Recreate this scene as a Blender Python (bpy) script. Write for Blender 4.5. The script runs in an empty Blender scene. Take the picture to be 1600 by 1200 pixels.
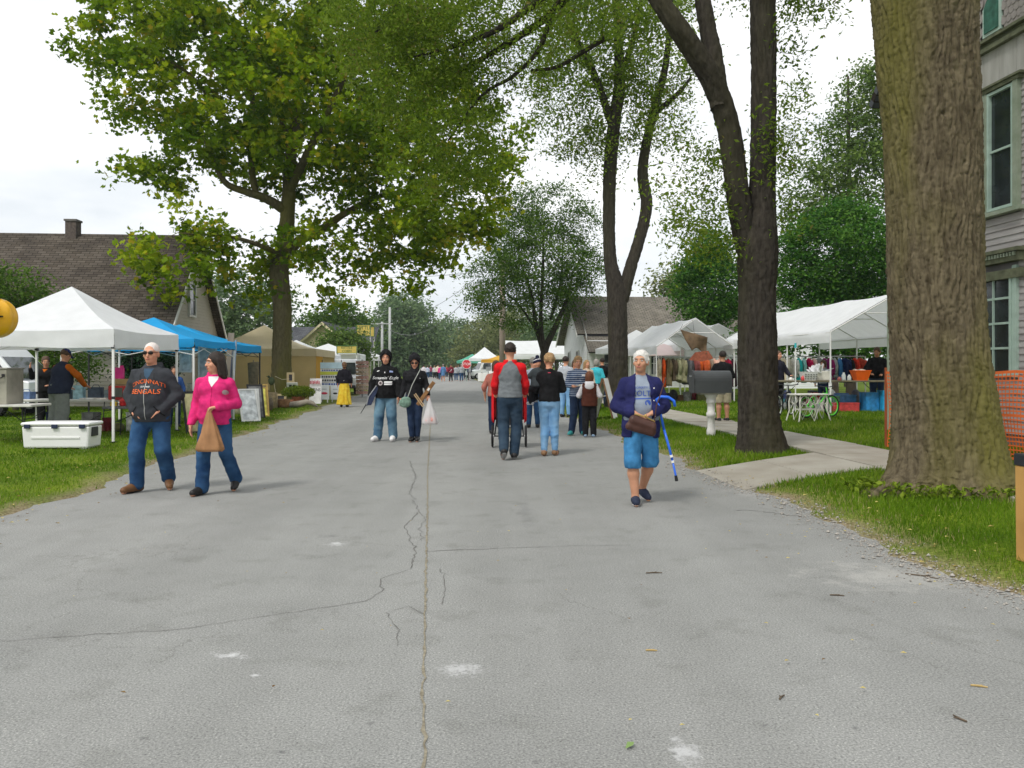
import bpy, math, random
import numpy as np
from mathutils import Vector, Matrix, Euler
from mathutils.bvhtree import BVHTree
random.seed(11)
rng = np.random.default_rng(11)
S = bpy.context.scene
COL = S.collection
pi = math.pi
# ------------------------------------------------------------------ camera
FPX, HY, CH = 1290.0, 573.0, 1.5           # focal length in photo pixels, horizon row, eye height
cam_d = bpy.data.cameras.new('camera')
cam = bpy.data.objects.new('camera', cam_d); COL.objects.link(cam)
cam.location = (0, 0, CH); cam.rotation_euler = (pi/2, 0, 0)
cam_d.sensor_width = 36; cam_d.lens = FPX/1600*36
cam_d.shift_y = -(600-HY)/1600
cam_d.clip_end = 3000; cam_d.clip_start = .05
S.camera = cam
# ------------------------------------------------------------------ world: overcast sky
SUN_EL, SUN_AZ = math.radians(52), math.radians(215)   # azimuth measured clockwise from +Y
w = bpy.data.worlds.new('World'); S.world = w; w.use_nodes = True
nt = w.node_tree; nt.nodes.clear()
def wn(t, **k):
    n = nt.nodes.new(t)
    for a, b in k.items(): setattr(n, a, b)
    return n
sky = wn('ShaderNodeTexSky', sky_type='NISHITA', sun_disc=False, sun_elevation=SUN_EL, sun_rotation=SUN_AZ, dust_density=3.0, air_density=1.2)
hs = wn('ShaderNodeHueSaturation'); hs.inputs['Saturation'].default_value = .35
tc = wn('ShaderNodeTexCoord'); mp = wn('ShaderNodeMapping'); mp.inputs['Scale'].default_value = (1.0, 1.0, 3.0)
nz = wn('ShaderNodeTexNoise'); nz.inputs['Scale'].default_value = 2.6; nz.inputs['Detail'].default_value = 5; nz.inputs['Roughness'].default_value = .55
cr = wn('ShaderNodeValToRGB')
cr.color_ramp.elements[0].position = .33; cr.color_ramp.elements[0].color = (.63, .675, .715, 1)
cr.color_ramp.elements[1].position = .66; cr.color_ramp.elements[1].color = (1.0, 1.0, 1.0, 1)
sc = wn('ShaderNodeVectorMath', operation='SCALE'); sc.inputs['Scale'].default_value = 9.3
mx = wn('ShaderNodeMixRGB'); mx.inputs['Fac'].default_value = .9
bg = wn('ShaderNodeBackground'); bg.inputs['Strength'].default_value = .1
wo = wn('ShaderNodeOutputWorld')
L = nt.links.new
L(tc.outputs['Generated'], mp.inputs['Vector']); L(mp.outputs[0], nz.inputs['Vector']); L(nz.outputs['Fac'], cr.inputs['Fac'])
L(cr.outputs['Color'], sc.inputs[0]); L(sky.outputs[0], hs.inputs['Color']); L(hs.outputs[0], mx.inputs['Color1']); L(sc.outputs[0], mx.inputs['Color2'])
L(mx.outputs[0], bg.inputs['Color']); L(bg.outputs[0], wo.inputs['Surface'])
sd = bpy.data.lights.new('sun', 'SUN'); sd.energy = 1.5; sd.angle = math.radians(11); sd.color = (1, .965, .91)
sun = bpy.data.objects.new('sun', sd); COL.objects.link(sun)
sdir = Vector((math.sin(SUN_AZ)*math.cos(SUN_EL), math.cos(SUN_AZ)*math.cos(SUN_EL), math.sin(SUN_EL)))
sun.rotation_euler = sdir.to_track_quat('Z', 'Y').to_euler(); sun.location = sdir*60
vs = S.view_settings
S.display_settings.display_device = 'sRGB'
vs.view_transform = 'Standard'; vs.look = 'None'; vs.gamma = 1; vs.exposure = .57; vs.use_curve_mapping = False
S.render.engine = 'CYCLES'
# ------------------------------------------------------------------ coordinates
def gp(px, py, z=0.0):                      # photo pixel on ground of height z
    D = (CH-z)*FPX/(py-HY); return Vector(((px-800)/FPX*D, D, z))
def at(px, py, D):                          # photo pixel at distance D
    return Vector(((px-800)/FPX*D, D, CH-(py-HY)/FPX*D))
RA = math.atan(110/FPX)                     # the road heads a little left of the view axis
ca, sa = math.cos(RA), math.sin(RA)
def rd(u, v, z=0.0): return Vector((u*ca-v*sa, u*sa+v*ca, z))     # road frame -> world
def uv(x, y): return x*ca+y*sa, -x*sa+y*ca
EDGE_L, EDGE_R = -4.32, 3.72
def lerp_tab(x, xs, ys): return np.interp(x, xs, ys)
def ground_h(x, y):
    u, v = uv(x, y)
    return lerp_tab(u, [-60, -9, -5.6, EDGE_L-.1, EDGE_L+.12, EDGE_R-.12, EDGE_R+.12, 5.0, 7.3, 9.2, 14, 60],
                       [.08, .07, .055, .025, -.03, -.03, .025, .11, .15, .25, .28, .3])
def gxy(px, py, z0=0.0):                    # pixel -> point on the sloping ground
    z = z0
    for _ in range(12):
        p = gp(px, py, z); z = max(0.0, float(ground_h(p.x, p.y)))
    p.z = z; return p
def onground(x, y): return Vector((x, y, max(0.0, float(ground_h(x, y)))))
# ------------------------------------------------------------------ object helpers
def tag(o, label=None, cat=None, group=None, kind=None):
    if label: o['label'] = label
    if cat: o['category'] = cat
    if group: o['group'] = group
    if kind: o['kind'] = kind
    return o
def empty(name, loc, rz=0.0, label=None, cat=None, group=None):
    o = bpy.data.objects.new(name, None); COL.objects.link(o)
    o.location = loc; o.rotation_euler = (0, 0, rz); o.empty_display_size = .1
    return tag(o, label, cat, group)
def link(name, me, parent=None, loc=None, rot=None):
    o = bpy.data.objects.new(name, me); COL.objects.link(o)
    if parent is not None: o.parent = parent
    if loc is not None: o.location = loc
    if rot is not None: o.rotation_euler = rot
    return o
import bmesh
class MB:
    def __init__(s): s.v = []; s.f = []
    def add(s, vs, fs):
        n = len(s.v); s.v += [tuple(v) for v in vs]; s.f += [tuple(i+n for i in f) for f in fs]; return s
    def box(s, c, d, rz=0.0, R=None):
        M = R if R is not None else Matrix.Rotation(rz, 3, 'Z')
        c = Vector(c); vs = []
        for x in (-.5, .5):
            for y in (-.5, .5):
                for z in (-.5, .5): vs.append(c+M@Vector((x*d[0], y*d[1], z*d[2])))
        return s.add(vs, [(0,1,3,2),(4,6,7,5),(0,4,5,1),(2,3,7,6),(0,2,6,4),(1,5,7,3)])
    def bx(s, x0, x1, y0, y1, z0, z1): return s.box(((x0+x1)/2, (y0+y1)/2, (z0+z1)/2), (x1-x0, y1-y0, z1-z0))
    def tube(s, pts, rad, seg=8, cap=True, closed=False):
        pts = [Vector(p) for p in pts]; n = len(pts)
        if not hasattr(rad, '__len__'): rad = [rad]*n
        vs = []; up = None
        for i, p in enumerate(pts):
            if closed: t = pts[(i+1) % n]-pts[i-1]
            else: t = pts[min(i+1, n-1)]-pts[max(i-1, 0)]
            t.normalize()
            if up is None:
                up = Vector((0, 0, 1)) if abs(t.z) < .9 else Vector((1, 0, 0))
            a = (up-t*up.dot(t)).normalized(); up = a; b = t.cross(a)
            for k in range(seg):
                th = 2*pi*k/seg; vs.append(p+(a*math.cos(th)+b*math.sin(th))*rad[i])
        fs = []
        for i in range(n if closed else n-1):
            j = (i+1) % n
            for k in range(seg):
                k2 = (k+1) % seg; fs.append((i*seg+k, i*seg+k2, j*seg+k2, j*seg+k))
        if cap and not closed:
            fs.append(tuple(range(seg))[::-1]); fs.append(tuple((n-1)*seg+k for k in range(seg)))
        return s.add(vs, fs)
    def lathe(s, prof, seg=16, c=(0, 0, 0), axis='Z', cap=True):
        vs = []
        for r, z in prof:
            for k in range(seg):
                th = 2*pi*k/seg; q = (r*math.cos(th), r*math.sin(th), z)
                if axis == 'X': q = (q[2], q[0], q[1])
                elif axis == 'Y': q = (q[0], q[2], q[1])
                vs.append((q[0]+c[0], q[1]+c[1], q[2]+c[2]))
        fs = []
        n = len(prof)
        for i in range(n-1):
            for k in range(seg):
                k2 = (k+1) % seg; fs.append((i*seg+k, i*seg+k2, (i+1)*seg+k2, (i+1)*seg+k))
        if cap: fs.append(tuple(range(seg))[::-1]); fs.append(tuple((n-1)*seg+k for k in range(seg)))
        return s.add(vs, fs)
    def ball(s, c, r, seg=12, rings=8):
        if not hasattr(r, '__len__'): r = (r, r, r)
        vs = [(c[0], c[1], c[2]-r[2])]
        for i in range(1, rings):
            ph = -pi/2+pi*i/rings
            for k in range(seg):
                th = 2*pi*k/seg; vs.append((c[0]+r[0]*math.cos(ph)*math.cos(th), c[1]+r[1]*math.cos(ph)*math.sin(th), c[2]+r[2]*math.sin(ph)))
        vs.append((c[0], c[1], c[2]+r[2])); fs = []
        for k in range(seg):
            k2 = (k+1) % seg; fs.append((0, 1+k2, 1+k)); b = 1+(rings-2)*seg; fs.append((b+k, b+k2, len(vs)-1))
            for i in range(rings-2): a = 1+i*seg; fs.append((a+k, a+k2, a+seg+k2, a+seg+k))
        return s.add(vs, fs)
    def prism(s, poly, t, O=(0, 0, 0), X=(1, 0, 0), Y=(0, 0, 1)):     # polygon in the X-Y frame, thickness t along X x Y
        O, X, Y = Vector(O), Vector(X), Vector(Y); N = X.cross(Y).normalized(); n = len(poly)
        vs = [O+X*a+Y*b-N*(t/2) for a, b in poly]+[O+X*a+Y*b+N*(t/2) for a, b in poly]
        fs = [tuple(range(n))[::-1], tuple(range(n, 2*n))]+[(i, (i+1) % n, n+(i+1) % n, n+i) for i in range(n)]
        return s.add(vs, fs)
    def grid(s, fn, nu, nv, thick=0.0):         # surface fn(a,b), a,b in 0..1
        vs = [fn(i/nu, j/nv) for i in range(nu+1) for j in range(nv+1)]
        fs = [(i*(nv+1)+j, (i+1)*(nv+1)+j, (i+1)*(nv+1)+j+1, i*(nv+1)+j+1) for i in range(nu) for j in range(nv)]
        return s.add(vs, fs)
    def mesh(s, mat, smooth=False, bevel=0.0, recalc=True, solid=0.0):
        bm = bmesh.new(); vv = [bm.verts.new(v) for v in s.v]
        for f in s.f:
            try: bm.faces.new([vv[i] for i in f])
            except ValueError: pass
        if recalc: bmesh.ops.recalc_face_normals(bm, faces=bm.faces[:])
        if solid: bmesh.ops.solidify(bm, geom=bm.faces[:], thickness=solid)
        if bevel: bmesh.ops.bevel(bm, geom=bm.edges[:]+bm.verts[:], offset=bevel, segments=2, profile=.5, affect='EDGES', clamp_overlap=True)
        me = bpy.data.meshes.new('mesh'); bm.to_mesh(me); bm.free()
        me.materials.append(mat)
        if smooth: me.polygons.foreach_set('use_smooth', [True]*len(me.polygons))
        return me
    def build(s, name, mat, parent=None, smooth=False, bevel=0.0, recalc=True, solid=0.0, loc=None, rot=None):
        return link(name, s.mesh(mat, smooth, bevel, recalc, solid), parent, loc, rot)
def np_mesh(V, Fc, mat, smooth=False, attrs=None):
    V = np.asarray(V, np.float32); Fc = np.asarray(Fc, np.int32); k = Fc.shape[1]
    me = bpy.data.meshes.new('mesh')
    me.vertices.add(len(V)); me.vertices.foreach_set('co', V.ravel())
    me.loops.add(Fc.size); me.loops.foreach_set('vertex_index', Fc.ravel())
    me.polygons.add(len(Fc)); me.polygons.foreach_set('loop_start', np.arange(0, Fc.size, k, dtype=np.int32))
    try: me.polygons.foreach_set('loop_total', np.full(len(Fc), k, np.int32))
    except Exception: pass
    me.polygons.foreach_set('use_smooth', np.full(len(Fc), smooth))
    for nme, arr in (attrs or {}).items():
        a = me.attributes.new(nme, 'FLOAT', 'POINT'); a.data.foreach_set('value', np.asarray(arr, np.float32))
    me.update(calc_edges=True); me.materials.append(mat); return me
# ------------------------------------------------------------------ materials
MATS = {}
def pm(name, col, rough=.7, var=.12, scale=6.0, bump=0.0, bscale=60.0, metal=0.0, spec=.3, col2=None, coord='Object', stretch=None, trans=0.0, detail=4, alpha=1.0):
    if name in MATS: return MATS[name]
    m = bpy.data.materials.new(name); m.use_nodes = True; t = m.node_tree; n = t.nodes; b = n['Principled BSDF']
    tcn = n.new('ShaderNodeTexCoord'); mpn = n.new('ShaderNodeMapping')
    if stretch: mpn.inputs['Scale'].default_value = stretch
    t.links.new(tcn.outputs[coord], mpn.inputs['Vector'])
    noi = n.new('ShaderNodeTexNoise'); noi.inputs['Scale'].default_value = scale; noi.inputs['Detail'].default_value = detail
    t.links.new(mpn.outputs[0], noi.inputs['Vector'])
    rp = n.new('ShaderNodeValToRGB'); c = Vector(col[:3])
    c2 = Vector(col2) if col2 else c*(1+var)
    c1 = c if col2 else c*(1-var)
    rp.color_ramp.elements[0].position = .32; rp.color_ramp.elements[1].position = .68
    rp.color_ramp.elements[0].color = (*c1, 1); rp.color_ramp.elements[1].color = (*c2, 1)
    t.links.new(noi.outputs['Fac'], rp.inputs['Fac']); t.links.new(rp.outputs['Color'], b.inputs['Base Color'])
    b.inputs['Roughness'].default_value = rough; b.inputs['Metallic'].default_value = metal
    b.inputs['Specular IOR Level'].default_value = spec
    if trans: b.inputs['Transmission Weight'].default_value = trans
    b.inputs['Alpha'].default_value = alpha
    if bump:
        n2 = n.new('ShaderNodeTexNoise'); n2.inputs['Scale'].default_value = bscale; n2.inputs['Detail'].default_value = 5
        t.links.new(mpn.outputs[0], n2.inputs['Vector'])
        bu = n.new('ShaderNodeBump'); bu.inputs['Strength'].default_value = bump; bu.inputs['Distance'].default_value = .02
        t.links.new(n2.outputs['Fac'], bu.inputs['Height']); t.links.new(bu.outputs[0], b.inputs['Normal'])
    MATS[name] = m; return m
def cloth(name, col, var=.14): return pm('cloth_'+name, col, .9, var, 14, .25, 220, spec=.1)
def leafmat(name, dark, mid, light, transl=.35, yellow=None):
    m = bpy.data.materials.new(name); m.use_nodes = True; t = m.node_tree; n = t.nodes; n.clear()
    at_ = n.new('ShaderNodeAttribute'); at_.attribute_name = 'leafv'
    rp = n.new('ShaderNodeValToRGB'); e = rp.color_ramp.elements
    e[0].position = .12; e[0].color = (*dark, 1); e[1].position = .5; e[1].color = (*mid, 1)
    x = e.new(.85); x.color = (*light, 1)
    if yellow: x = e.new(.985); x.color = (*yellow, 1)
    t.links.new(at_.outputs['Fac'], rp.inputs['Fac'])
    d = n.new('ShaderNodeBsdfPrincipled'); d.inputs['Roughness'].default_value = .6; d.inputs['Specular IOR Level'].default_value = .12
    tr = n.new('ShaderNodeBsdfTranslucent'); mxs = n.new('ShaderNodeMixShader'); mxs.inputs[0].default_value = transl
    o = n.new('ShaderNodeOutputMaterial')
    t.links.new(rp.outputs[0], d.inputs['Base Color']); t.links.new(rp.outputs[0], tr.inputs['Color'])
    t.links.new(d.outputs[0], mxs.inputs[1]); t.links.new(tr.outputs[0], mxs.inputs[2]); t.links.new(mxs.outputs[0], o.inputs['Surface'])
    MATS[name] = m; return m
def thin_cloth(name, col, transl=.35, scale=3.0, var=.05):      # tent fabric lets light through
    m = pm(name, col, .75, var, scale, .18, 9.0, spec=.2); t = m.node_tree; n = t.nodes
    b = n['Principled BSDF']; o = [x for x in n if x.type == 'OUTPUT_MATERIAL'][0]
    tr = n.new('ShaderNodeBsdfTranslucent'); mxs = n.new('ShaderNodeMixShader'); mxs.inputs[0].default_value = transl
    tr.inputs['Color'].default_value = (*col, 1)
    t.links.new(b.outputs[0], mxs.inputs[1]); t.links.new(tr.outputs[0], mxs.inputs[2]); t.links.new(mxs.outputs[0], o.inputs['Surface'])
    return m
white_paint = pm('white_paint', (.72, .72, .70), .5, .05, 3)
white_plast = pm('white_plastic', (.78, .78, .77), .4, .04, 2, spec=.45)
black_metal = pm('black_metal', (.018, .018, .02), .45, .2, 5)
dark_plast = pm('dark_plastic', (.03, .032, .036), .5, .2, 8)
steel = pm('grey_steel', (.45, .46, .47), .4, .1, 6, metal=.7)
wood = pm('brown_wood', (.16, .085, .04), .7, .3, 5, .3, 40, stretch=(1, 1, .15))
pale_wood = pm('pale_wood', (.50, .36, .20), .7, .2, 6, .2, 40, stretch=(1, 1, .15))
grey_wood = pm('weathered_wood', (.24, .21, .17), .85, .25, 6, .4, 40, stretch=(1, 1, .1))
glass_dark = pm('dark_glass', (.025, .032, .035), .06, .35, 2.5, spec=.7)
rubber = pm('rubber', (.015, .015, .016), .75, .2, 10)
# ================================================================== ground, road, paths
def jit(v, ph):
    return .10*np.sin(v*1.3+ph)+.06*np.sin(v*3.1+1.7*ph)+.035*np.sin(v*7.7+ph*2.3)+.02*np.sin(v*17.3+ph)
def nodes_mat(name):
    m = bpy.data.materials.new(name); m.use_nodes = True; t = m.node_tree
    def N(ty, **k):
        n = t.nodes.new(ty)
        for a, b in k.items():
            if a in n.inputs: n.inputs[a].default_value = b
            else: setattr(n, a, b)
        return n
    return m, t, N, t.nodes['Principled BSDF'], t.links.new
# lawn material: mottled green, straw and bare soil by the road edge
m_ground, t, N, B, K = nodes_mat('lawn_soil')
tcn = N('ShaderNodeTexCoord'); n1 = N('ShaderNodeTexNoise', Scale=.8, Detail=5.0); n2 = N('ShaderNodeTexNoise', Scale=35.0, Detail=4.0)
r1 = N('ShaderNodeValToRGB'); e = r1.color_ramp.elements
e[0].position = .3; e[0].color = (.06, .115, .006, 1); e[1].position = .7; e[1].color = (.17, .23, .018, 1)
r2 = N('ShaderNodeValToRGB'); e = r2.color_ramp.elements
e[0].position = .3; e[0].color = (.45, .45, .45, 1); e[1].position = .7; e[1].color = (1.25, 1.25, 1.1, 1)
mu = N('ShaderNodeMixRGB', blend_type='MULTIPLY', Fac=1.0); ad = N('ShaderNodeAttribute', attribute_name='dirt')
soil = N('ShaderNodeValToRGB'); e = soil.color_ramp.elements
e[0].position = .35; e[0].color = (.14, .105, .06, 1); e[1].position = .65; e[1].color = (.30, .25, .16, 1)
mx2 = N('ShaderNodeMixRGB')
for n_ in (n1, n2): K(tcn.outputs['Object'], n_.inputs['Vector'])
K(n1.outputs['Fac'], r1.inputs['Fac']); K(n2.outputs['Fac'], r2.inputs['Fac']); K(n2.outputs['Fac'], soil.inputs['Fac'])
K(r1.outputs[0], mu.inputs['Color1']); K(r2.outputs[0], mu.inputs['Color2']); K(mu.outputs[0], mx2.inputs['Color1']); K(soil.outputs[0], mx2.inputs['Color2'])
K(ad.outputs['Fac'], mx2.inputs['Fac']); K(mx2.outputs[0], B.inputs['Base Color']); B.inputs['Roughness'].default_value = .95; B.inputs['Specular IOR Level'].default_value = .1
bu = N('ShaderNodeBump', Strength=.6, Distance=.03); K(n2.outputs['Fac'], bu.inputs['Height']); K(bu.outputs[0], B.inputs['Normal'])
us = np.unique(np.concatenate([np.linspace(-900, -60, 12), np.linspace(-60, -12, 20), np.linspace(-12, -5.2, 24), np.arange(-5.2, -3.7, .04), np.linspace(-3.7, 3.1, 8), np.arange(3.1, 4.7, .04), np.linspace(4.7, 10, 26), np.linspace(10, 60, 24), np.linspace(60, 900, 12)]))
vv_ = np.unique(np.concatenate([np.linspace(-60, 0, 10), np.arange(0, 26, .18), np.geomspace(26, 1800, 90)]))
U, Vv = np.meshgrid(us, vv_, indexing='ij')
ul = U-np.where(U < 0, jit(Vv, .6), jit(Vv, 2.9))*np.where(np.abs(U) < 6, 1, 0)
H = lerp_tab(ul, [-60, -9, -5.6, EDGE_L-.1, EDGE_L+.12, EDGE_R-.12, EDGE_R+.12, 5.0, 7.3, 9.2, 14, 60], [.08, .07, .055, .025, -.03, -.03, .025, .11, .15, .25, .28, .3])
H = H+np.where((U < -4.4) | (U > 3.9), .012*np.sin(U*2.1+Vv*1.3)*np.sin(Vv*2.7-U), 0)
H = np.where((U > 5.75) & (U < 7.35), H-.03, H)
H = np.where((U > 3.55) & (U < 5.85) & (Vv > 9.7+(U-3.66)*.42) & (Vv < 11.65+(U-3.66)*.42), H-.07, H)
X = U*ca-Vv*sa; Y = U*sa+Vv*ca
dl = np.clip(1-(EDGE_L-ul)/.38, 0, 1)*(ul < 0); dr = np.clip(1-(ul-EDGE_R)/.55, 0, 1)*(ul > 0)
dirt = np.clip((dl+dr)*(.75+.5*np.sin(Vv*5.3+U*9)*np.sin(Vv*2.2)), 0, 1)
nu_, nv_ = U.shape
ii = np.arange(nu_*nv_).reshape(nu_, nv_)
Fq = np.stack([ii[:-1, :-1], ii[1:, :-1], ii[1:, 1:], ii[:-1, 1:]], -1).reshape(-1, 4)
g = link('ground', np_mesh(np.stack([X, Y, H], -1).reshape(-1, 3), Fq, m_ground, True, {'dirt': dirt.ravel()}))
tag(g, 'grassy lawns rising gently on both sides of the grey street', 'ground', kind='structure')
# asphalt
m_road, t, N, B, K = nodes_mat('old_asphalt')
tcn = N('ShaderNodeTexCoord')
def noise(sc_, det=4.0, rough=.5, src=None):
    n_ = N('ShaderNodeTexNoise', Scale=sc_, Detail=det, Roughness=rough); K((src or tcn.outputs['Object']), n_.inputs['Vector']); return n_
def ramp(src, p0, c0, p1, c1):
    r_ = N('ShaderNodeValToRGB'); e_ = r_.color_ramp.elements
    e_[0].position = p0; e_[0].color = (*c0, 1); e_[1].position = p1; e_[1].color = (*c1, 1); K(src, r_.inputs['Fac']); return r_
def mixc(fac, a, b, mode='MIX'):
    m_ = N('ShaderNodeMixRGB', blend_type=mode)
    if isinstance(fac, float): m_.inputs['Fac'].default_value = fac
    else: K(fac, m_.inputs['Fac'])
    for s_, x_ in (('Color1', a), ('Color2', b)):
        if isinstance(x_, tuple): m_.inputs[s_].default_value = (*x_, 1)
        else: K(x_, m_.inputs[s_])
    return m_.outputs[0]
def mth(op, a, b=None):
    m_ = N('ShaderNodeMath', operation=op); 
    for i_, x_ in enumerate((a, b)):
        if x_ is None: continue
        if isinstance(x_, (int, float)): m_.inputs[i_].default_value = x_
        else: K(x_, m_.inputs[i_])
    return m_.outputs[0]
big = ramp(noise(.35, 5, .6).outputs['Fac'], .3, (.235, .238, .230), .7, (.272, .273, .264))
agg = ramp(noise(95, 3, .7).outputs['Fac'], .3, (.5, .5, .51), .72, (1.46, 1.46, 1.43))
vo = N('ShaderNodeTexVoronoi', Scale=55.0); K(tcn.outputs['Object'], vo.inputs['Vector'])
stn = ramp(vo.outputs['Distance'], .02, (1.9, 1.9, 1.8), .22, (1, 1, 1))
vo2 = N('ShaderNodeTexVoronoi', Scale=34.0); K(tcn.outputs['Object'], vo2.inputs['Vector'])
pit = ramp(vo2.outputs['Distance'], .03, (.35, .34, .33), .17, (1, 1, 1))
c_ = mixc(1.0, big.outputs[0], agg.outputs[0], 'MULTIPLY'); c_ = mixc(.85, c_, stn.outputs[0], 'MULTIPLY'); c_ = mixc(.8, c_, pit.outputs[0], 'MULTIPLY')
med = ramp(noise(1.6, 6, .65).outputs['Fac'], .3, (.93, .93, .925), .65, (1.04, 1.04, 1.04)); c_ = mixc(1.0, c_, med.outputs[0], 'MULTIPLY')
pat = ramp(noise(2.7, 5, .6).outputs['Fac'], .56, (1, 1, 1), .66, (.88, .88, .87)); c_ = mixc(1.0, c_, pat.outputs[0], 'MULTIPLY')
ves = N('ShaderNodeTexVoronoi', Scale=1.5, feature='DISTANCE_TO_EDGE'); wv = N('ShaderNodeVectorMath', operation='ADD'); wn_ = N('ShaderNodeVectorMath', operation='SCALE'); wn_.inputs['Scale'].default_value = .35; K(noise(3.5, 5, .7).outputs['Color'], wn_.inputs[0]); K(tcn.outputs['Object'], wv.inputs[0]); K(wn_.outputs[0], wv.inputs[1]); K(wv.outputs[0], ves.inputs['Vector'])
vcr = ramp(ves.outputs['Distance'], .0, (.62, .61, .59), .009, (1, 1, 1)); msk = ramp(noise(.55, 3, .5).outputs['Fac'], .52, (0, 0, 0), .6, (1, 1, 1)); c_ = mixc(mth('MULTIPLY', msk.outputs[0], .8), c_, mixc(1.0, c_, vcr.outputs[0], 'MULTIPLY'))
mpt = N('ShaderNodeMapping'); mpt.inputs['Rotation'].default_value = (0, 0, -RA); mpt.inputs['Scale'].default_value = (1.1, .05, 1); K(tcn.outputs['Object'], mpt.inputs['Vector']); trk = ramp(noise(1.0, 4, .6, mpt.outputs[0]).outputs['Fac'], .35, (.92, .92, .915), .62, (1.05, 1.05, 1.045)); c_ = mixc(1.0, c_, trk.outputs[0], 'MULTIPLY')
def blot(px, py, rx, ry, col, thr, sc_, amt):
    p = gp(px, py); mpn = N('ShaderNodeMapping', vector_type='TEXTURE'); mpn.inputs['Location'].default_value = (p.x, p.y, 0); mpn.inputs['Scale'].default_value = (rx, ry, 1)
    K(tcn.outputs['Object'], mpn.inputs['Vector']); ln = N('ShaderNodeVectorMath', operation='LENGTH'); K(mpn.outputs[0], ln.inputs[0])
    f = mth('SUBTRACT', 1.0, ln.outputs['Value']); f = mth('ADD', mth('MULTIPLY', f, .8), mth('MULTIPLY', mth('SUBTRACT', noise(sc_, 6, .75).outputs['Fac'], .5), 2.2))
    mr = N('ShaderNodeMapRange', clamp=True); mr.inputs['From Min'].default_value = thr; mr.inputs['From Max'].default_value = thr+.45; mr.inputs['To Max'].default_value = amt; K(f, mr.inputs['Value'])
    gate = N('ShaderNodeMapRange', clamp=True); gate.inputs['From Min'].default_value = 1.25; gate.inputs['From Max'].default_value = .9; K(ln.outputs['Value'], gate.inputs['Value'])
    global c_
    c_ = mixc(mth('MULTIPLY', mr.outputs[0], gate.outputs[0]), c_, col)
blot(525, 850, .14, .12, (.62, .62, .62), .35, 14, .75); blot(515, 838, .2, .12, (.12, .12, .12), .35, 9, .5)
blot(360, 1024, .22, .10, (.6, .6, .6), .4, 15, .7); blot(400, 1055, .05, .03, (.6, .6, .6), .3, 30, .6)
blot(720, 1046, .2, .16, (.55, .55, .55), .3, 25, .55); blot(1068, 1175, .09, .16, (.52, .52, .52), .25, 16, .7)
for (a, b) in ((1336, 1138), (1194, 1133), (578, 1131), (440, 1175), (225, 1154), (838, 1190), (905, 715)): blot(a, b, .035, .03, (.08, .08, .08), .3, 40, .6)
blot(1000, 720, .5, .5, (.16, .15, .13), .45, 6, .35); blot(930, 700, .35, .5, (.13, .125, .115), .45, 7, .4); blot(820, 800, .15, 2.2, (.14, .14, .14), .35, 4, .35)
blot(1420, 900, 1.2, .7, (.42, .41, .38), .3, 5, .45); blot(1180, 770, .7, .8, (.36, .35, .33), .3, 6, .4)
K(c_, B.inputs['Base Color']); B.inputs['Roughness'].default_value = .88; B.inputs['Specular IOR Level'].default_value = .25
bu = N('ShaderNodeBump', Strength=.35, Distance=.006); K(noise(80, 4, .7).outputs['Fac'], bu.inputs['Height']); K(bu.outputs[0], B.inputs['Normal'])
mb = MB(); vs_ = list(np.linspace(-20, 40, 31))+list(np.geomspace(44, 900, 25))
for v in vs_:
    for u in (-5.0, -2, 0, 2, 4.45): mb.v.append(tuple(rd(u, v, 0)))
for i in range(len(vs_)-1):
    for j in range(4): mb.f.append((i*5+j, i*5+j+1, i*5+5+j+1, i*5+5+j))
tag(mb.build('road', m_road, recalc=False), 'worn grey asphalt street running away between market stalls', 'road', kind='structure')
# cracks in the asphalt (thin sheets on the road)
m_crack = pm('crack_tar', (.125, .12, .11), .95, .4, 30)
m_joint = pm('joint_debris', (.15, .13, .09), .95, .55, 30, col2=(.30, .27, .20))
def crack(pts, w0, w1, mat, name, label, sub=26, jitt=.02, z=.004):
    P = [gp(a, b) for a, b in pts]; mbk = MB(); line = []
    for a, b in zip(P[:-1], P[1:]):
        n_ = max(2, int((b-a).length/.06)); n_ = min(n_, 160)
        for i in range(n_):
            q = a.lerp(b, i/n_); q.x += random.gauss(0, jitt); q.y += random.gauss(0, jitt); line.append(q)
    line.append(P[-1]); n_ = len(line); off = 0
    for i, q in enumerate(line):
        t_ = (line[min(i+1, n_-1)]-line[max(i-1, 0)]); t_.z = 0; t_.normalize(); nn = Vector((-t_.y, t_.x, 0))
        w_ = (w0+(w1-w0)*i/n_)*random.uniform(.45, 1.5)/2
        for s_ in (-1, 1):
            r_ = q+nn*w_*s_; mbk.v.append((r_.x, r_.y, z))
    for i in range(n_-1): mbk.f.append((2*i, 2*i+1, 2*i+3, 2*i+2))
    o = mbk.build(name, mat); return tag(o, label, 'crack', kind='structure')
crack([(662, 1260), (663, 1200), (661, 1060), (665, 900), (668, 800), (668, 740), (671, 690), (673, 650)], 0.012, .022, m_joint, 'pavement_joint', 'straight debris-filled joint along the middle of the street', jitt=.004)
crack([(0, 1003), (150, 992), (280, 985), (400, 965), (500, 951), (570, 940), (597, 925), (593, 905), (640, 890), (650, 865), (640, 840), (632, 822), (655, 800)], 0.004, .007, m_crack, 'asphalt_crack', 'long thin crack running across the street towards the middle joint', jitt=.008)
crack([(622, 1010), (624, 985), (606, 960), (610, 955), (640, 948), (662, 960)], .004, .004, m_crack, 'asphalt_crack', 'branching crack next to the middle joint', jitt=.01)
crack([(663, 845), (655, 830), (663, 812), (650, 790), (640, 770), (650, 745), (640, 720)], 0.004, .008, m_crack, 'asphalt_crack', 'wandering crack left of the joint further up the street', jitt=.015)
crack([(690, 890), (692, 905), (697, 922), (690, 945)], .004, .004, m_crack, 'asphalt_crack', 'small crack right of the middle joint', jitt=.008)
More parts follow.
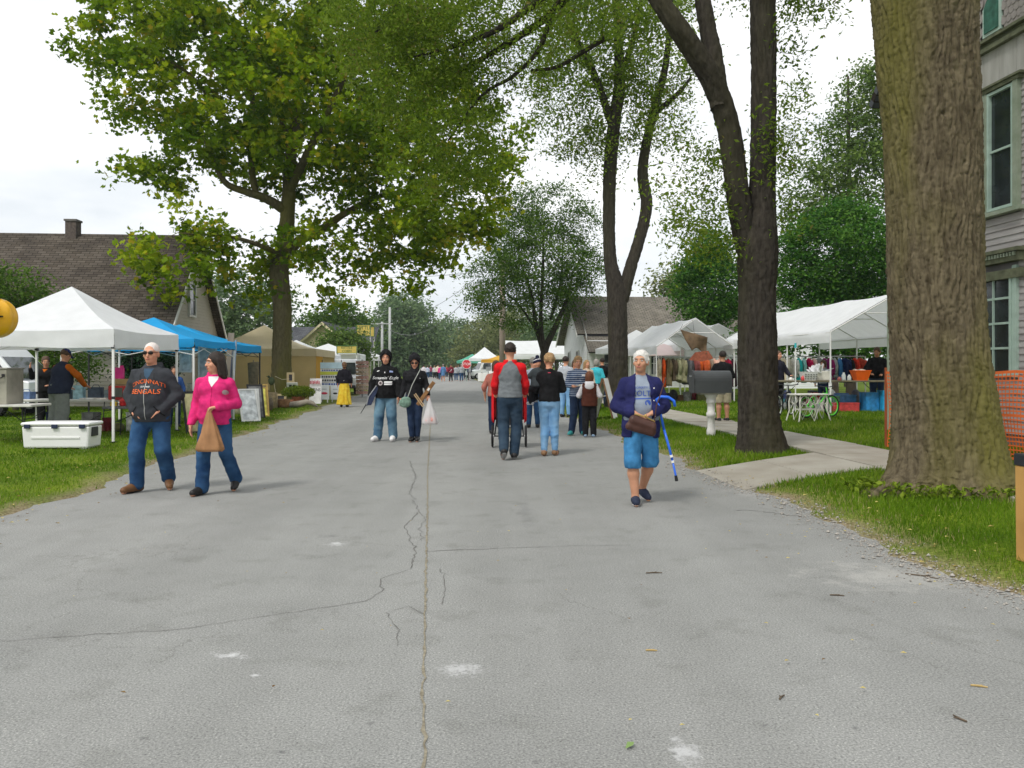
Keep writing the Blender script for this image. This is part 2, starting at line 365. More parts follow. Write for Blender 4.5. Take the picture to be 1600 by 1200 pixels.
crack([(668, 862), (760, 858), (900, 853), (985, 852)], .007, .005, m_crack, 'asphalt_crack', 'faint straight crack crossing the right half of the street', jitt=.006)
crack([(1150, 797), (1190, 799), (1230, 806), (1250, 806)], .015, .008, m_crack, 'asphalt_crack', 'dark crack near the gravel edge by the walk', jitt=.02)
# pavement slabs and the walk to the road
m_conc = pm('old_concrete', (.27, .245, .20), .9, .16, 1.6, .3, 45, col2=(.36, .34, .29))
sw = empty('sidewalk', rd(6.5, 16, .1)); sw.rotation_euler = (0, 0, RA); tag(sw, 'concrete pavement slabs along the lawn behind the trees', 'sidewalk', kind='structure')
slab = MB().box((0, 0, 0), (1.30, 1.47, .12)).mesh(m_conc, bevel=.012)
for k in range(26):
    o = link('slab', slab, sw, (random.uniform(-.01, .01), -12+1.49*k, .005+random.uniform(-.008, .01)), (random.uniform(-.006, .006), random.uniform(-.006, .006), random.uniform(-.004, .004)))
ap = empty('front_walk', rd(4.8, 11.3, 0), RA); tag(ap, 'short concrete walk joining the pavement slabs to the street', 'path', kind='structure')
def apron(u0, u1, v00, v01, v10, v11, z0, z1, name='slab'):
    mbk = MB(); a = [rd(u0, v00, z0), rd(u1, v10, z1), rd(u1, v11, z1), rd(u0, v01, z0)]
    Mi = ap.matrix_basis.inverted() if False else None
    o_ = rd(4.8, 11.3, 0); R_ = Matrix.Rotation(-RA, 3, 'Z')
    top = [R_@(p-o_) for p in a]; bot = [p-Vector((0, 0, .12)) for p in top]
    mbk.add(top+bot, [(0, 1, 2, 3), (7, 6, 5, 4)]+[(i, i+4, (i+1) % 4+4, (i+1) % 4) for i in range(4)])
    return mbk.build(name, m_conc, ap, bevel=.01)
apron(3.66, 4.75, 9.75, 11.6, 10.2, 12.0, .012, .105); apron(4.765, 5.82, 10.2, 12.0, 10.6, 12.5, .107, .158)
# ------------------------------------------------------------------ grass blades
m_blade = leafmat('grass_blade', (.06, .135, .004), (.115, .215, .008), (.21, .31, .025), .3, (.34, .30, .13))
def grass(regions, name, label, n, hmin, hmax, seed):
    r = np.random.default_rng(seed); Ps = []
    for (u0, u1, v0, v1, share) in regions:
        k = int(n*share); v = v0*(v1/v0)**r.random(k); u = r.uniform(u0, u1, k); Ps.append(np.stack([u, v], 1))
    P = np.concatenate(Ps); u, v = P.T
    e_l = EDGE_L+jit(v, .6); e_r = EDGE_R+jit(v, 2.9)
    dist = np.where(u < 0, e_l-u, u-e_r)
    keep = (dist > .03) & ((dist > .45) | (r.random(len(u)) < .15+dist*1.9))
    keep &= ~((u > 5.80) & (u < 7.22)) & ~((u > 3.5) & (u < 5.9) & (v > 9.75+(u-3.66)*.42) & (v < 11.6+(u-3.66)*.42))
    u, v, dist = u[keep], v[keep], dist[keep]; k = len(u)
    x = u*ca-v*sa; y = u*sa+v*ca; z = lerp_tab(u, [-60, -9, -5.6, EDGE_L-.1, EDGE_R+.12, 5.0, 7.3, 9.2, 14], [.08, .07, .055, .02, .02, .11, .15, .25, .28])
    patch = .5+.5*np.sin(x*1.9+1.3*np.sin(y*1.1))*np.sin(y*1.5+.7*np.sin(x*2.3))
    h = (hmin+(hmax-hmin)*r.random(k)*(.45+.55*patch))*np.clip(.45+dist*1.3, .4, 1)
    wd = np.maximum(.004, .00075*y)*r.uniform(.7, 1.3, k); th = r.uniform(0, 2*pi, k); ben = h*r.uniform(.1, .9, k); th2 = r.uniform(0, 2*pi, k)
    b0 = np.stack([x-np.cos(th)*wd, y-np.sin(th)*wd, z-.02], 1); b1 = np.stack([x+np.cos(th)*wd, y+np.sin(th)*wd, z-.02], 1)
    tp = np.stack([x+np.cos(th2)*ben, y+np.sin(th2)*ben, z+h], 1)
    Vx = np.stack([b0, b1, tp], 1).reshape(-1, 3); Fx = np.arange(3*k).reshape(-1, 3)
    lv = np.clip(.2+.5*patch+r.normal(0, .16, k), 0, .9); dry = r.random(k) < np.clip(.35-dist*.45, .015, .35); lv = np.where(dry, 1.0, lv)
    tag(link(name, np_mesh(Vx, Fx, m_blade, False, {'leafv': np.repeat(lv, 3)})), label, 'grass', kind='stuff')
grass([(-13, -4.2, 5.0, 30, .8), (-26, -13, 13, 34, .2)], 'grass', 'short mown grass on the lawn with the stalls left of the street', 135000, .025, .075, 3)
grass([(3.5, 5.95, 3.6, 34, .6), (7.15, 13, 8, 34, .4)], 'grass', 'short mown grass on the tree lawn beside the concrete slabs', 135000, .03, .10, 4)
# loose gravel, leaf litter, twigs
def scatter_stones(n, seed):
    r = np.random.default_rng(seed); V_ = []; F_ = []
    octa = np.array([[1,0,0],[-1,0,0],[0,1,0],[0,-1,0],[0,0,1],[0,0,-1]], float); of = [(0,2,4),(2,1,4),(1,3,4),(3,0,4),(2,0,5),(1,2,5),(3,1,5),(0,3,5)]
    for i in range(n):
        v = 4.2*(13/4.2)**r.random(); u = EDGE_R+jit(v, 2.9)+r.normal(-.04, .13); s_ = r.uniform(.004, .011)*(2.2 if r.random() < .08 else 1)
        p = rd(u, v); z = max(0, float(np.interp(u-jit(v, 2.9), [EDGE_R-.12, EDGE_R+.12, 5], [-.03, .025, .11])))
        V_.append(octa*s_*r.uniform(.7, 1.3, (6, 3))*[1, 1, .7]+[p.x, p.y, z+s_*.45]); F_ += [(a+6*i, b+6*i, c+6*i) for a, b, c in of]
    return np.concatenate(V_), np.array(F_)
V_, F_ = scatter_stones(2600, 5)
tag(link('gravel', np_mesh(V_, F_, pm('gravel_stone', (.30, .28, .25), .9, .45, 60))), 'pale loose gravel along the broken edge of the street', 'gravel', kind='stuff')
r = np.random.default_rng(9); n_ = 950
v = 3.0*(30/3.0)**r.random(n_); side = r.random(n_)
u = np.where(side < .42, EDGE_L-np.abs(r.normal(.2, 1.6, n_)), np.where(side < .6, EDGE_L+np.abs(r.normal(0, .35, n_)), np.where(side < .72, r.uniform(-4, 3.6, n_), EDGE_R+r.normal(.1, .6, n_))))
P = np.stack([u*ca-v*sa, u*sa+v*ca, np.maximum(0, lerp_tab(u, [-9, EDGE_L-.2, EDGE_L, EDGE_R, EDGE_R+.2, 5, 7.3], [.11, .07, .01, .01, .05, .17, .2]))+.012], 1)
sz = r.uniform(.012, .030, n_)*np.where(np.abs(u) < 3.6, .6, 1); th = r.uniform(0, 2*pi, n_)
q = np.stack([np.stack([P[:, 0]+np.cos(th+a)*sz*b, P[:, 1]+np.sin(th+a)*sz*b, P[:, 2]+c*sz], 1) for a, b, c in ((0, 1, .1), (pi/2, .55, .4), (pi, .9, 0), (-pi/2, .55, .3))], 1).reshape(-1, 3)
m_litter = leafmat('dry_leaf', (.16, .09, .03), (.38, .28, .09), (.55, .46, .16), .2)
tag(link('leaf_litter', np_mesh(q, np.arange(4*n_).reshape(-1, 4), m_litter, False, {'leafv': np.repeat(r.random(n_), 4)})), 'small dry yellow and brown leaves fallen on grass and street', 'leaves', kind='stuff')
m_twig = pm('twig', (.10, .075, .05), .9, .3, 20); m_straw = pm('straw_twig', (.42, .30, .12), .9, .2, 20)
for (px, py, ln, an, mm, lab) in ((1022, 895, .12, .05, m_twig, 'dark straight twig lying on open asphalt'), (1222, 1089, .06, .9, m_twig, 'forked brown twig lying on the asphalt'), (1018, 1016, .06, -.1, m_straw, 'short straw coloured stick lying on the asphalt'),
        (1308, 930, .09, -.2, m_twig, 'thin grey twig near the gravel edge'), (1440, 900, .22, -.7, m_twig, 'curved thin twig lying beside the gravel'), (1500, 1122, .07, 1.9, m_twig, 'small crooked twig on the asphalt near the lawn'), (1530, 1072, .07, -.4, m_straw, 'yellowish stick on the asphalt near the lawn')):
    p = gp(px, py, .006); mbk = MB(); a = Vector((math.cos(an), math.sin(an), 0)); b = Vector((-a.y, a.x, 0))
    mbk.tube([p-a*ln/2-p, b*ln*.08, a*ln*.5], [.004, .005, .003], 5)
    mbk.tube([b*ln*.08, a*ln*.2+b*ln*.3], [.003, .002], 5)
    tag(mbk.build('twig', mm, loc=p), lab, 'twig', 'twigs dropped on the street')
p = gp(984, 1166, .008); mbk = MB(); mbk.add([(-.02, -.02, 0), (.012, -.008, .008), (.022, .03, .004), (-.008, .014, .012)], [(0, 1, 2), (0, 2, 3)])
tag(mbk.build('fallen_leaf', pm('green_leaf', (.20, .30, .10), .6), loc=p), 'single pale green leaf lying on open asphalt', 'leaf')

# ================================================================== buildings
def shingle_mat(name, c1, c2, sx=.33, sz=.14, mortar=(.03, .025, .02)):
    m, t, N, B, K = nodes_mat(name); tc_ = N('ShaderNodeTexCoord'); br = N('ShaderNodeTexBrick'); br.offset = .5
    br.inputs['Color1'].default_value = (*c1, 1); br.inputs['Color2'].default_value = (*c2, 1); br.inputs['Mortar'].default_value = (*mortar, 1)
    br.inputs['Scale'].default_value = 1; br.inputs['Mortar Size'].default_value = .012; br.inputs['Brick Width'].default_value = sx; br.inputs['Row Height'].default_value = sz; br.inputs['Bias'].default_value = 0
    K(tc_.outputs['UV'], br.inputs['Vector']); nn = N('ShaderNodeTexNoise', Scale=1.2, Detail=6.0); K(tc_.outputs['Object'], nn.inputs['Vector'])
    rr = N('ShaderNodeValToRGB'); rr.color_ramp.elements[0].position = .3; rr.color_ramp.elements[0].color = (.72, .72, .74, 1); rr.color_ramp.elements[1].position = .7; rr.color_ramp.elements[1].color = (1.2, 1.2, 1.18, 1)
    K(nn.outputs['Fac'], rr.inputs['Fac']); mm = N('ShaderNodeMixRGB', blend_type='MULTIPLY', Fac=1.0); K(br.outputs['Color'], mm.inputs['Color1']); K(rr.outputs[0], mm.inputs['Color2']); K(mm.outputs[0], B.inputs['Base Color'])
    B.inputs['Roughness'].default_value = .95; B.inputs['Specular IOR Level'].default_value = .1
    bu = N('ShaderNodeBump', Strength=.5, Distance=.02); K(br.outputs['Fac'], bu.inputs['Height']); bu.invert = True; K(bu.outputs[0], B.inputs['Normal']); return m
def uvquad_obj(name, quads, mat, parent, thick=.12):    # slabs with UV in metres
    me = bpy.data.meshes.new('mesh'); bm = bmesh.new(); lay = bm.loops.layers.uv.new('UVMap')
    for (a, b, c, d) in quads:                           # a-b along eave, d-c along ridge
        a, b, c, d = map(Vector, (a, b, c, d)); n_ = (b-a).cross(d-a).normalized(); ex = (b-a).normalized(); ey = n_.cross(ex)
        top = [bm.verts.new(p) for p in (a, b, c, d)]; bot = [bm.verts.new(p-n_*thick) for p in (a, b, c, d)]
        fs = [bm.faces.new(top), bm.faces.new(bot[::-1])]+[bm.faces.new((top[i], bot[i], bot[(i+1) % 4], top[(i+1) % 4])) for i in range(4)]
        for f in fs:
            for lp in f.loops: p = lp.vert.co-a; lp[lay].uv = (p.dot(ex), p.dot(ey))
    bm.to_mesh(me); bm.free(); me.materials.append(mat); return link(name, me, parent)
def siding(mbk, poly, O, X, Y, exp=.13, dep=.018, N_=None):        # clapboard courses filling a convex polygon (a along X, b along Y)
    O, X, Y = Vector(O), Vector(X), Vector(Y); Nn = Vector(N_)
    b0 = min(p[1] for p in poly); b1 = max(p[1] for p in poly); n = int((b1-b0)/exp)+1
    def span(b):
        xs = []
        for (p, q) in zip(poly, poly[1:]+poly[:1]):
            if (p[1]-b)*(q[1]-b) <= 0 and abs(p[1]-q[1]) > 1e-6: xs.append(p[0]+(q[0]-p[0])*(b-p[1])/(q[1]-p[1]))
        return (min(xs), max(xs)) if len(xs) >= 2 else None
    for i in range(n):
        lo = b0+i*exp; hi = min(lo+exp, b1-1e-4)
        if hi-lo < .01: continue
        s0, s1 = span(lo+1e-4), span(hi)
        if not s0 or not s1: continue
        f = lambda a, b, d: O+X*a+Y*b+Nn*d
        mbk.add([f(s0[0], lo, dep), f(s0[1], lo, dep), f(s1[1], hi, 0), f(s1[0], hi, 0), f(s0[0], lo, 0), f(s0[1], lo, 0)], [(0, 1, 2, 3), (4, 5, 1, 0)])
m_brownroof = shingle_mat('brown_shingles', (.075, .062, .050), (.12, .102, .085))
m_greyroof = shingle_mat('grey_shingles', (.16, .145, .12), (.23, .21, .175))
m_darkroof = shingle_mat('slate_shingles', (.07, .075, .085), (.10, .105, .115))
m_beige = pm('beige_siding', (.52, .48, .41), .7, .05, 2)
m_whites = pm('white_siding', (.78, .79, .80), .7, .04, 2)
m_cream = pm('cream_wall', (.72, .64, .42), .8, .05, 2)
brick_m = pm('sooty_brick', (.10, .08, .07), .9, .3, 12, .3, 40)
def window(parent, O, X, Y, N_, w, h, fr=.07, rows=2, cols=1, frame_mat=None, name='window'):
    O, X, Y, Nn = Vector(O), Vector(X), Vector(Y), Vector(N_); fm = frame_mat or white_paint; R = Matrix((X, Y, Nn)).transposed()
    pc = lambda a, b, d: O+X*a+Y*b+Nn*d
    f = MB()
    for (a, b, dw, dh) in ((-w/2-fr/2, h/2, fr, h+2*fr), (w/2+fr/2, h/2, fr, h+2*fr), (0, -fr/2, w-.004, fr), (0, h+fr/2, w-.004, fr)): f.box(pc(a, b, .02), (dw, dh, .07), R=R)
    fo = f.build(name, fm, parent)
    sb = MB()
    for k in range(1, rows): sb.box(pc(0, h*k/rows, .012), (w-.004, .035, .035), R=R)
    for k in range(1, cols): sb.box(pc(-w/2+w*k/cols, h/2, .012), (.028, h-.004, .03), R=R)
    sb.build('sash', fm, fo)
    for i in range(rows):
        for j in range(cols):
            MB().box(pc(-w/2+w*(j+.5)/cols, h*(i+.5)/rows, -.005), (w/cols-.01, h/rows-.01, .012), R=R).build('pane', glass_dark, fo)
    return fo
# --- house on the left, big brown roof
hl = empty('house', rd(-10.2, 31, .06), RA, 'beige clapboard house with a huge brown shingle roof and chimney', 'house')
W_, Dp, ez, rz_ = 15.0, 8.0, 2.65, 6.85
mb = MB(); siding(mb, [(0, 0), (W_, 0), (W_, ez-.06), (0, ez-.06)], (-W_, 0, 0), (1, 0, 0), (0, 0, 1), .13, .02, (0, -1, 0))
siding(mb, [(0, 0), (Dp, 0), (Dp, ez-.06), (Dp/2, rz_-.2), (0, ez-.06)], (0, 0, 0), (0, 1, 0), (0, 0, 1), .13, .02, (1, 0, 0))
mb.add([(-W_, 0, 0), (-W_, Dp, 0), (-W_, Dp, ez), (-W_, Dp/2, rz_-.2), (-W_, 0, ez), (0, Dp, 0), (0, Dp, ez)], [(0, 1, 2, 3, 4), (1, 5, 6, 2)])
mb.build('wall', m_beige, hl, recalc=False)
sl = (rz_-ez)/(Dp/2); ov = .45
ro = uvquad_obj('roof', [((-W_-.3, -ov, ez-ov*sl), (.35, -ov, ez-ov*sl), (.35, Dp/2, rz_), (-W_-.3, Dp/2, rz_)), ((.35, Dp+ov, ez-ov*sl), (-W_-.3, Dp+ov, ez-ov*sl), (-W_-.3, Dp/2, rz_+.004), (.35, Dp/2, rz_+.004))], m_brownroof, hl, .1)
rake = MB()
for y0, y1 in ((-ov, Dp/2), (Dp+ov, Dp/2)):
    rake.prism([(y0, ez-ov*sl-.2), (y1, rz_-.2), (y1, rz_-.02), (y0, ez-ov*sl-.02)], .04, (.375, 0, 0), (0, 1, 0), (0, 0, 1))
rake.build('rake_trim', white_paint, ro)
ch = MB().bx(-4.95, -4.53, Dp/2-.25, Dp/2+.25, rz_-.5, rz_+.48).build('chimney', brick_m, ro)
MB().bx(-4.99, -4.49, Dp/2-.29, Dp/2+.29, rz_+.482, rz_+.56).build('chimney_cap', pm('chimney_cap', (.16, .15, .14), .9), ch)
window(hl, (.03, 3.75, 3.55), (0, 1, 0), (0, 0, 1), (1, 0, 0), .75, 1.25, .09)
window(hl, (.03, 1.6, .9), (0, 1, 0), (0, 0, 1), (1, 0, 0), .8, 1.2, .09)
[MB().bx(.03, .07, a_, a_+.18, 0, ez-.6).build('corner_trim', white_paint, hl) for a_ in (-.02, Dp-.16)]
# --- white house on the right behind the canopies
hr = empty('house', rd(8.5, 47.8, .25), RA, 'white clapboard house with grey shingle roof behind the double-stemmed tree', 'house')
W2, D2, e2, r2_ = 10.5, 9.0, 3.1, 5.75
mb = MB(); siding(mb, [(0, 0), (D2, 0), (D2, e2), (D2/2, r2_-.15), (0, e2)], (0, 0, 0), (0, 1, 0), (0, 0, 1), .14, .02, (-1, 0, 0))
siding(mb, [(0, 0), (W2, 0), (W2, e2-.3), (0, e2-.3)], (0, 0, 0), (1, 0, 0), (0, 0, 1), .14, .02, (0, -1, 0))
mb.add([(0, D2, 0), (W2, D2, 0), (W2, D2, e2), (0, D2, e2), (W2, 0, 0), (W2, 0, e2), (W2, D2/2, r2_-.2)], [(0, 1, 2, 3), (4, 1, 2, 6, 5)])
mb.build('wall', m_whites, hr, recalc=False)
rfr = uvquad_obj('roof', [((-.5, .55, e2+.1), (W2+.2, .55, e2+.1), (W2+.2, D2/2, r2_), (-.5, D2/2, r2_)), ((W2+.2, D2+.5, e2-.3), (-.5, D2+.5, e2-.3), (-.5, D2/2, r2_+.004), (W2+.2, D2/2, r2_+.004))], m_greyroof, hr, .1)
uvquad_obj('lower_roof', [((-.1, -1.1, 2.1), (W2, -1.1, 2.1), (W2, .6, e2+.02), (-.1, .6, e2+.02))], m_greyroof, hr, .08)
MB().bx(-.12, W2, .47, .53, e2-.04, e2+.05).build('gutter', black_metal, rfr)
sk = MB()
sk.prism([(.55, e2-.1), (D2/2, r2_-.12), (D2/2, r2_-.02), (.55, e2+.06)], .06, (-.53, 0, 0), (0, 1, 0), (0, 0, 1)).prism([(D2+.5, e2-.5), (D2/2, r2_-.15), (D2/2, r2_-.02), (D2+.5, e2-.34)], .06, (-.53, 0, 0), (0, 1, 0), (0, 0, 1))
sk.build('rake_trim', white_paint, rfr)
window(hr, (-.03, 3.2, .9), (0, 1, 0), (0, 0, 1), (-1, 0, 0), .75, 1.3, .08); window(hr, (-.03, 6.6, .9), (0, 1, 0), (0, 0, 1), (-1, 0, 0), .75, 1.3, .08)
window(hr, (1.4, -.03, .8), (1, 0, 0), (0, 0, 1), (0, -1, 0), .8, 1.3, .08); window(hr, (4.2, -.03, .8), (1, 0, 0), (0, 0, 1), (0, -1, 0), .8, 1.3, .08)
# cross wing
mb = MB(); siding(mb, [(0, 0), (6.6, 0), (6.6, 2.9), (3.3, 5.7), (0, 2.9)], (7.2, -3.0, 0), (1, 0, 0), (0, 0, 1), .14, .02, (0, -1, 0))
mb.add([(7.2, -3, 0), (7.2, 1, 0), (7.2, 1, 2.9), (7.2, -3, 2.9)], [(0, 1, 2, 3)]); mb.build('wing_wall', m_whites, hr, recalc=False)
uvquad_obj('wing_roof', [((6.8, 4.4, 2.58), (6.8, -3.4, 2.58), (10.5, -3.4, 5.75), (10.5, 4.4, 5.75)), ((14.2, -3.4, 2.58), (14.2, 4.4, 2.58), (10.5, 4.4, 5.754), (10.5, -3.4, 5.754))], m_greyroof, hr, .1)
MB().prism([(6.8, 2.40), (10.5, 5.57), (10.5, 5.72), (6.8, 2.56)], .04, (0, -3.43, 0), (1, 0, 0), (0, 0, 1)).build('rake_trim', pm('dark_trim', (.05, .03, .025), .7), hr)
# --- cream house with a round window, left distance
hc = empty('house', at(505, 610, 60)-Vector((0, 0, at(505, 610, 60).z-.05)), RA*.3, 'cream gabled house with a round window behind the stalls', 'house')
mb = MB(); siding(mb, [(-2.3, 0), (2.3, 0), (2.3, 2.6), (0, 4.55), (-2.3, 2.6)], (0, 0, 0), (1, 0, 0), (0, 0, 1), .2, .02, (0, -1, 0))
mb.add([(-2.3, 0, 0), (-2.3, 6, 0), (-2.3, 6, 2.6), (-2.3, 0, 2.6), (2.3, 0, 0), (2.3, 6, 0), (2.3, 6, 2.6), (2.3, 0, 2.6)], [(0, 1, 2, 3), (4, 5, 6, 7)]); mb.build('wall', m_cream, hc, recalc=False)
uvquad_obj('roof', [((-2.75, 6, 2.3), (-2.75, -.4, 2.3), (0, -.4, 4.75), (0, 6, 4.75)), ((2.75, -.4, 2.3), (2.75, 6, 2.3), (0, 6, 4.754), (0, -.4, 4.754))], m_darkroof, hc, .12)
uvquad_obj('main_roof', [((-5.5, 4.2, 2.6), (2.9, 4.2, 2.6), (2.9, 8.5, 4.75), (-5.5, 8.5, 4.75))], m_darkroof, hc, .12)
mb = MB(); siding(mb, [(-5.2, 0), (2.8, 0), (2.8, 2.6), (-5.2, 2.6)], (0, 4.6, 0), (1, 0, 0), (0, 0, 1), .2, .02, (0, -1, 0)); mb.build('main_wall', m_cream, hc, recalc=False)
rw = MB().lathe([(.30, -.05), (.40, -.05), (.40, .05), (.30, .05)], 20, (0, -.05, 2.95), 'Y', cap=False).build('round_window', m_cream, hc)
MB().lathe([(.295, -.01), (.295, .01)], 20, (0, -.04, 2.95), 'Y').build('pane', glass_dark, rw)
MB().box((0, -.065, 2.95), (.6, .02, .05)).box((0, -.068, 2.95), (.05, .02, .6)).build('muntin', m_cream, rw)
window(hc, (-.1, -.03, .9), (1, 0, 0), (0, 0, 1), (0, -1, 0), 1.0, 1.0, .08, 1, 3)
MB().prism([(-2.75, 2.05), (0, 4.5), (2.75, 2.05), (2.75, 2.25), (0, 4.7), (-2.75, 2.25)], .05, (0, -.43, 0), (1, 0, 0), (0, 0, 1)).build('rake_trim', m_cream, hc)
# --- Victorian house at the right edge
UH = 8.97
def vw(px): k = (px-800)/FPX; D = UH/(k*ca+sa); return D*(ca-sa*k), D
def zw(px, py): return CH-(py-HY)/FPX*vw(px)[1]
hv = empty('house', rd(UH, 8, .2), RA, 'tall old Victorian house with peeling mauve clapboards and green trim', 'house')
Z0 = -.2; V0 = -8.0                                  # wall local: x=0 plane faces -X (to the street), y = v-8
m_clap = pm('mauve_clapboard', (.33, .305, .30), .85, .16, 3.5, .25, 30, stretch=(1, .3, 3), col2=(.43, .41, .40))
m_trim = pm('mossy_green_trim', (.24, .29, .21), .8, .2, 6, .25, 30, col2=(.33, .37, .29))
m_trim2 = pm('dark_moss_trim', (.13, .14, .085), .85, .3, 8, .3, 30)
m_frame = pm('pale_green_frame', (.40, .52, .45), .6, .1, 6)
m_scale = pm('fish_scale_shingle', (.25, .225, .21), .9, .2, 9, .3, 40, col2=(.34, .31, .29))
m_frieze = pm('peeling_frieze', (.34, .33, .30), .9, .25, 7, .35, 40, stretch=(1, 1, .15), col2=(.46, .45, .42))
y_far = vw(1392)[0]-8; y_near = 0.4; ywa, ywb = vw(1532)[0]-8, vw(1592)[0]-8
lw_y0, lw_y1 = vw(1583)[0]-8, vw(1583)[0]-8+1.25        # ground-floor window span
uw_r = (vw(1586)[0]-8, vw(1551)[0]-8); gap = vw(1536)[0]-vw(1551)[0]; uw_l = (uw_r[1]+gap, uw_r[1]+gap+(uw_r[1]-uw_r[0]))
zl0, zl1 = zw(1565, 583)-.2, zw(1565, 428)-.2; zu0, zu1 = zw(1570, 322)-.2, zw(1570, 142)-.2; zf0, zf1 = zu1+.16, zu1+.75
wins = [(lw_y0-.13, lw_y1+.13, zl0-.1, zl1+.28), (uw_r[0]-.16, uw_l[1]+.16, zu0-.14, zu1+.17)]
MB().bx(.03, .3, y_near, y_far, 0, zf1+.2).build('wall', pm('sheathing', (.2, .19, .19), .9), hv)
z = .25
while z < zf0-.02:
    hgt = min(.105, zf0-z)
    segs = [(y_near, y_far)]
    for (a, b, c, d) in wins:
        if z+hgt > c and z < d:
            segs = [s2 for (p, q) in segs for s2 in ((p, a), (b, q)) if s2[1]-s2[0] > .02]
    for (p, q) in segs:
        sgn = random.uniform(-.003, .003)
        MB().add([(-.016+sgn, p, z-.012), (.004, p, z+hgt), (.03, p, z+hgt), (.03, p, z-.012), (-.016+sgn, q, z-.012), (.004, q, z+hgt), (.03, q, z+hgt), (.03, q, z-.012)], [(0, 1, 2, 3), (7, 6, 5, 4), (0, 4, 5, 1), (1, 5, 6, 2), (2, 6, 7, 3), (3, 7, 4, 0)]).build('clapboard', m_clap, hv)
    z += .105
MB().bx(-.06, .02, y_far-.12, y_far+.04, 0, zf0).build('corner_board', m_trim, hv)
# ground-floor window: four rows of three panes
def hwin(y0, y1, z0, z1, rows, cols, nm='window'):
    return window(hv, (-.02, (y0+y1)/2, z0), (0, 1, 0), (0, 0, 1), (-1, 0, 0), y1-y0, z1-z0, .045, rows, cols, m_frame, nm)
wl = hwin(lw_y0, lw_y1, zl0, zl1, 4, 3)
[MB().bx(-.06, .02, a_, a_+.095, zl0-.06, zl1+.1).build('casing', m_frame, wl) for a_ in (lw_y0-.145, lw_y1+.05)]
MB().bx(-.14, .02, lw_y0-.3, lw_y1+.3, zl1+.16, zl1+.30).bx(-.20, .02, lw_y0-.36, lw_y1+.36, zl1+.302, zl1+.36).bx(-.10, .02, lw_y0-.3, lw_y0+.75, zl1-.10, zl1+.045).build('window_hood', m_trim2, wl)
dn = MB()
for k in range(26): dn.bx(-.175, -.142, lw_y0-.25+k*.07, lw_y0-.215+k*.07, zl1+.235, zl1+.295)
dn.build('dentils', m_trim, wl)['kind'] = 'stuff'
for (a, b) in (uw_r, uw_l):
    wu = hwin(a, b, zu0, zu1, 2, 1)
    [MB().bx(-.085, .02, p_, q_, zu0-.06, zu1+.06).build('casing', m_trim, wu) for p_, q_ in ((a-.155, a-.05), (b+.05, b+.095))]
MB().bx(-.12, .02, uw_r[0]-.25, uw_l[1]+.25, zu0-.13, zu0-.065).build('sill', m_trim, hv)
MB().bx(-.10, .02, uw_r[0]-.22, uw_l[1]+.22, zu1+.062, zu1+.12).bx(-.13, .02, uw_r[0]-.28, uw_l[1]+.28, zu1+.122, zu1+.157).build('window_cap', m_trim2, hv)
y = y_near
while y < y_far-.05:                                 # beaded frieze boards
    MB().bx(-.012-random.uniform(0, .006), .03, y, min(y+.092, y_far), zf0, zf1).build('frieze_board', m_frieze, hv); y += .095
MB().bx(-.10, .03, y_near, y_far+.1, zf1, zf1+.07).bx(-.06, .03, y_near, y_far+.08, zf1+.072, zf1+.14).bx(-.14, .03, y_near, y_far+.14, zf1+.142, zf1+.19).build('belt_course', m_trim2, hv)
zs0 = zf1+.19; gy = (y_near+y_far)/2+.1; gz = zs0+3.9       # gable above
MB().prism([(y_near-.3, zs0), (y_far+.1, zs0), (gy, gz)], .2, (.13, 0, 0), (0, 1, 0), (0, 0, 1)).build('gable_wall', m_scale, hv)
pw_y, pw_z0 = (vw(1551)[0]-8), zw(1551, 48)-.2
pent = [(-.17, 0), (.17, 0), (.17, .42), (0, .68), (-.17, .42)]
gw = MB().prism([(a*1.32, b*1.1-.05) for a, b in pent], .04, (0, pw_y, pw_z0), (0, 1, 0), (0, 0, 1)).build('pointed_window', m_frame, hv)
MB().prism(pent, .03, (-.025, pw_y, pw_z0), (0, 1, 0), (0, 0, 1)).build('pane', pm('green_board', (.035, .12, .085), .6, .35, 9), gw)
scl = [(-.056, .16), (-.056, .055), (-.045, .022), (-.022, .004), (0, 0), (.022, .004), (.045, .022), (.056, .055), (.056, .16)]
sm = MB().prism(scl, .014, (0, 0, 0), (0, 1, 0), (0, 0, 1)).mesh(m_scale)
row = 0; zz = zs0+.005; cnt = 0
while zz < zs0+1.75 and cnt < 296:
    yy = vw(1640)[0]-8+(.058 if row % 2 else 0)
    while yy < vw(1490)[0]-8:
        if not (abs(yy-pw_y) < .25 and pw_z0-.16 < zz < pw_z0+.75) and cnt < 296:
            o = link('shingle', sm, hv, (-.008+random.uniform(-.003, .003), yy, zz), (0, .075, random.uniform(-.04, .04))); cnt += 1
        yy += .116
    zz += .118; row += 1
rf = uvquad_obj('roof', [((-.3, y_far+.2, zs0-.12), (6, y_far+.2, zs0-.12), (6, gy, gz+.15), (-.3, gy, gz+.15)), ((6, y_near-.6, zs0-.35), (-.3, y_near-.6, zs0-.35), (-.3, gy, gz+.154), (6, gy, gz+.154))], m_darkroof, hv, .14)
MB().bx(.3, 6, y_far-.16, y_far, 0, zs0-.1).build('end_wall', m_clap, hv)
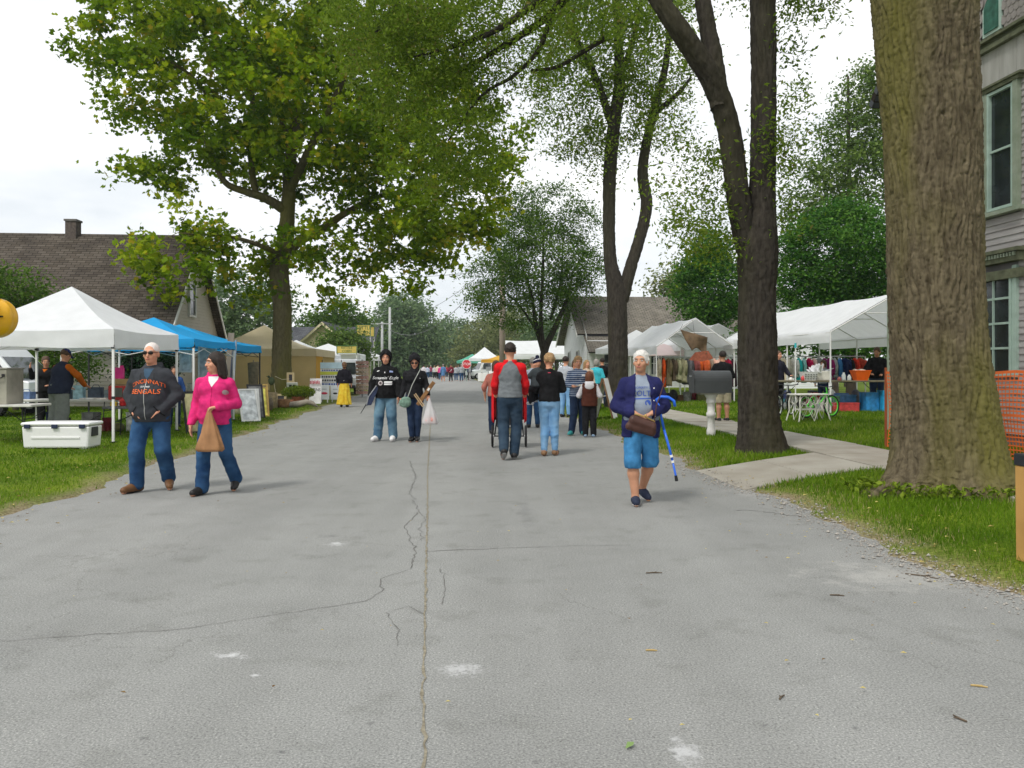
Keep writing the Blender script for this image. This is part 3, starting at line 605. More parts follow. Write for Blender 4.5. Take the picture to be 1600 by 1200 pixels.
# ================================================================== canopies
tent_white = thin_cloth('tent_white', (.80, .81, .83), .3)
tent_blue = thin_cloth('tent_blue', (.02, .33, .68), .25)
tent_tan = thin_cloth('tent_tan', (.74, .64, .42), .3)
tent_tan_wall = thin_cloth('tent_tan_wall', (.64, .50, .25), .3)
tent_green = thin_cloth('tent_green', (.12, .42, .30), .25)
tent_yellow = thin_cloth('tent_yellow', (.75, .42, .06), .4)
def popup(label, cx, cy, wx, wy, rz, eave, val, peak, mat, legmat, group='pop-up canopies along the street', truss=True):
    g0 = onground(cx, cy); r_ = empty('pop_up_canopy', g0, rz, label, 'canopy', group); hx, hy = wx/2, wy/2; z0 = -g0.z
    c4 = [Vector((-hx, -hy, eave+z0)), Vector((hx, -hy, eave+z0)), Vector((hx, hy, eave+z0)), Vector((-hx, hy, eave+z0))]; pk = Vector((0, 0, peak+z0))
    mb = MB(); vb = MB()
    for i in range(4):
        a, b = c4[i], c4[(i+1) % 4]
        def fn(s_, t_, a=a, b=b):
            q = a.lerp(b, s_).lerp(pk, t_); q.z -= .10*math.sin(pi*t_)*(1-.5*t_)+.04*math.sin(pi*s_)*(1-t_); return q
        mb.grid(fn, 10, 8)
        nrm = (b-a).cross(Vector((0, 0, 1))).normalized()
        ph = random.uniform(0, 6)
        def fv(s_, t_, a=a, b=b, nrm=nrm, ph=ph):
            q = a.lerp(b, s_); q.z -= t_*val*(1-.03*math.sin(pi*s_))+.04*math.sin(pi*s_)*(1-t_)+.015*math.sin(s_*9+ph)*t_; q += nrm*(.006+.012*t_+.012*math.sin(s_*14+ph+t_*3)*t_); return q
        vb.grid(fv, 24, 4)
    mb.build('canopy', mat, r_, smooth=True); vb.build('valance', mat, r_, smooth=True)
    for c in c4:
        c2 = Vector((c.x*.985, c.y*.985, 0))
        gz_ = 0.0
        lg = MB().box((c2.x, c2.y, (eave+z0-.1)/2), (.04, .04, eave+z0-.1)).build('leg', legmat, r_)
        MB().box((c2.x, c2.y, .012), (.1, .1, .02)).build('foot_plate', black_metal, lg); MB().box((c2.x, c2.y, eave+z0-val+.02), (.06, .06, .07)).build('slider', black_metal, lg); MB().box((c2.x, c2.y, .85), (.052, .052, .05)).build('clamp', black_metal, lg)
    if truss:
        tb = MB()
        for i in range(4):
            a, b = c4[i]*.97, c4[(i+1) % 4]*.97; m_ = (a+b)/2
            for p, q in ((a, m_), (m_, b)):
                p1, q1 = p.copy(), q.copy(); p1.z = eave+z0-.08; q1.z = eave+z0-.38; tb.tube([p1, q1], .011, 5); p1.z, q1.z = eave+z0-.38, eave+z0-.08; tb.tube([p1, q1], .011, 5)
        tb.build('truss', legmat, r_)['kind'] = 'stuff'; MB().tube([(0, 0, peak+z0-.9), (0, 0, peak+z0-.03)], .02, 6).build('mast', legmat, r_)
    return r_
A = Vector((-7.52, 15.6)); popup('white pop-up canopy over the yard sale tables with the large cooler', -9.12, 17.1, 3.2, 3.0, 0, 2.22, .36, 3.16, tent_white, white_paint)
popup('bright blue pop-up canopy beside the white canopy and leaning pictures', -9.0, 20.75, 3.1, 3.0, .02, 2.16, .2, 2.74, tent_blue, white_paint)
popup('bright blue pop-up canopy with black legs nearest the maple trunk', -10.55, 26.2, 4.3, 3.1, .04, 2.20, .24, 2.84, tent_blue, black_metal)
def gable_canopy(label, x0, y0, halfw, length, eave, ridge, mat, rz=RA, valance=.3, back=False, group='white frame canopies on the right lawn'):
    g0 = onground(x0, y0); r_ = empty('frame_canopy', g0, rz, label, 'canopy', group); e, k = eave-g0.z, ridge-g0.z
    mb = MB()
    def fn(s_, t_):
        y = length*t_; a = (s_-.5)*2; z = k-(k-e)*abs(a)/.86 if abs(a) < .86 else e-(abs(a)-.86)/.14*valance
        x = halfw*min(1, abs(a)/.86)*(1 if a > 0 else -1)
        bay = math.sin(pi*(t_*3 % 1)); z -= .05*bay*(1 if abs(a) < .8 else .3); 
        if abs(a) > .86: x += .02*math.sin(t_*22)*(1 if a > 0 else -1)
        return (x, y, z)
    n_ = 28
    mb.grid(fn, n_, 24); mb.build('roof_cover', mat, r_, smooth=True)
    nb = 3
    for i in range(nb+1):
        y = length*i/nb+(.02 if i == 0 else -.02 if i == nb else 0)
        for s_ in (-1, 1):
            MB().tube([(s_*(halfw-.02), y, 0), (s_*(halfw-.02), y, e-.03)], .022, 8).build('leg', white_paint, r_)
        MB().tube([(-halfw+.02, y, e-.04), (0, y, k-.05), (halfw-.02, y, e-.04)], .02, 8).tube([(-halfw*.5, y, (e+k)/2-.04), (halfw*.5, y, (e+k)/2-.04)], .014, 6).build('rafter', white_paint, r_)
    for (x, z) in ((-halfw+.02, e-.05), (0, k-.07), (halfw-.02, e-.05)): MB().tube([(x, 0, z), (x, length, z)], .02, 8).build('purlin', white_paint, r_)
    return r_
gable_canopy('white frame canopy with a brown leather hide hung from its ridge', 6.45, 29.0, 1.42, 6.0, 2.24, 3.23, tent_white)
gable_canopy('long white frame canopy over the table with the orange tub', 10.23, 22.0, 1.82, 8.3, 2.46, 3.48, tent_white, valance=.32)
gable_canopy('low white awning canopy between the two frame canopies', 9.0, 36.0, 1.7, 5.5, 2.5, 3.4, tent_white)
# tan market tent with walls
tt = empty('market_tent', onground(-11.4, 38.0), RA, 'tan market tent with canvas walls behind the maple trunk', 'tent'); hx, hy = 2.8, 3.1
mb = MB(); pk = Vector((0, 0, 3.35)); cs = [Vector((-hx, -hy, 2.2)), Vector((hx, -hy, 2.2)), Vector((hx, hy, 2.2)), Vector((-hx, hy, 2.2))]; vb = MB()
for i in range(4):
    a, b = cs[i], cs[(i+1) % 4]
    def fn(s_, t_, a=a, b=b): q = a.lerp(b, s_).lerp(pk, t_); q.z -= .32*math.sin(pi*t_)**1.2*(1-.3*t_); return q
    mb.grid(fn, 8, 10)
    nrm = (b-a).cross(Vector((0, 0, 1))).normalized()
    def fv(s_, t_, a=a, b=b, nrm=nrm): q = a.lerp(b, s_); q.z -= t_*.32; q += nrm*(.01+.02*t_*math.sin(s_*20)); return q
    vb.grid(fv, 20, 3)
mb.build('canopy', tent_tan, tt, smooth=True); vb.build('valance', tent_tan, tt, smooth=True)
mb = MB(); mb.grid(lambda s_, t_: (-hx+2*hx*s_, -hy+.03+.03*math.sin(s_*17+t_*2), 2.1*(1-t_)), 30, 6); mb.build('side_wall', tent_tan_wall, tt, smooth=True)
mb = MB(); mb.grid(lambda s_, t_: (hx-.04+.03*math.sin(s_*11), -hy+2.5*s_, 2.1*(1-t_)), 16, 6); mb.build('side_wall', tent_yellow, tt, smooth=True)
mb = MB(); mb.grid(lambda s_, t_: (-hx+2*hx*s_, hy-.03+.03*math.sin(s_*17), 2.1*(1-t_)), 20, 6); mb.build('side_wall', tent_tan_wall, tt, smooth=True)
for c in cs: MB().tube([(c.x*.99, c.y*.99, 0), (c.x*.99, c.y*.99, 2.15)], .025, 8).build('pole', grey_wood, tt)
popup('white canopy just past the tan market tent', -11.7, 44.8, 4.2, 4.6, RA, 2.15, .32, 2.95, tent_white, white_paint, 'far canopies past the tan tent', False)
popup('white food stand canopy under the yellow signs', -11.9, 53.5, 4.4, 4.0, RA, 2.3, .4, 3.0, tent_white, white_paint, 'far canopies past the tan tent', False)
popup('white canopy at the far end of the left stall row', -12.4, 64, 4.5, 4.5, RA, 2.3, .35, 3.5, tent_white, white_paint, 'far canopies past the tan tent', False)
popup('small white peaked canopy next to the green canopy beyond the stop sign', at(757, 560, 88).x, 88, 3.2, 3.2, RA, 2.4, .3, 3.6, tent_white, white_paint, 'far canopies on the right', False)
popup('green canopy just beyond the stop sign', at(738, 560, 97).x, 97, 3.6, 3.6, RA, 2.2, .3, 3.0, tent_green, black_metal, 'far canopies on the right', False)
popup('yellow awning canopy beside the far white vehicle', at(779, 560, 74).x, 74, 3.0, 2.6, RA, 2.15, .3, 2.5, tent_yellow, white_paint, 'far canopies on the right', False)
gable_canopy('very long white canopy hall behind the strolling family', -.6, 69, 2.6, 8.5, 2.55, 3.7, tent_white, RA-pi/2, .4, group='far canopies on the right')
popup('white canopy against the white house with the gutter', 6.4, 42.5, 3.6, 3.5, RA, 2.45, .3, 3.4, tent_white, white_paint, 'far canopies on the right', False)
# ================================================================== tables and goods
def table(label, c, rz, w_, d_, h_, top, legm, group=None):
    r_ = empty('folding_table', c, rz, label, 'table', group)
    MB().box((0, 0, h_-.02), (w_, d_, .045)).build('table_top', top, r_, bevel=.01)
    for sx in (-1, 1):
        for sy in (-1, 1): MB().tube([(sx*(w_/2-.18), sy*(d_/2-.1), 0), (sx*(w_/2-.22), sy*(d_/2-.1), h_-.045)], .014, 6).build('leg', legm, r_)
        MB().tube([(sx*(w_/2-.185), -d_/2+.1, .3), (sx*(w_/2-.185), d_/2-.1, .3)], .01, 6).tube([(sx*(w_/2-.2), 0, .3), (sx*(w_/2-.75), 0, h_-.05)], .009, 6).build('brace', legm, r_)
    return r_
def thing1(name, mb, mat, label, cat, loc, rz=0, group=None, **k):
    o = mb.build(name, mat, **k); o.location = loc; o.rotation_euler = (0, 0, rz); return tag(o, label, cat, group)
t_top = pm('table_white', (.58, .57, .53), .6, .08)
tp = gxy(30, 694); tp = onground(-9.75, 15.55)
table('folding table carrying the big grey metal box', tp, .03, 1.75, .72, .73, t_top, black_metal)
mbx = empty('metal_box', tp+Vector((-.12, 0, .733)), .06, 'large dull grey metal box with a dark handle on the front table', 'box')
MB().box((0, 0, .33), (1.0, .6, .66)).build('body', pm('galvanised', (.33, .31, .26), .5, .25, 3, .1, 20, metal=.35), mbx, bevel=.015)
MB().box((0, 0, .668), (1.03, .63, .03)).build('lid', pm('galvanised2', (.30, .29, .26), .5, .2, 3, metal=.35), mbx, bevel=.008)
MB().tube([(.28, -.33, .54), (.28, -.35, .50), (.36, -.35, .48), (.44, -.35, .50), (.44, -.33, .54)], .01, 6).box((.28, -.305, .54), (.05, .02, .05)).box((.44, -.305, .54), (.05, .02, .05)).build('handle', black_metal, mbx)
bx = thing1('box_lid', MB().box((0, 0, .03), (.55, .35, .06)), pm('blue_white_print', (.75, .78, .85), .6, .3, 9, col2=(.08, .12, .5)), 'flat white box printed in blue on top of the metal box', 'box', tp+Vector((-.3, 0, 1.42)), .1, bevel=.005)
# pumpkin decoration on a pole, cut by the frame
pb = at(-12, 640, 12.6); pb = onground(pb.x, 12.6)
pk_ = empty('pumpkin_decoration', pb, -.25, 'orange-yellow pumpkin ornament with carved mouth and green leaves on a pole', 'decoration')
pz = at(0, 497, 12.6).z-pb.z; mb = MB(); mb.v = []; nseg, nr = 48, 20
for i in range(nr+1):
    ph = -pi/2+pi*i/nr
    for k in range(nseg):
        th = 2*pi*k/nseg; rr_ = .335*(1-.07*abs(math.cos(th*5))**.6*0+.035*math.cos(th*10)); mb.v.append((rr_*math.cos(ph)**.8*math.cos(th) if math.cos(ph) > 1e-6 else 0, rr_*(math.cos(ph)**.8 if math.cos(ph) > 1e-6 else 0)*math.sin(th), pz+.31*math.sin(ph)))
for i in range(nr):
    for k in range(nseg): mb.f.append((i*nseg+k, i*nseg+(k+1) % nseg, (i+1)*nseg+(k+1) % nseg, (i+1)*nseg+k))
mb.build('shell', pm('pumpkin', (.80, .42, .012), .3, .12, 3, spec=.5), pk_, smooth=True)
mb = MB()
for k in range(9): a = -1.15+k*.09; mb.box((.345*math.cos(a), .345*math.sin(a), pz+.0+.012*math.sin(k)), (.02, .05, .022), a)
mb.build('mouth', pm('carved_dark', (.03, .015, .005), .9), pk_)
mb = MB()
for k in range(7):
    a = k*.9; l_ = .2; d = Vector((math.cos(a), math.sin(a), .35)); s_ = Vector((-d.y, d.x, 0)); o_ = Vector((0, 0, pz+.29)); mb.add([o_, o_+d*l_*.5+s_*.08, o_+d*l_, o_+d*l_*.5-s_*.08], [(0, 1, 2), (0, 2, 3)])
mb.build('leaves', pm('ornament_leaf', (.06, .25, .03), .6), pk_); MB().tube([(0, 0, pz+.28), (.02, 0, pz+.4)], [.035, .025], 8).build('stem', pm('stem_green', (.12, .2, .04), .7), pk_)
MB().tube([(0, 0, 0), (0, 0, pz-.29)], .02, 8).build('pole', grey_wood, pk_)
# cooler
co = empty('cooler', gxy(98, 700), .02, 'large white marine cooler with dark latches on the grass', 'cooler'); cl, cd, chh = 1.17, .50, .47
def rbox(l_, d_, z0, z1, tap): return MB().add([(-l_/2*tap, -d_/2*tap, z0), (l_/2*tap, -d_/2*tap, z0), (l_/2*tap, d_/2*tap, z0), (-l_/2*tap, d_/2*tap, z0), (-l_/2, -d_/2, z1), (l_/2, -d_/2, z1), (l_/2, d_/2, z1), (-l_/2, d_/2, z1)], [(3, 2, 1, 0), (4, 5, 6, 7), (0, 1, 5, 4), (1, 2, 6, 5), (2, 3, 7, 6), (3, 0, 4, 7)])
rbox(cl, cd, .02, .40, .955).build('body', white_plast, co, bevel=.03); rbox(cl+.03, cd+.03, .408, chh, 1.0).build('lid', white_plast, co, bevel=.03)
MB().bx(-.42, .42, -cd/2-.008, -cd/2+.02, .19, .215).build('ridge', white_plast, co)
for k in (-.45, 0, .45): MB().box((k*1.05, -cd/2-.025, .40), (.1, .03, .07)).build('latch', pm('navy_latch', (.02, .03, .07), .5), co, bevel=.006)
MB().box((cl/2-.0, -.05, .30), (.03, .22, .16)).build('handle', dark_plast, co, bevel=.01)
for k in (-.45, .45): MB().box((k, 0, .012), (.12, .4, .024)).build('foot', white_plast, co)
# yard-sale tables under the white canopy
ta = onground(-9.3, 18.2); table('long white folding table behind the stooping shopper', ta, .05, 2.9, .76, .72, t_top, black_metal)
tb_ = onground(-6.9, 17.6); table('low dark folding table by the front canopy leg', onground(-7.75, 17.2), .1, 1.3, .6, .62, pm('dark_top', (.1, .1, .1), .6), black_metal)
red = pm('red_box', (.42, .02, .025), .5, .2, 8, col2=(.55, .06, .05))
zt = .722+ta.z
rb = empty('red_crate', Vector((-8.42, 17.95, zt)), .06, 'red printed box with a grey label on the white table', 'box')
MB().box((0, 0, .15), (.56, .34, .30)).build('body', red, rb, bevel=.01); MB().box((-.08, -.18, .16), (.2, .02, .2)).build('label', pm('grey_label', (.12, .13, .11), .6), rb); MB().box((0, 0, .315), (.50, .3, .03)).build('lid', pm('box_flap', (.30, .22, .14), .8), rb)
thing1('toy_box', MB().box((0, 0, .12), (.2, .16, .24)).box((.06, 0, .26), (.06, .1, .05)), pm('hot_pink', (.7, .03, .25), .5, .1), 'hot pink toy box on top of the red printed box', 'toy', (-8.55, 17.95, zt+.335+.12), .2, bevel=.006)
thing1('cardboard_box', MB().box((0, 0, .06), (.5, .3, .115)), pm('cardboard', (.42, .28, .13), .9, .1), 'shallow cardboard tray lying over the red printed box', 'box', (-8.38, 17.95, zt+.333), -.05, bevel=.004)
for i, (dx, dy, w_, d_, h_, c_, lab) in enumerate([(-1.9, .0, .25, .2, .1, (.5, .05, .04), 'small red tin box on the white table'), (-1.5, .1, .3, .2, .16, (.1, .16, .3), 'navy toolbox on the white table'), (-.7, .1, .34, .26, .2, (.06, .09, .12), 'dark blue storage case on the white table'), (-.35, .15, .2, .2, .3, (.28, .45, .5), 'pale teal jug on the white table'),
        (-.05, -.1, .3, .2, .03, (.7, .7, .66), 'white paperback lying on the white table'), (.02, .15, .26, .2, .26, (.05, .07, .1), 'black radio on the white table'), (.25, -.15, .25, .12, .03, (.75, .72, .65), 'flat cream booklet on the white table'), (1.22, .05, .22, .2, .2, (.6, .25, .35), 'dusty pink pouch at the end of the white table'), (.35, .12, .18, .18, .2, (.15, .2, .22), 'slate grey canister on the white table')]):
    mbk = MB(); mbk.box((0, 0, h_/2), (w_, d_, h_)); 
    if h_ > .15: mbk.tube([(-w_*.3, 0, h_), (-w_*.2, 0, h_+.05), (w_*.2, 0, h_+.05), (w_*.3, 0, h_)], .008, 5)
    thing1('household_item', mbk, pm('goods_%d' % i, c_, .55, .3, 12), lab, 'goods', (ta.x+dx+.05, ta.y+dy*.8, zt), random.uniform(-.3, .3), 'goods for sale on the white table', bevel=.008 if h_ < .15 else 0)
wb = empty('wheeled_cart', onground(-8.95, 16.4), 0.0, 'low black wagon behind the white cooler', 'cart')
MB().bx(-.5, .5, -.25, .25, .28, .36).build('bed', pm('cart_grey', (.17, .17, .15), .7), wb, bevel=.01)
for s_ in (-1, 1):
    for q in (-.25, .25): MB().lathe([(.03, -.02), (.13, -.02), (.14, 0), (.13, .02), (.03, .02)], 16, (s_*.42, q, .14), 'Y').build('wheel', rubber, wb)
MB().tube([(.5, 0, .33), (.8, 0, .5)], .012, 6).tube([(-.42, -.25, .14), (-.42, .25, .14)], .012, 6).tube([(.42, -.25, .14), (.42, .25, .14)], .012, 6).build('axle_and_handle', black_metal, wb)
thing1('plastic_jug', MB().lathe([(.11, 0), (.13, .03), (.13, .2), (.05, .28), (.04, .33)], 14), pm('milky_mint', (.55, .72, .66), .3, .1), 'milky mint plastic jug standing under the white table', 'jug', onground(-8.25, 18.35), smooth=True)
thing1('toy_bin', MB().box((0, 0, .11), (.5, .3, .22)), pm('red_bin', (.45, .04, .04), .5, .3, 12, col2=(.6, .35, .3)), 'red plastic bin on the grass under the white table', 'bin', onground(-9.3, 18.3), .1, bevel=.02)
# van behind the white canopy
def vehicle(label, loc, rz, L_, W__, H_, body_m, kind, cat, wheels=True, group=None):
    r_ = empty('parked_vehicle', loc, rz, label, cat, group)
    hb = H_*.5
    prof = {'van': [(0, .35), (.0, hb), (.05, hb+.04), (.22, H_-.05), (.28, H_), (.97, H_), (1, H_-.1), (1, .35)],
            'suv': [(0, .4), (.0, hb*.95), (.24, hb+.08), (.34, H_-.03), (.40, H_), (.95, H_), (1, hb), (1, .4)],
            'car': [(0, .3), (0, .62), (.27, .8), (.42, H_-.02), (.5, H_), (.75, H_-.04), (.88, .9), (1, .82), (1, .3)]}[kind]
    mbk = MB(); n = len(prof); P = []
    for s_ in (-1, 1):
        for (a, z) in prof: P.append((a*L_-L_/2, s_*W__/2*(.86 if z > hb+.2 else 1), z))
    mbk.add(P, [tuple(range(n))[::-1], tuple(range(n, 2*n))]+[(i, (i+1) % n, n+(i+1) % n, n+i) for i in range(n)])
    mbk.build('body', body_m, r_, bevel=.03)
    for s_ in (-1, 1):
        ww = {'van': [[(.10, hb+.1), (.235, H_-.16), (.37, H_-.16), (.37, hb+.1)], [(.41, hb+.1), (.41, H_-.16), (.64, H_-.16), (.64, hb+.1)], [(.68, hb+.1), (.68, H_-.16), (.93, H_-.16), (.93, hb+.1)]],
              'suv': [[(.30, hb+.12), (.38, H_-.15), (.56, H_-.15), (.56, hb+.12)], [(.60, hb+.12), (.60, H_-.15), (.90, H_-.15), (.94, hb+.12)]],
              'car': [[(.36, .84), (.46, H_-.1), (.58, H_-.1), (.58, .84)], [(.61, .84), (.61, H_-.1), (.74, H_-.13), (.8, .86)]]}[kind]
        for q in ww:
            yb = W__/2*1.004; yt = W__/2*.875
            vs2 = [(a*L_-L_/2, s_*(yb if z < hb+.2 else yt+.012), z) for a, z in q]
            m2 = MB().add(vs2+[(x, y-s_*.03, z) for x, y, z in vs2], [(0, 1, 2, 3), (7, 6, 5, 4)]+[(i, (i+1) % 4, (i+1) % 4+4, i+4) for i in range(4)]); m2.build('side_window', glass_dark, r_)
    if wheels:
        for s_ in (-1, 1):
            for a in (.2, .8):
                wh = MB().lathe([(.2, -.1), (.31, -.11), (.34, -.07), (.34, .07), (.31, .11), (.2, .11)], 20, (a*L_-L_/2, s_*(W__/2-.08), .34), 'Y').build('wheel', rubber, r_)
                MB().lathe([(.02, -.115), (.19, -.112), (.2, 0), (.19, .112), (.02, .115)], 16, (a*L_-L_/2, s_*(W__/2-.08), .34), 'Y').build('rim', steel, wh)
    f = prof[3] if kind != 'car' else prof[2]
    p0, p1 = (prof[2], prof[3])
    m3 = MB(); a0, z0 = p0; a1, z1 = p1
    y0, y1 = W__/2*.9, W__/2*.78
    d_ = .015
    vs3 = [(a0*L_-L_/2-d_, -y0, z0+.06), (a0*L_-L_/2-d_, y0, z0+.06), (a1*L_-L_/2-d_, y1, z1-.04), (a1*L_-L_/2-d_, -y1, z1-.04)]
    m3.add(vs3+[(x+.03, y, z) for x, y, z in vs3], [(0, 1, 2, 3), (7, 6, 5, 4)]+[(i, (i+1) % 4, (i+1) % 4+4, i+4) for i in range(4)]); m3.build('windscreen', glass_dark, r_)
    for s_ in (-1, 1): MB().box((-L_/2-.01, s_*W__*.36, hb*.72), (.05, .26, .14)).build('headlight', pm('lamp_lens', (.6, .62, .62), .2), r_, bevel=.01)
    MB().box((-L_/2-.03, 0, .42), (.12, W__*.98, .16)).build('bumper', dark_plast, r_, bevel=.02)
    return r_
car_white = pm('car_white', (.75, .77, .79), .25, .03, 1, spec=.6)
vehicle('white van parked behind the canopy with the yard sale tables', onground(-16.1, 24.2), pi, 5.0, 1.9, 2.0, car_white, 'van', 'van')
# ------------------------------------------------------------------ pictures and antiques under the blue canopies
def picture(label, base, rz, w_, h_, lean, fcol, pcol, group=None, pcol2=None):
    r_ = empty('framed_picture', base, rz, label, 'picture', group); R = Matrix.Rotation(-lean, 3, 'X')
    def bxr(mb, c, d): return mb.box(R@Vector(c), d, R=R)
    f = MB(); fr = .045
    bxr(f, (-w_/2+fr/2, 0, h_/2), (fr, .03, h_)); bxr(f, (w_/2-fr/2, 0, h_/2), (fr, .03, h_)); bxr(f, (0, 0, fr/2), (w_-2*fr-.002, .03, fr)); bxr(f, (0, 0, h_-fr/2), (w_-2*fr-.002, .03, fr))
    f.build('frame', fcol, r_); p = MB(); bxr(p, (0, .004, h_/2), (w_-2*fr-.004, .012, h_-2*fr-.004)); p.build('canvas', pm('print_%s' % label[:14], pcol, .6, .5, 6, col2=pcol2 or tuple(min(1, c*2.2+.1) for c in pcol)), r_); return r_
black_f = pm('black_frame', (.02, .02, .02), .5); gold_f = pm('gold_frame', (.42, .28, .08), .5, .2); white_f = pm('white_frame', (.75, .74, .7), .6)
picture('tall black framed picture leaning beside the blue canopy', onground(-6.85, 18.0), .75, .5, .95, .3, black_f, (.25, .22, .1))
picture('grey wooden framed panel leaning on the blue canopy leg', onground(-6.45, 17.75), .5, .42, .98, .22, grey_wood, (.45, .42, .34))
picture('colourful yellow and blue poster low on the grass', onground(-6.65, 18.5), .45, .7, .5, .3, white_f, (.6, .5, .04), pcol2=(.05, .3, .6))
picture('silver framed mirror leaning at the edge of the lawn', onground(-6.95, 22.0), .6, .5, .95, .45, white_f, (.4, .42, .42))
picture('pale framed print leaning behind the silver mirror', onground(-7.1, 22.5), .5, .5, .9, .35, white_f, (.55, .56, .55))
picture('black framed print leaning by the silver mirror', onground(-7.15, 23.2), .6, .45, 1.0, .3, black_f, (.05, .05, .05))
picture('yellow patterned print leaning under the blue canopy edge', onground(-7.3, 24.0), .6, .5, .9, .3, gold_f, (.45, .38, .05))
picture('dark gilt framed print among the leaning pictures', onground(-7.6, 25.0), .5, .5, .95, .28, gold_f, (.07, .05, .03))
picture('pink sheet print among the leaning pictures', onground(-7.9, 26.0), .5, .45, .85, .28, pale_wood, (.6, .4, .35))
# hanging portrait banner
picture('grey portrait drawing hung on the back of the blue canopy', Vector((-8.15, 22.1, 1.0)), 0, .5, 1.05, .0, white_f, (.32, .33, .34), pcol2=(.7, .7, .7))
picture('small grey sketch hung beside the portrait drawing', Vector((-8.75, 22.15, 1.35)), 0, .32, .6, .0, white_f, (.4, .42, .42))
# tall weathered boards leaning on the canopy pole
p = at(361, 640, 23.5); bs = onground(p.x, 23.3)
wbd = empty('weathered_boards', bs, .1, 'tall weathered plank with two blue-grey rails leaning at the blue canopy', 'boards')
MB().box((0, 0, 1.2), (.17, .05, 2.4), R=Matrix.Rotation(.06, 3, 'Y')).build('plank', grey_wood, wbd); MB().tube([(.08, -.06, 0), (.22, -.06, 2.2)], .03, 8).build('rail', pm('blue_grey_rail', (.25, .32, .4), .5), wbd); MB().tube([(-.02, -.07, 0), (.13, -.07, 1.9)], .025, 8).build('rail', pm('dark_rail', (.06, .07, .1), .5), wbd)
# antiques table with mixed goods
table('long goods table under the blue canopies', onground(-9.2, 21.6), .1, 3.0, .8, .72, pm('dark_cloth_top', (.05, .05, .07), .9), black_metal)
zt2 = onground(-9.2, 21.6).z+.722
for i, (dx, dy, w_, d_, h_, c_, lab) in enumerate([(-.9, 0, .3, .25, .25, (.05, .08, .3), 'royal blue glass case on the goods table'), (-.3, .1, .25, .2, .35, (.3, .05, .05), 'dark red lantern box on the goods table'), (.2, -.1, .35, .25, .2, (.04, .2, .35), 'blue patterned vase box on the goods table'), (.75, 0, .25, .2, .28, (.35, .3, .2), 'brown mantel clock on the goods table'), (1.2, .1, .22, .2, .22, (.5, .1, .2), 'pink ceramic pot on the goods table')]):
    mbk = MB().lathe([(w_*.3, 0), (w_*.5, h_*.15), (w_*.52, h_*.5), (w_*.3, h_*.8), (w_*.34, h_)], 12); thing1('antique', mbk, pm('antique_%d' % i, c_, .35, .4, 14, spec=.5), lab, 'antique', (-9.2+dx, 21.6+dy*.6+dx*.1, zt2), 0, 'antiques on the goods table', smooth=True)
for i, (x, y, c_, lab) in enumerate([(-8.2, 26.6, (.45, .06, .05), 'red enamel pot in the antiques row'), (-8.0, 27.0, (.12, .09, .06), 'dark iron pot in the antiques row'), (-8.35, 25.4, (.25, .2, .14), 'brown stoneware crock in the antiques row'), (-8.6, 24.4, (.1, .1, .12), 'black stove pot in the antiques row'), (-8.3, 24.9, (.5, .45, .35), 'cream stoneware crock in the antiques row')]):
    thing1('crock', MB().lathe([(.12, 0), (.17, .05), (.19, .25), (.15, .38), (.16, .42)], 14), pm('crock_%d' % i, c_, .45, .3, 8), lab, 'crock', onground(x, y), 0, 'crocks in the antiques row', smooth=True)
tl = empty('sack_on_post', onground(*at(396, 640, 26.6).xy), 0, 'dark burlap sack hung from a short post by the black canopy leg', 'sack')
MB().tube([(0, 0, 0), (0, 0, 1.65)], .02, 6).build('post', grey_wood, tl); MB().grid(lambda a, b: (.19*math.cos(2*pi*a)*(1-.25*b), .1*math.sin(2*pi*a)*(1-.2*b), 1.58-.95*b+.02*math.sin(9*a)), 16, 8).build('sack', pm('burlap', (.13, .11, .07), .95, .3, 9, .4, 80), tl, smooth=True)
# frames on strings tied round the maple trunk, logs and shrub at its foot
dec = pm('frame_birch', (.55, .43, .24), .7, .1)
def sframe(label, px, py, D, w_, h_, tilt, fm):
    p = at(px, py, D); r_ = empty('rustic_picture', p, 0.05, label, 'frame', 'rustic frames around the maple trunk'); f = MB(); R = Matrix.Rotation(tilt, 3, 'X')
    for (a, b, c, d) in ((-w_/2+.04, 0, .08, h_), (w_/2-.04, 0, .08, h_), (0, h_/2-.04, w_-.165, .08), (0, -h_/2+.04, w_-.165, .08)): f.box(R@Vector((a, 0, b)), (c, .03, d), R=R)
    f.build('frame', fm, r_); MB().box(R@Vector((0, .012, 0)), (w_-.1, .01, h_-.1), R=R).build('picture', pm('slate_print', (.05, .05, .06), .6, .3), r_); return r_
sframe('upright birch frame tied high on the maple trunk', 454, 590, 32.1, .29, .40, 0, dec)
sframe('square birch frame standing low against the maple trunk', 439, 622, 31.7, .40, .33, -.1, dec)
sw_ = sframe('white two-pane window sash leaning on the maple trunk', 457, 604, 31.9, .42, .34, .5, white_f); MB().box((0, 0, 0), (.03, .035, .3), R=Matrix.Rotation(.5, 3, 'X')).build('mullion', white_f, sw_)
mb = MB().tube([at(430, 588, 32.0), at(441, 593, 31.95), at(452, 592, 32.05)], .008, 5).tube([at(428, 598, 32), at(431, 616, 31.75)], .008, 5).tube([at(447, 604, 31.95), at(442, 615, 31.75)], .008, 5)
tag(mb.build('twine', pm('twine', (.6, .55, .42), .9)), 'pale twine looped round the maple trunk holding rustic frames', 'twine')
bk = empty('bird_ornament', at(424, 594, 31.6)-Vector((0, 0, 0)), 0, 'green metal bird ornament hung on twine by the maple trunk', 'ornament')
MB().ball((0, 0, -.03), (.13, .05, .16), 10, 7).ball((-.10, 0, .13), .05, 8, 6).tube([(-.13, 0, .13), (-.2, 0, .15)], [.015, .004], 5).build('body', pm('bird_green', (.05, .07, .03), .6, .4), bk, smooth=True); MB().tube([(-.03, 0, .12), (-.02, 0, .3)], .005, 4).build('hook', black_metal, bk)
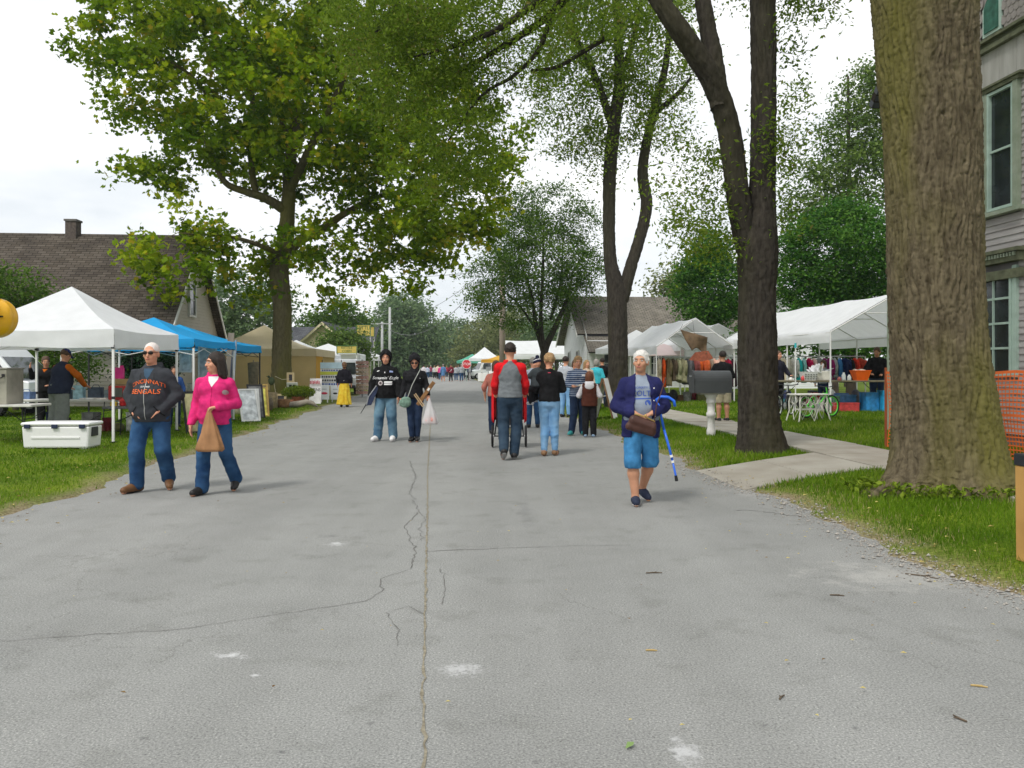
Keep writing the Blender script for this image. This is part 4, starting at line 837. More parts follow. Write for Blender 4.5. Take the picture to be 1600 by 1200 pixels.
lg_m = pm('log_bark', (.14, .09, .05), .9, .4, 7, .5, 25)
for i, (px, py, D, r0, h_, lab) in enumerate([(412, 636, 30.8, .2, .62, 'dark upright log at the left of the trunk display'), (425, 638, 30.5, .19, .55, 'upright log with hollow top next to the dark log'), (402, 635, 31.3, .17, .5, 'short brown log behind the upright logs'), (442, 637, 30.4, .27, .3, 'wide low stump under the square birch frame'), (452, 636, 30.8, .18, .26, 'small red-brown stump by the shrub pot')]):
    thing1('log', MB().lathe([(r0, 0), (r0*1.02, h_*.4), (r0*.95, h_), (r0*.6, h_+.01), (r0*.55, h_-.06)], 14), pm('log_%d' % i, [(.09, .06, .04), (.26, .2, .11), (.2, .11, .05), (.17, .09, .04), (.22, .08, .04)][i], .9, .4, 8, .5, 25), lab, 'log', onground(*gp(px, py, .06).xy), 0, 'logs at the maple trunk', smooth=True)
thing1('driftwood', MB().tube([(-.55, 0, .08), (-.3, .02, .13), (0, 0, .15), (.25, 0, .22), (.45, 0, .17), (.62, 0, .05)], [.05, .1, .12, .1, .08, .03], 10), grey_wood, 'bleached driftwood branch lying on the grass by the shrub', 'driftwood', onground(*gp(468, 637, .06).xy), .1, smooth=True)
# ------------------------------------------------------------------ signs by the tan tent
def text_mesh(body, size, mat, align='CENTER', shear=0.0, sub=0.0, extr=0.0):
    cu = bpy.data.curves.new('t', 'FONT'); cu.body = body; cu.size = size; cu.align_x = align; cu.align_y = 'CENTER'; cu.shear = shear; cu.extrude = extr; cu.resolution_u = 3
    ob = bpy.data.objects.new('t', cu); COL.objects.link(ob); dg = bpy.context.evaluated_depsgraph_get(); me = bpy.data.meshes.new_from_object(ob.evaluated_get(dg)); bpy.data.objects.remove(ob); bpy.data.curves.remove(cu)
    if sub:
        bm = bmesh.new(); bm.from_mesh(me); bmesh.ops.triangulate(bm, faces=bm.faces[:])
        for _ in range(4):
            ed = [e for e in bm.edges if e.calc_length() > sub]
            if not ed: break
            bmesh.ops.subdivide_edges(bm, edges=ed, cuts=1); bmesh.ops.triangulate(bm, faces=bm.faces[:])
        bm.to_mesh(me); bm.free()
    me.materials.clear(); me.materials.append(mat); return me
ink = pm('black_ink', (.02, .02, .02), .7); ink_red = pm('red_ink', (.5, .04, .08), .7); ink_teal = pm('teal_ink', (.1, .35, .35), .7); ink_blue = pm('blue_ink', (.03, .08, .35), .7); ink_green = pm('green_ink', (.05, .16, .06), .7); ink_white = pm('white_ink', (.8, .8, .8), .7); ink_orange = pm('orange_ink', (.75, .14, .03), .8, .2)
def flat_text(body, size, mat, parent, loc, shear=0): return link('lettering', text_mesh(body, size, mat, shear=shear), parent, loc, (pi/2, 0, 0))
D0 = 33.5
def ground_y(D, px): return onground((px-800)/FPX*D, D)
sg = empty('sign_board', ground_y(34.5, 518), -.15, 'tall rack of stacked printed street signs by the yellow tent wall', 'sign')
for s_ in (-.42, .42): MB().tube([(s_, .03, 0), (s_, .03, 1.75)], .018, 6).build('post', black_metal, sg)
for (z, h_, c_, tx, im) in ((1.52, .26, (.55, .72, .80), '', None), (1.32, .1, (.75, .75, .72), 'STREET', ink_blue), (1.2, .12, (.62, .66, .08), '', None), (1.05, .14, (.8, .8, .8), 'MAIN ST', ink), (.9, .14, (.8, .8, .8), 'PARKING', ink), (.74, .14, (.75, .78, .85), 'COLTS', ink_blue)):
    p_ = MB().box((0, 0, z), (.98, .03, h_)).build('sign_panel', pm('panel_%d' % int(z*100), c_, .5, .08), sg)
    if tx and im: flat_text(tx if tx not in ('COLTS', 'STREET', 'MAIN ST', 'PARKING') else '', .1, im, p_, (0, -.02, z)) if False else None
    bar = MB(); x_ = -.42
    while x_ < .4 and im: ww = random.uniform(.05, .11); bar.box((x_+ww/2, -.018, z), (ww*.8, .004, h_*.55)); x_ += ww+.02
    if im: bar.build('print', im, p_)
for i, px in enumerate((507, 524)):
    sb = empty('sign_box', ground_y(33.8+i*.4, px), -.1, ['white framed sign with a red emblem on the grass', 'white framed sign with a black emblem on the grass'][i], 'sign')
    MB().box((0, 0, .42), (.40, .04, .60)).build('panel', pm('sign_white', (.72, .75, .77), .5, .04), sb); 
    for s_ in (-.13, .13): MB().box((s_, 0, .06), (.04, .04, .12)).build('foot', white_paint, sb)
    MB().ball((0, -.024, .38), ((.14, .012, .05), (.1, .012, .04))[i], 12, 6).build('emblem', (ink_red, ink)[i], sb); MB().box((0, -.023, .55), (.2, .006, .03)).build('print', pm('pale_print', (.4, .42, .45), .6), sb)
hs_ = empty('handmade_sign', ground_y(32.6, 493), -.2, 'handmade white SIGNS board with pink and black letters', 'sign')
MB().box((0, 0, .5), (.5, .03, 1.0), R=Matrix.Rotation(-.12, 3, 'X')).build('panel', pm('poster_white', (.78, .76, .76), .6, .08), hs_)
flat_text('SIGNS', .17, ink, hs_, (0.0, -.022, .55)); flat_text('FUNNY', .14, ink_red, hs_, (0, -.065, .86)) if False else None
mb = MB()
for k in range(7): mb.box((-.18+.06*k, -.062-.0, .84+.02*(k % 2)), (.035, .006, .12), R=Matrix.Rotation(-.12, 3, 'X'))
mb.build('pink_lettering', ink_red, hs_)
mb = MB()
for k in range(5): mb.box((-.16+.075*k, -.004-.01, .2+.015*(k % 2)), (.045, .006, .12), R=Matrix.Rotation(-.12, 3, 'X'))
mb.build('teal_lettering', ink_teal, hs_)
# shrub in a terracotta pot
# ------------------------------------------------------------------ food stand signs on tall posts
ymat = pm('sign_yellow', (.66, .50, .12), .6, .1, 3)
def stand_sign(label, px, py, D, w_, h_, txt, rz=0):
    p = at(px, py, D); b = onground(p.x, D); r_ = empty('stand_sign', b, rz, label, 'sign', 'yellow food stand signs'); z = p.z-b.z
    MB().box((0, 0, z), (w_, .06, h_)).build('panel', ymat, r_, bevel=.01)
    fr = MB()
    for s_ in (-1, 1): fr.box((s_*(w_/2-.02), -.04, z), (.04, .02, h_)); fr.box((0, -.04, z+s_*(h_/2-.02)), (w_-.09, .02, .04))
    fr.build('border', ink_green, r_)
    for s_ in (-1, 1): MB().tube([(s_*w_*.47, .06, 0), (s_*w_*.47, .06, z+h_/2)], .035, 6).build('post', white_paint, r_)
    for i, t_ in enumerate(txt): flat_text(t_, h_*.42, ink_green, r_, (0, -.04, z+h_*(.2-.42*i)))
stand_sign('wide yellow food sign over the white stand canopy', 542, 546, 51.4, 1.28, .5, ['KETTLE', 'CORN'])
stand_sign('high square yellow sign above the food stand', 568, 516, 58, 1.0, .8, ['KETTLE', 'CORN'], .05)
stand_sign('small pale yellow sign behind the high square sign', 578, 518, 60, .65, .75, [], .3)
mb = MB().lathe([(.05, 0), (.05, 1.85)], 8); rk = empty('postcard_rack', onground(at(566, 600, 41).x, 41), 0, 'tall spinning card rack full of red and brown cards at the kerb', 'rack'); mb.build('pole', steel, rk)
for k in range(9): MB().lathe([(.32, 0), (.32, .15)], 10, (0, 0, .15+k*.185)).build('card_tier', pm('cards_%d' % (k % 4), [(.35, .1, .08), (.3, .2, .12), (.45, .3, .2), (.3, .06, .05)][k % 4], .6, .6, 25, col2=(.55, .45, .38)), rk)
vehicle('white pickup truck parked behind the person in the yellow skirt', onground(at(556, 600, 44).x-.9, 45), pi/2+RA, 4.8, 1.9, 1.85, car_white, 'suv', 'truck')
vehicle('white off-roader parked on grass near the stop sign', onground(at(757, 590, 92).x+.2, 92), .35, 4.3, 1.8, 1.95, car_white, 'suv', 'car')
vehicle('dark car parked past the green canopy', onground(at(731, 590, 104).x+1.5, 104), .5, 4.4, 1.8, 1.45, pm('car_dark', (.03, .04, .045), .3, .1), 'car', 'car')
for i, (px, D, c_, lab, kd) in enumerate([(664, 150, (.7, .7, .7), 'white car far down the street left of the crowd', 'car'), (683, 165, (.6, .6, .55), 'silver van far down the street behind the crowd', 'van'), (700, 175, (.7, .7, .66), 'pale minibus far down the street behind the crowd', 'van'), (715, 160, (.3, .05, .05), 'dark red van far down the street behind the crowd', 'van'), (645, 160, (.75, .75, .73), 'white van far down the left side of the street', 'van')]):
    vehicle(lab, onground(at(px, 590, D).x, D), random.uniform(-.3, .3), 4.6, 1.8, 1.5 if kd == 'car' else 2.1, pm('far_car_%d' % i, c_, .3, .05), kd, 'car' if kd == 'car' else 'van', False)
# stop sign
st = empty('stop_sign', onground(at(729, 590, 84).x, 84), 0, 'red octagonal STOP sign on a post at the right verge', 'sign'); zz_ = at(729, 569, 84).z
oc = [(math.cos(pi/8+k*pi/4), math.sin(pi/8+k*pi/4)) for k in range(8)]
MB().tube([(0, .03, 0), (0, .03, zz_+.3)], .03, 6).build('post', pm('green_post', (.2, .3, .25), .6), st)
MB().prism([(a*.5, b*.5) for a, b in oc], .02, (0, 0, zz_), (1, 0, 0), (0, 0, 1)).build('border', ink_white, st); MB().prism([(a*.46, b*.46) for a, b in oc], .012, (0, -.013, zz_), (1, 0, 0), (0, 0, 1)).build('face', pm('stop_red', (.55, .03, .04), .5, .05), st)
flat_text('STOP', .36, ink_white, st, (0, -.024, zz_))
thing1('white_crates', MB().box((0, 0, .4), (2.6, .8, .8)).box((.3, 0, .9), (1.2, .6, .2)), white_plast, 'white covered table beside the far off-roader', 'table', onground(at(768, 590, 80).x, 80), 0, bevel=.02)
# signpost thin
thing1('verge_post', MB().tube([(0, 0, 0), (0, 0, 1.3)], .03, 6).box((0, -.04, 1.35), (.35, .02, .3)), steel, 'thin grey sign post on the right verge', 'post', onground(at(763, 590, 62).x, 62))
# utility poles and wires
pole_m = pm('pole_wood', (.34, .28, .22), .9, .25, 3, .3, 30, stretch=(1, 1, .1)); pole_g = pm('pole_grey', (.42, .43, .43), .8, .1)
def upole(label, px, D, ytop, rad, mat, arm=None):
    b = onground(at(px, 590, D).x, D); z = at(px, ytop, D).z-b.z; r_ = empty('utility_pole', b, 0, label, 'pole', 'utility poles'); MB().tube([(0, 0, 0), (0, 0, z)], [rad, rad*.75], 10).build('pole', mat, r_, smooth=True)
    if arm: MB().box((0, -.1, z-arm[1]), (arm[0], .1, .12)).build('crossarm', mat, r_); [MB().lathe([(.05, 0), (.06, .06), (.03, .14)], 8, (s_*arm[0]*.42, -.1, z-arm[1]+.06)).build('insulator', dark_plast, r_) for s_ in (-1, 1)]
    return b+Vector((0, 0, z))
w1 = upole('pale utility pole left of the hooded couple with a crossarm', 597, 92, 503, .17, pole_g, (2.4, .2)); w2 = upole('tall pale utility pole behind the hooded man', 609, 100, 480, .18, pole_g)
w3 = upole('weathered wooden utility pole by the multi-stemmed tree', 785, 58, 400, .23, pole_m)
upole('distant thin utility pole above the right treeline', 845, 150, 490, .16, pole_g)
def wire(label, a, b, sag, r_=.015):
    a, b = Vector(a), Vector(b); c = (a+b)/2; pts = []
    for i in range(25): t_ = i/24; q = a.lerp(b, t_); q.z -= sag*4*t_*(1-t_); pts.append(q-a)
    o = MB().tube(pts, r_, 4).build('overhead_wire', pm('wire', (.12, .12, .13), .6)); o.location = a; tag(o, label, 'wire', 'overhead wires')
wire('slack overhead wire between the pale pole and the wooden pole', w2+Vector((0, 0, -.3))*0+Vector((0, 0, at(609, 515, 100).z-w2.z)), at(785, 395, 58), 2.6, .03)
wire('upper overhead wire crossing the street to the wooden pole', at(640, 492, 150), at(785, 400, 58), 1.0, .025); wire('high overhead wire over the street', at(560, 432, 80), at(785, 420, 58), .3, .018)
wire('overhead wire running left from the pale poles', w1+Vector((0, 0, -.3)), at(530, 470, 70), 1.0, .025)
# ================================================================== right side: mailbox, sandwich board, fence, bin, wicker table, bike, goods
mbp = onground(*at(1111, 680, 16.5).xy); ml = empty('mailbox', mbp, .04, 'big dark grey mailbox on a white turned column', 'mailbox'); zt3 = at(0, 616, 16.5).z-mbp.z
prof = [(.10, 0), (.12, .02), (.12, .12), (.10, .16), (.095, zt3*.45), (.125, zt3*.47), (.13, zt3*.55), (.10, zt3*.58), (.105, zt3*.78), (.13, zt3*.80), (.13, zt3*.84), (.12, zt3*.9), (.17, zt3*.97), (.18, zt3)]
MB().lathe([(a_*.74, b_) for a_, b_ in prof], 18).build('column', pm('chalky_white', (.60, .58, .56), .8, .2, 7, .3, 25, col2=(.72, .70, .68)), ml, smooth=True); MB().bx(-.25, .25, -.16, .16, zt3+.001, zt3+.03).build('shelf', pm('shelf_wood', (.4, .38, .34), .9), ml)
arc = [(-.2, 0), (.2, 0), (.2, .24)]+[(.2*math.cos(a), .24+.2*math.sin(a)) for a in np.linspace(0, pi, 13)[1:-1]]+[(-.2, .24)]
bb = MB().prism(arc, .74, (0, 0, zt3+.032), (0, 1, 0), (0, 0, 1)).build('box', pm('mailbox_grey', (.055, .06, .062), .55, .15, 4), ml)
MB().prism([(a*1.04, b*1.03) for a, b in arc], .02, (-.385, 0, zt3+.034), (0, 1, 0), (0, 0, 1)).build('door', pm('mailbox_door', (.04, .043, .045), .5), bb); MB().box((-.41, 0, zt3+.36), (.04, .06, .03)).build('latch', steel, bb)
af = empty('sandwich_board', onground(*at(945, 650, 22.5).xy), 1.25, 'white A-frame sandwich board standing on the verge', 'sign')
for s_ in (-1, 1):
    R = Matrix.Rotation(s_*.25, 3, 'X'); MB().box((0, s_*.15, .56), (.62, .025, 1.14), R=R).build('board', white_paint, af); MB().box((-.315, s_*.15, .56), (.02, .045, 1.16), R=R).box((.315, s_*.15, .56), (.02, .045, 1.16), R=R).build('edge_rail', wood, af)
# orange safety fence
fm = pm('safety_orange', (.70, .14, .025), .55, .1, 3, trans=0); fo = empty('safety_fence', onground(*at(1386, 700, 13.7).xy), 0, 'orange plastic mesh safety fence around the old house lawn', 'fence'); ox = fo.location
def fence_run(p0, p1, name, lean=0.0, off0=0.0, wav=.05):
    p0, p1 = Vector(p0), Vector(p1); n = int((p1-p0).length/.058); mbk = MB(); Hh = 1.22; nn = (p1-p0).normalized(); nr = Vector((-nn.y, nn.x, 0))
    def pt(i, z): 
        t_ = i/n; q = p0.lerp(p1, t_); g_ = max(0, float(ground_h(q.x, q.y))); sagz = -.05*math.sin(pi*((t_*(p1-p0).length/2.4) % 1)); q = q+nr*(wav*math.sin(i*.21+z*3)+lean*z); q.z = g_+.03+z*(1+sagz/Hh); return q-ox
    rows = 20
    for j in range(rows+1):
        z = Hh*j/rows; th = .019 if j not in (0, rows, rows//2) else .04
        for i in range(n):
            a, b = pt(i, z), pt(i+1, z); mbk.add([a+Vector((0, 0, -th/2)), b+Vector((0, 0, -th/2)), b+Vector((0, 0, th/2)), a+Vector((0, 0, th/2))], [(0, 1, 2, 3)])
    for i in range(n+1):
        for j in range(rows):
            a, b = pt(i, Hh*j/rows), pt(i, Hh*(j+1)/rows); d = nn*.008; off = nr*.002; mbk.add([a-d+off, a+d+off, b+d+off, b-d+off], [(0, 1, 2, 3)])
    return mbk.build(name, fm, fo, recalc=False)
f0 = at(1386, 700, 13.75); f1 = at(1640, 700, 11.0)
fence_run((f0.x, f0.y, 0), (f0.x+(f1.x-f0.x)*1.45, f0.y+(f1.y-f0.y)*1.45, 0), 'mesh'); None
for q in ((f0.x, f0.y), ((f0.x+f1.x)/2, (f0.y+f1.y)/2), (f0.x+(f1.x-f0.x)*1.44, f0.y+(f1.y-f0.y)*1.44)):
    gq = onground(*q); MB().box((q[0]-ox.x+.0, q[1]-ox.y+.045, gq.z-ox.z+.66), (.035, .02, 1.34)).build('stake', pm('rust_stake', (.3, .08, .03), .8), fo)
# tan bin at the right edge
tbp = gxy(1668, 885); tb2 = empty('trash_bin', tbp, .1, 'tan cardboard bin with a black bag folded over its rim', 'bin')
rbox(.46, .46, 0, .70, .98).build('body', pm('tan_card', (.48, .27, .08), .85, .12, 4), tb2, bevel=.006); rbox(.475, .475, .70, .79, 1.0).build('bag_rim', pm('bag_black', (.02, .022, .026), .35, .2, 9), tb2, bevel=.01)
# white wicker table
wk = empty('wicker_table', onground(*gxy(1263, 658).xy), .25, 'white wicker side table on the lawn in front of the bicycle', 'table'); wm = pm('wicker_white', (.72, .70, .64), .7, .12, 20, .3, 90)
MB().box((0, 0, .63), (.82, .5, .03)).build('table_top', wm, wk, bevel=.01); MB().box((0, 0, .28), (.6, .34, .02)).build('shelf', wm, wk)
for sx in (-1, 1):
    for sy in (-1, 1):
        MB().tube([(sx*.42, sy*.26, 0), (sx*.36, sy*.22, .25), (sx*.37, sy*.22, .45), (sx*.34, sy*.2, .62)], [.016, .018, .018, .016], 7).build('leg', wm, wk)
sc_ = MB()
for sy in (-1, 1):
    for k in range(3):
        cx = -.24+.24*k; sc_.tube([(cx+.11*math.cos(a), sy*.22, .5+.1*math.sin(a)) for a in np.linspace(0, 2*pi, 13)[:-1]], .008, 5, closed=True); sc_.tube([(cx-.1, sy*.2, .30), (cx, sy*.21, .46), (cx+.1, sy*.2, .30)], .008, 5)
    sc_.tube([(-.12, sy*.2, .27), (0, sy*.24, .02), (.12, sy*.2, .27)], .012, 6); sc_.tube([(-.06, sy*.2, .27), (0, sy*.22, .12), (.06, sy*.2, .27)], .008, 5)
for sx in (-1, 1):
    sc_.tube([(sx*.37, .1*math.cos(a), .5+.1*math.sin(a)) for a in np.linspace(0, 2*pi, 13)[:-1]], .008, 5, closed=True); sc_.tube([(sx*.34, -.12, .27), (sx*.38, 0, .04), (sx*.34, .12, .27)], .01, 6)
sc_.build('scrollwork', wm, wk)
# green bicycle
def bicycle(label, loc, rz, fcol, rimcol, s_=1.0):
    r_ = empty('bicycle', loc, rz, label, 'bicycle'); wr = .27*s_; wb_ = .92*s_
    for x in (-wb_/2, wb_/2):
        w_ = MB().tube([(x+wr*math.cos(a), 0, wr+.02+wr*math.sin(a)) for a in np.linspace(0, 2*pi, 29)[:-1]], .022, 7, closed=True).build('wheel', rubber, r_)
        MB().tube([(x+(wr-.03)*math.cos(a), 0, wr+.02+(wr-.03)*math.sin(a)) for a in np.linspace(0, 2*pi, 29)[:-1]], .014, 6, closed=True).build('rim', rimcol, w_)
        sp = MB()
        for k in range(12): a = k*pi/6; sp.tube([(x, 0, wr+.02), (x+(wr-.03)*math.cos(a), .0, wr+.02+(wr-.03)*math.sin(a))], .003, 4)
        sp.build('spokes', steel, w_)
    f = MB(); bb_ = (-.08*s_, 0, .27*s_); st_ = (-.2*s_, 0, .58*s_); hd = (.3*s_, 0, .62*s_)
    for a, b in ((bb_, st_), (st_, hd), (bb_, hd), (bb_, (-wb_/2, 0, wr+.02)), (st_, (-wb_/2, 0, wr+.02)), (hd, (wb_/2, 0, wr+.02))): f.tube([a, b], .018, 7)
    f.tube([hd, (.26*s_, 0, .78*s_)], .014, 6); f.build('frame', fcol, r_)
    MB().tube([(.2*s_, -.28, .82*s_), (.26*s_, -.1, .79*s_), (.26*s_, .1, .79*s_), (.2*s_, .28, .82*s_)], .012, 6).build('handlebar', black_metal, r_); MB().box((-.24*s_, 0, .68*s_), (.22, .11, .05)).tube([(-.22*s_, 0, .56*s_), (-.24*s_, 0, .67*s_)], .012, 6).build('saddle', rubber, r_, bevel=0)
    MB().lathe([(.09, -.005), (.09, .005)], 16, (-.08*s_, -.04, .27*s_), 'Y').tube([(-.08*s_, -.06, .27*s_), (.04, -.06, .16)], .01, 5).build('crank', steel, r_); return r_
lime = pm('lime_green', (.10, .62, .05), .4, .1)
bicycle('lime green bicycle with green rims behind the wicker table', onground(8.1-.55, 20.3), .5, lime, lime, .95)
bicycle('black bicycle with a white fork behind the thick forked tree', onground(7.0, 21.2), .9, black_metal, white_paint, 1.0)
# sale table under the long canopy
tcn_ = onground(8.85, 22.9); tw = table('long dark sale table under the big white canopy', tcn_, .03, 3.3, .75, .86, pm('table_dark', (.16, .14, .09), .7, .2), black_metal)
zt4 = tcn_.z+.863
ob = empty('orange_tub', Vector((9.6, 22.75, zt4)), 0, 'bright orange flared tub full of oddments on the sale table', 'tub'); om = pm('tub_orange', (.85, .13, .01), .45, .08)
MB().lathe([(.20, 0), (.30, .26), (.31, .26), (.31, .28), (.28, .28), (.19, .02)], 4, cap=False).lathe([(.2, .0), (.2, .015)], 4).build('tub', om, ob, rot=(0, 0, pi/4)); mb = MB()
for k in range(9): mb.ball((random.uniform(-.16, .16), random.uniform(-.12, .12), .25+random.uniform(0, .03)), random.uniform(.035, .06), 7, 5)
mb.build('contents', pm('oddments', (.6, .5, .4), .6, .5, 20), ob)
ob.scale = (1, 1, 1)
bk_ = empty('white_basket', Vector((8.15, 22.7, zt4)), .05, 'white perforated laundry basket with clear wrap on the sale table', 'basket')
MB().lathe([(.20, 0), (.27, .22), (.28, .24)], 4, cap=True).build('basket', white_plast, bk_, rot=(0, 0, pi/4)); mb = MB()
for k in range(5):
    for j in range(3): mb.box((-.15+.075*k, -.155-.018*j, .05+.06*j), (.03, .03, .02))
mb.build('holes', pm('hole_grey', (.12, .12, .12), .8), bk_)
mb = MB()
for k in range(26): a = random.uniform(0, 2*pi); q = Vector((.25+.12*math.cos(a), .1*math.sin(a), .2)); d = Vector((random.gauss(0, .12), random.gauss(0, .08), random.uniform(.05, .26))); mb.add([q, q+d+Vector((.05, 0, 0)), q+d*1.1, q+d*.6-Vector((.06, 0, 0))], [(0, 1, 2), (0, 2, 3)])
mb.build('clear_wrap', pm('wrap', (.75, .76, .78), .15, .05, alpha=.75), bk_)
thing1('white_bin', MB().box((0, 0, .13), (.42, .3, .26)), pm('bin_cream', (.68, .66, .58), .6), 'cream storage bin beside the white perforated basket', 'bin', (8.55, 22.85, zt4), .04, bevel=.02)
for i, (x, h_, c_, lab) in enumerate([(7.65, .09, (.75, .73, .68), 'folded white cloth on the sale table'), (7.98, .13, (.6, .05, .05), 'small red cup on the sale table'), (9.1, .22, (.6, .65, .65), 'tall clear bottle on the sale table'), (9.25, .16, (.55, .58, .56), 'short clear jar beside the orange tub'), (8.98, .1, (.4, .1, .08), 'dark red can on the sale table'), (7.15, .12, (.3, .5, .55), 'teal cup at the end of the sale table')]):
    thing1('tabletop_item', MB().lathe([(.05, 0), (.055, h_*.1), (.055, h_*.65), (.03, h_*.85), (.03, h_)], 10), pm('tbl_%d' % i, c_, .3, .1, spec=.5), lab, 'goods', (x, 22.65, zt4), 0, 'small goods on the sale table', smooth=True)
for i, (x, y, w_, d_, h_, c_, lab) in enumerate([(9.95, 23.0, .38, .34, .5, (.03, .22, .5), 'blue plastic tote under the table end'), (10.35, 22.9, .3, .34, .55, (.02, .3, .55), 'bright blue cooler box by the orange fence'), (9.2, 22.9, .7, .4, .22, (.5, .06, .06), 'red flat crate under the sale table'), (8.9, 23.2, .5, .3, .4, (.15, .4, .25), 'green bottle pack under the sale table'), (9.4, 23.3, .5, .3, .42, (.1, .3, .6), 'blue bottle pack under the sale table'), (8.45, 22.8, .4, .35, .3, (.55, .5, .48), 'grey plastic bag heap under the sale table')]):
    mbk = MB().box((0, 0, h_/2), (w_, d_, h_)).box((0, 0, h_+.01), (w_*1.04, d_*1.04, .03)); thing1('storage_box', mbk, pm('stor_%d' % i, c_, .4, .3, 10), lab, 'box', onground(x, y), random.uniform(-.2, .2), 'boxes under the sale table')
rt = thing1('red_toolbox', MB().box((0, 0, .2), (.4, .3, .4), R=Matrix.Rotation(.5, 3, 'Y')), pm('rtb', (.5, .03, .04), .4, .2), 'tilted red case under the sale table', 'case', onground(8.6, 23.3)+Vector((0, 0, .08)), bevel=.02)
# clothes racks
def rack(label, x0, x1, y0, y1, z, legs=True):
    g0 = onground((x0+x1)/2, (y0+y1)/2); r_ = empty('clothes_rack', g0, 0, label, 'clothes rack'); a = Vector((x0, y0, z))-g0; b = Vector((x1, y1, z))-g0
    MB().tube([a, b], .018, 8).build('rail', steel, r_)
    for q in (a, b):
        MB().tube([(q.x, q.y, 0), q], .018, 8).build('upright', white_paint, r_); MB().tube([(q.x-.02, q.y-.3, .02), (q.x, q.y, .25), (q.x-.02, q.y+.3, .02)], .014, 6).build('foot', white_paint, r_)
def garment(label, p, length, col, w_=.17, dep=.42, rz=0.0, group=None):
    r_ = empty('hanging_garment', p, rz, label, 'garment', group); ph = random.uniform(0, 9); nz_, na = 12, 28; mb = MB()
    for i in range(nz_+1):
        t_ = i/nz_; z = -.05-length*t_
        sh = min(1, .25+t_*5.5); wy = dep/2*sh*(1-.08*math.sin(pi*t_)); wx = w_/2*(.35+.65*min(1, t_*4))*(1+.15*t_)
        for k in range(na):
            a = 2*pi*k/na; f_ = 1+.16*math.sin(5*a+ph)*min(1, t_*2)+.08*math.sin(9*a+2*ph+t_*3)
            mb.v.append((wx*f_*math.cos(a), wy*f_*math.sin(a), z+.02*math.sin(3*a+ph)*t_))
    for i in range(nz_):
        for k in range(na): mb.f.append((i*na+k, i*na+(k+1) % na, (i+1)*na+(k+1) % na, (i+1)*na+k))
    mb.f.append(tuple(range(na))); mb.f.append(tuple(nz_*na+k for k in range(na))[::-1])
    mb.build('fabric', col, r_, smooth=True)
    for s_ in (-1, 1): MB().tube([(0, s_*dep*.42, -.12), (.03, s_*dep*.5, -.3), (.02, s_*dep*.47, -.3-length*.4)], [.05, .055, .045], 8).build('sleeve', col, r_, smooth=True)
    MB().tube([(0, -dep*.4, -.1), (0, 0, -.045), (0, dep*.4, -.1)], .006, 5).tube([(0, 0, -.045), (0, 0, -.01), (0, .03, .02), (0, 0, .045), (0, -.025, .02)], .004, 5).build('hanger', steel, r_)
r1z = at(0, 558, 29.6).z; rack('steel clothes rack under the canopy with the leather hide', at(1022, 558, 29.6).x, at(1160, 558, 29.6).x, 29.6, 29.75, r1z)
cols1 = [('sand beige', (.55, .48, .36)), ('bright orange-red', (.75, .10, .02)), ('olive brown', (.16, .13, .07)), ('dark brown', (.10, .075, .05)), ('sage green', (.30, .30, .18)), ('moss khaki', (.26, .25, .15)), ('charcoal grey', (.07, .075, .08)), ('slate grey', (.13, .13, .14)), ('dusty red', (.35, .10, .09)), ('vivid orange', (.72, .13, .03)), ('rust orange', (.55, .12, .04)), ('taupe', (.25, .19, .14)), ('pale salmon pink', (.72, .42, .32)), ('light peach', (.70, .45, .36)), ('deep maroon', (.16, .01, .02)), ('wine red', (.28, .01, .04)), ('near-black plum', (.05, .02, .03))]
for i, (nm, c_) in enumerate(cols1):
    px = 1030+7.2*i; garment('%s garment on the rack under the leather hide canopy' % nm, Vector((at(px, 558, 29.65).x, 29.65, r1z)), random.uniform(.75, 1.05), cloth('r1_%d' % i, c_, .2), random.uniform(.15, .22), .42, random.uniform(-.5, .5), 'clothes on the leather hide canopy rack')
r2z = at(0, 557, 25.8).z; rack('steel clothes rack behind the sale table', at(1190, 557, 25.8).x, at(1352, 557, 25.8).x, 25.8, 25.8, r2z)
cols2 = [('navy', (.02, .02, .05)), ('cream', (.62, .55, .40)), ('tan', (.50, .38, .22)), ('straw cream', (.66, .58, .42)), ('ivory', (.70, .66, .56)), ('white', (.75, .74, .70)), ('turquoise', (.03, .50, .50)), ('pale aqua', (.30, .60, .58)), ('crimson', (.55, .02, .10)), ('shell pink', (.75, .55, .5)), ('steel grey', (.25, .26, .27)), ('purple', (.20, .02, .12)), ('plum', (.28, .03, .14)), ('silver grey', (.38, .39, .40)), ('denim blue', (.05, .18, .42)), ('dark navy', (.02, .03, .09)), ('black', (.02, .02, .02)), ('scarlet', (.60, .04, .02)), ('brick red', (.45, .07, .04))]
for i, (nm, c_) in enumerate(cols2):
    px = 1200+8.0*i; garment('%s garment on the rack behind the sale table' % nm, Vector((at(px, 557, 25.8).x, 25.8, r2z)), random.uniform(.6, .85), cloth('r2_%d' % i, c_, .2), random.uniform(.15, .2), .42, random.uniform(-.5, .5), 'clothes on the rack behind the sale table')
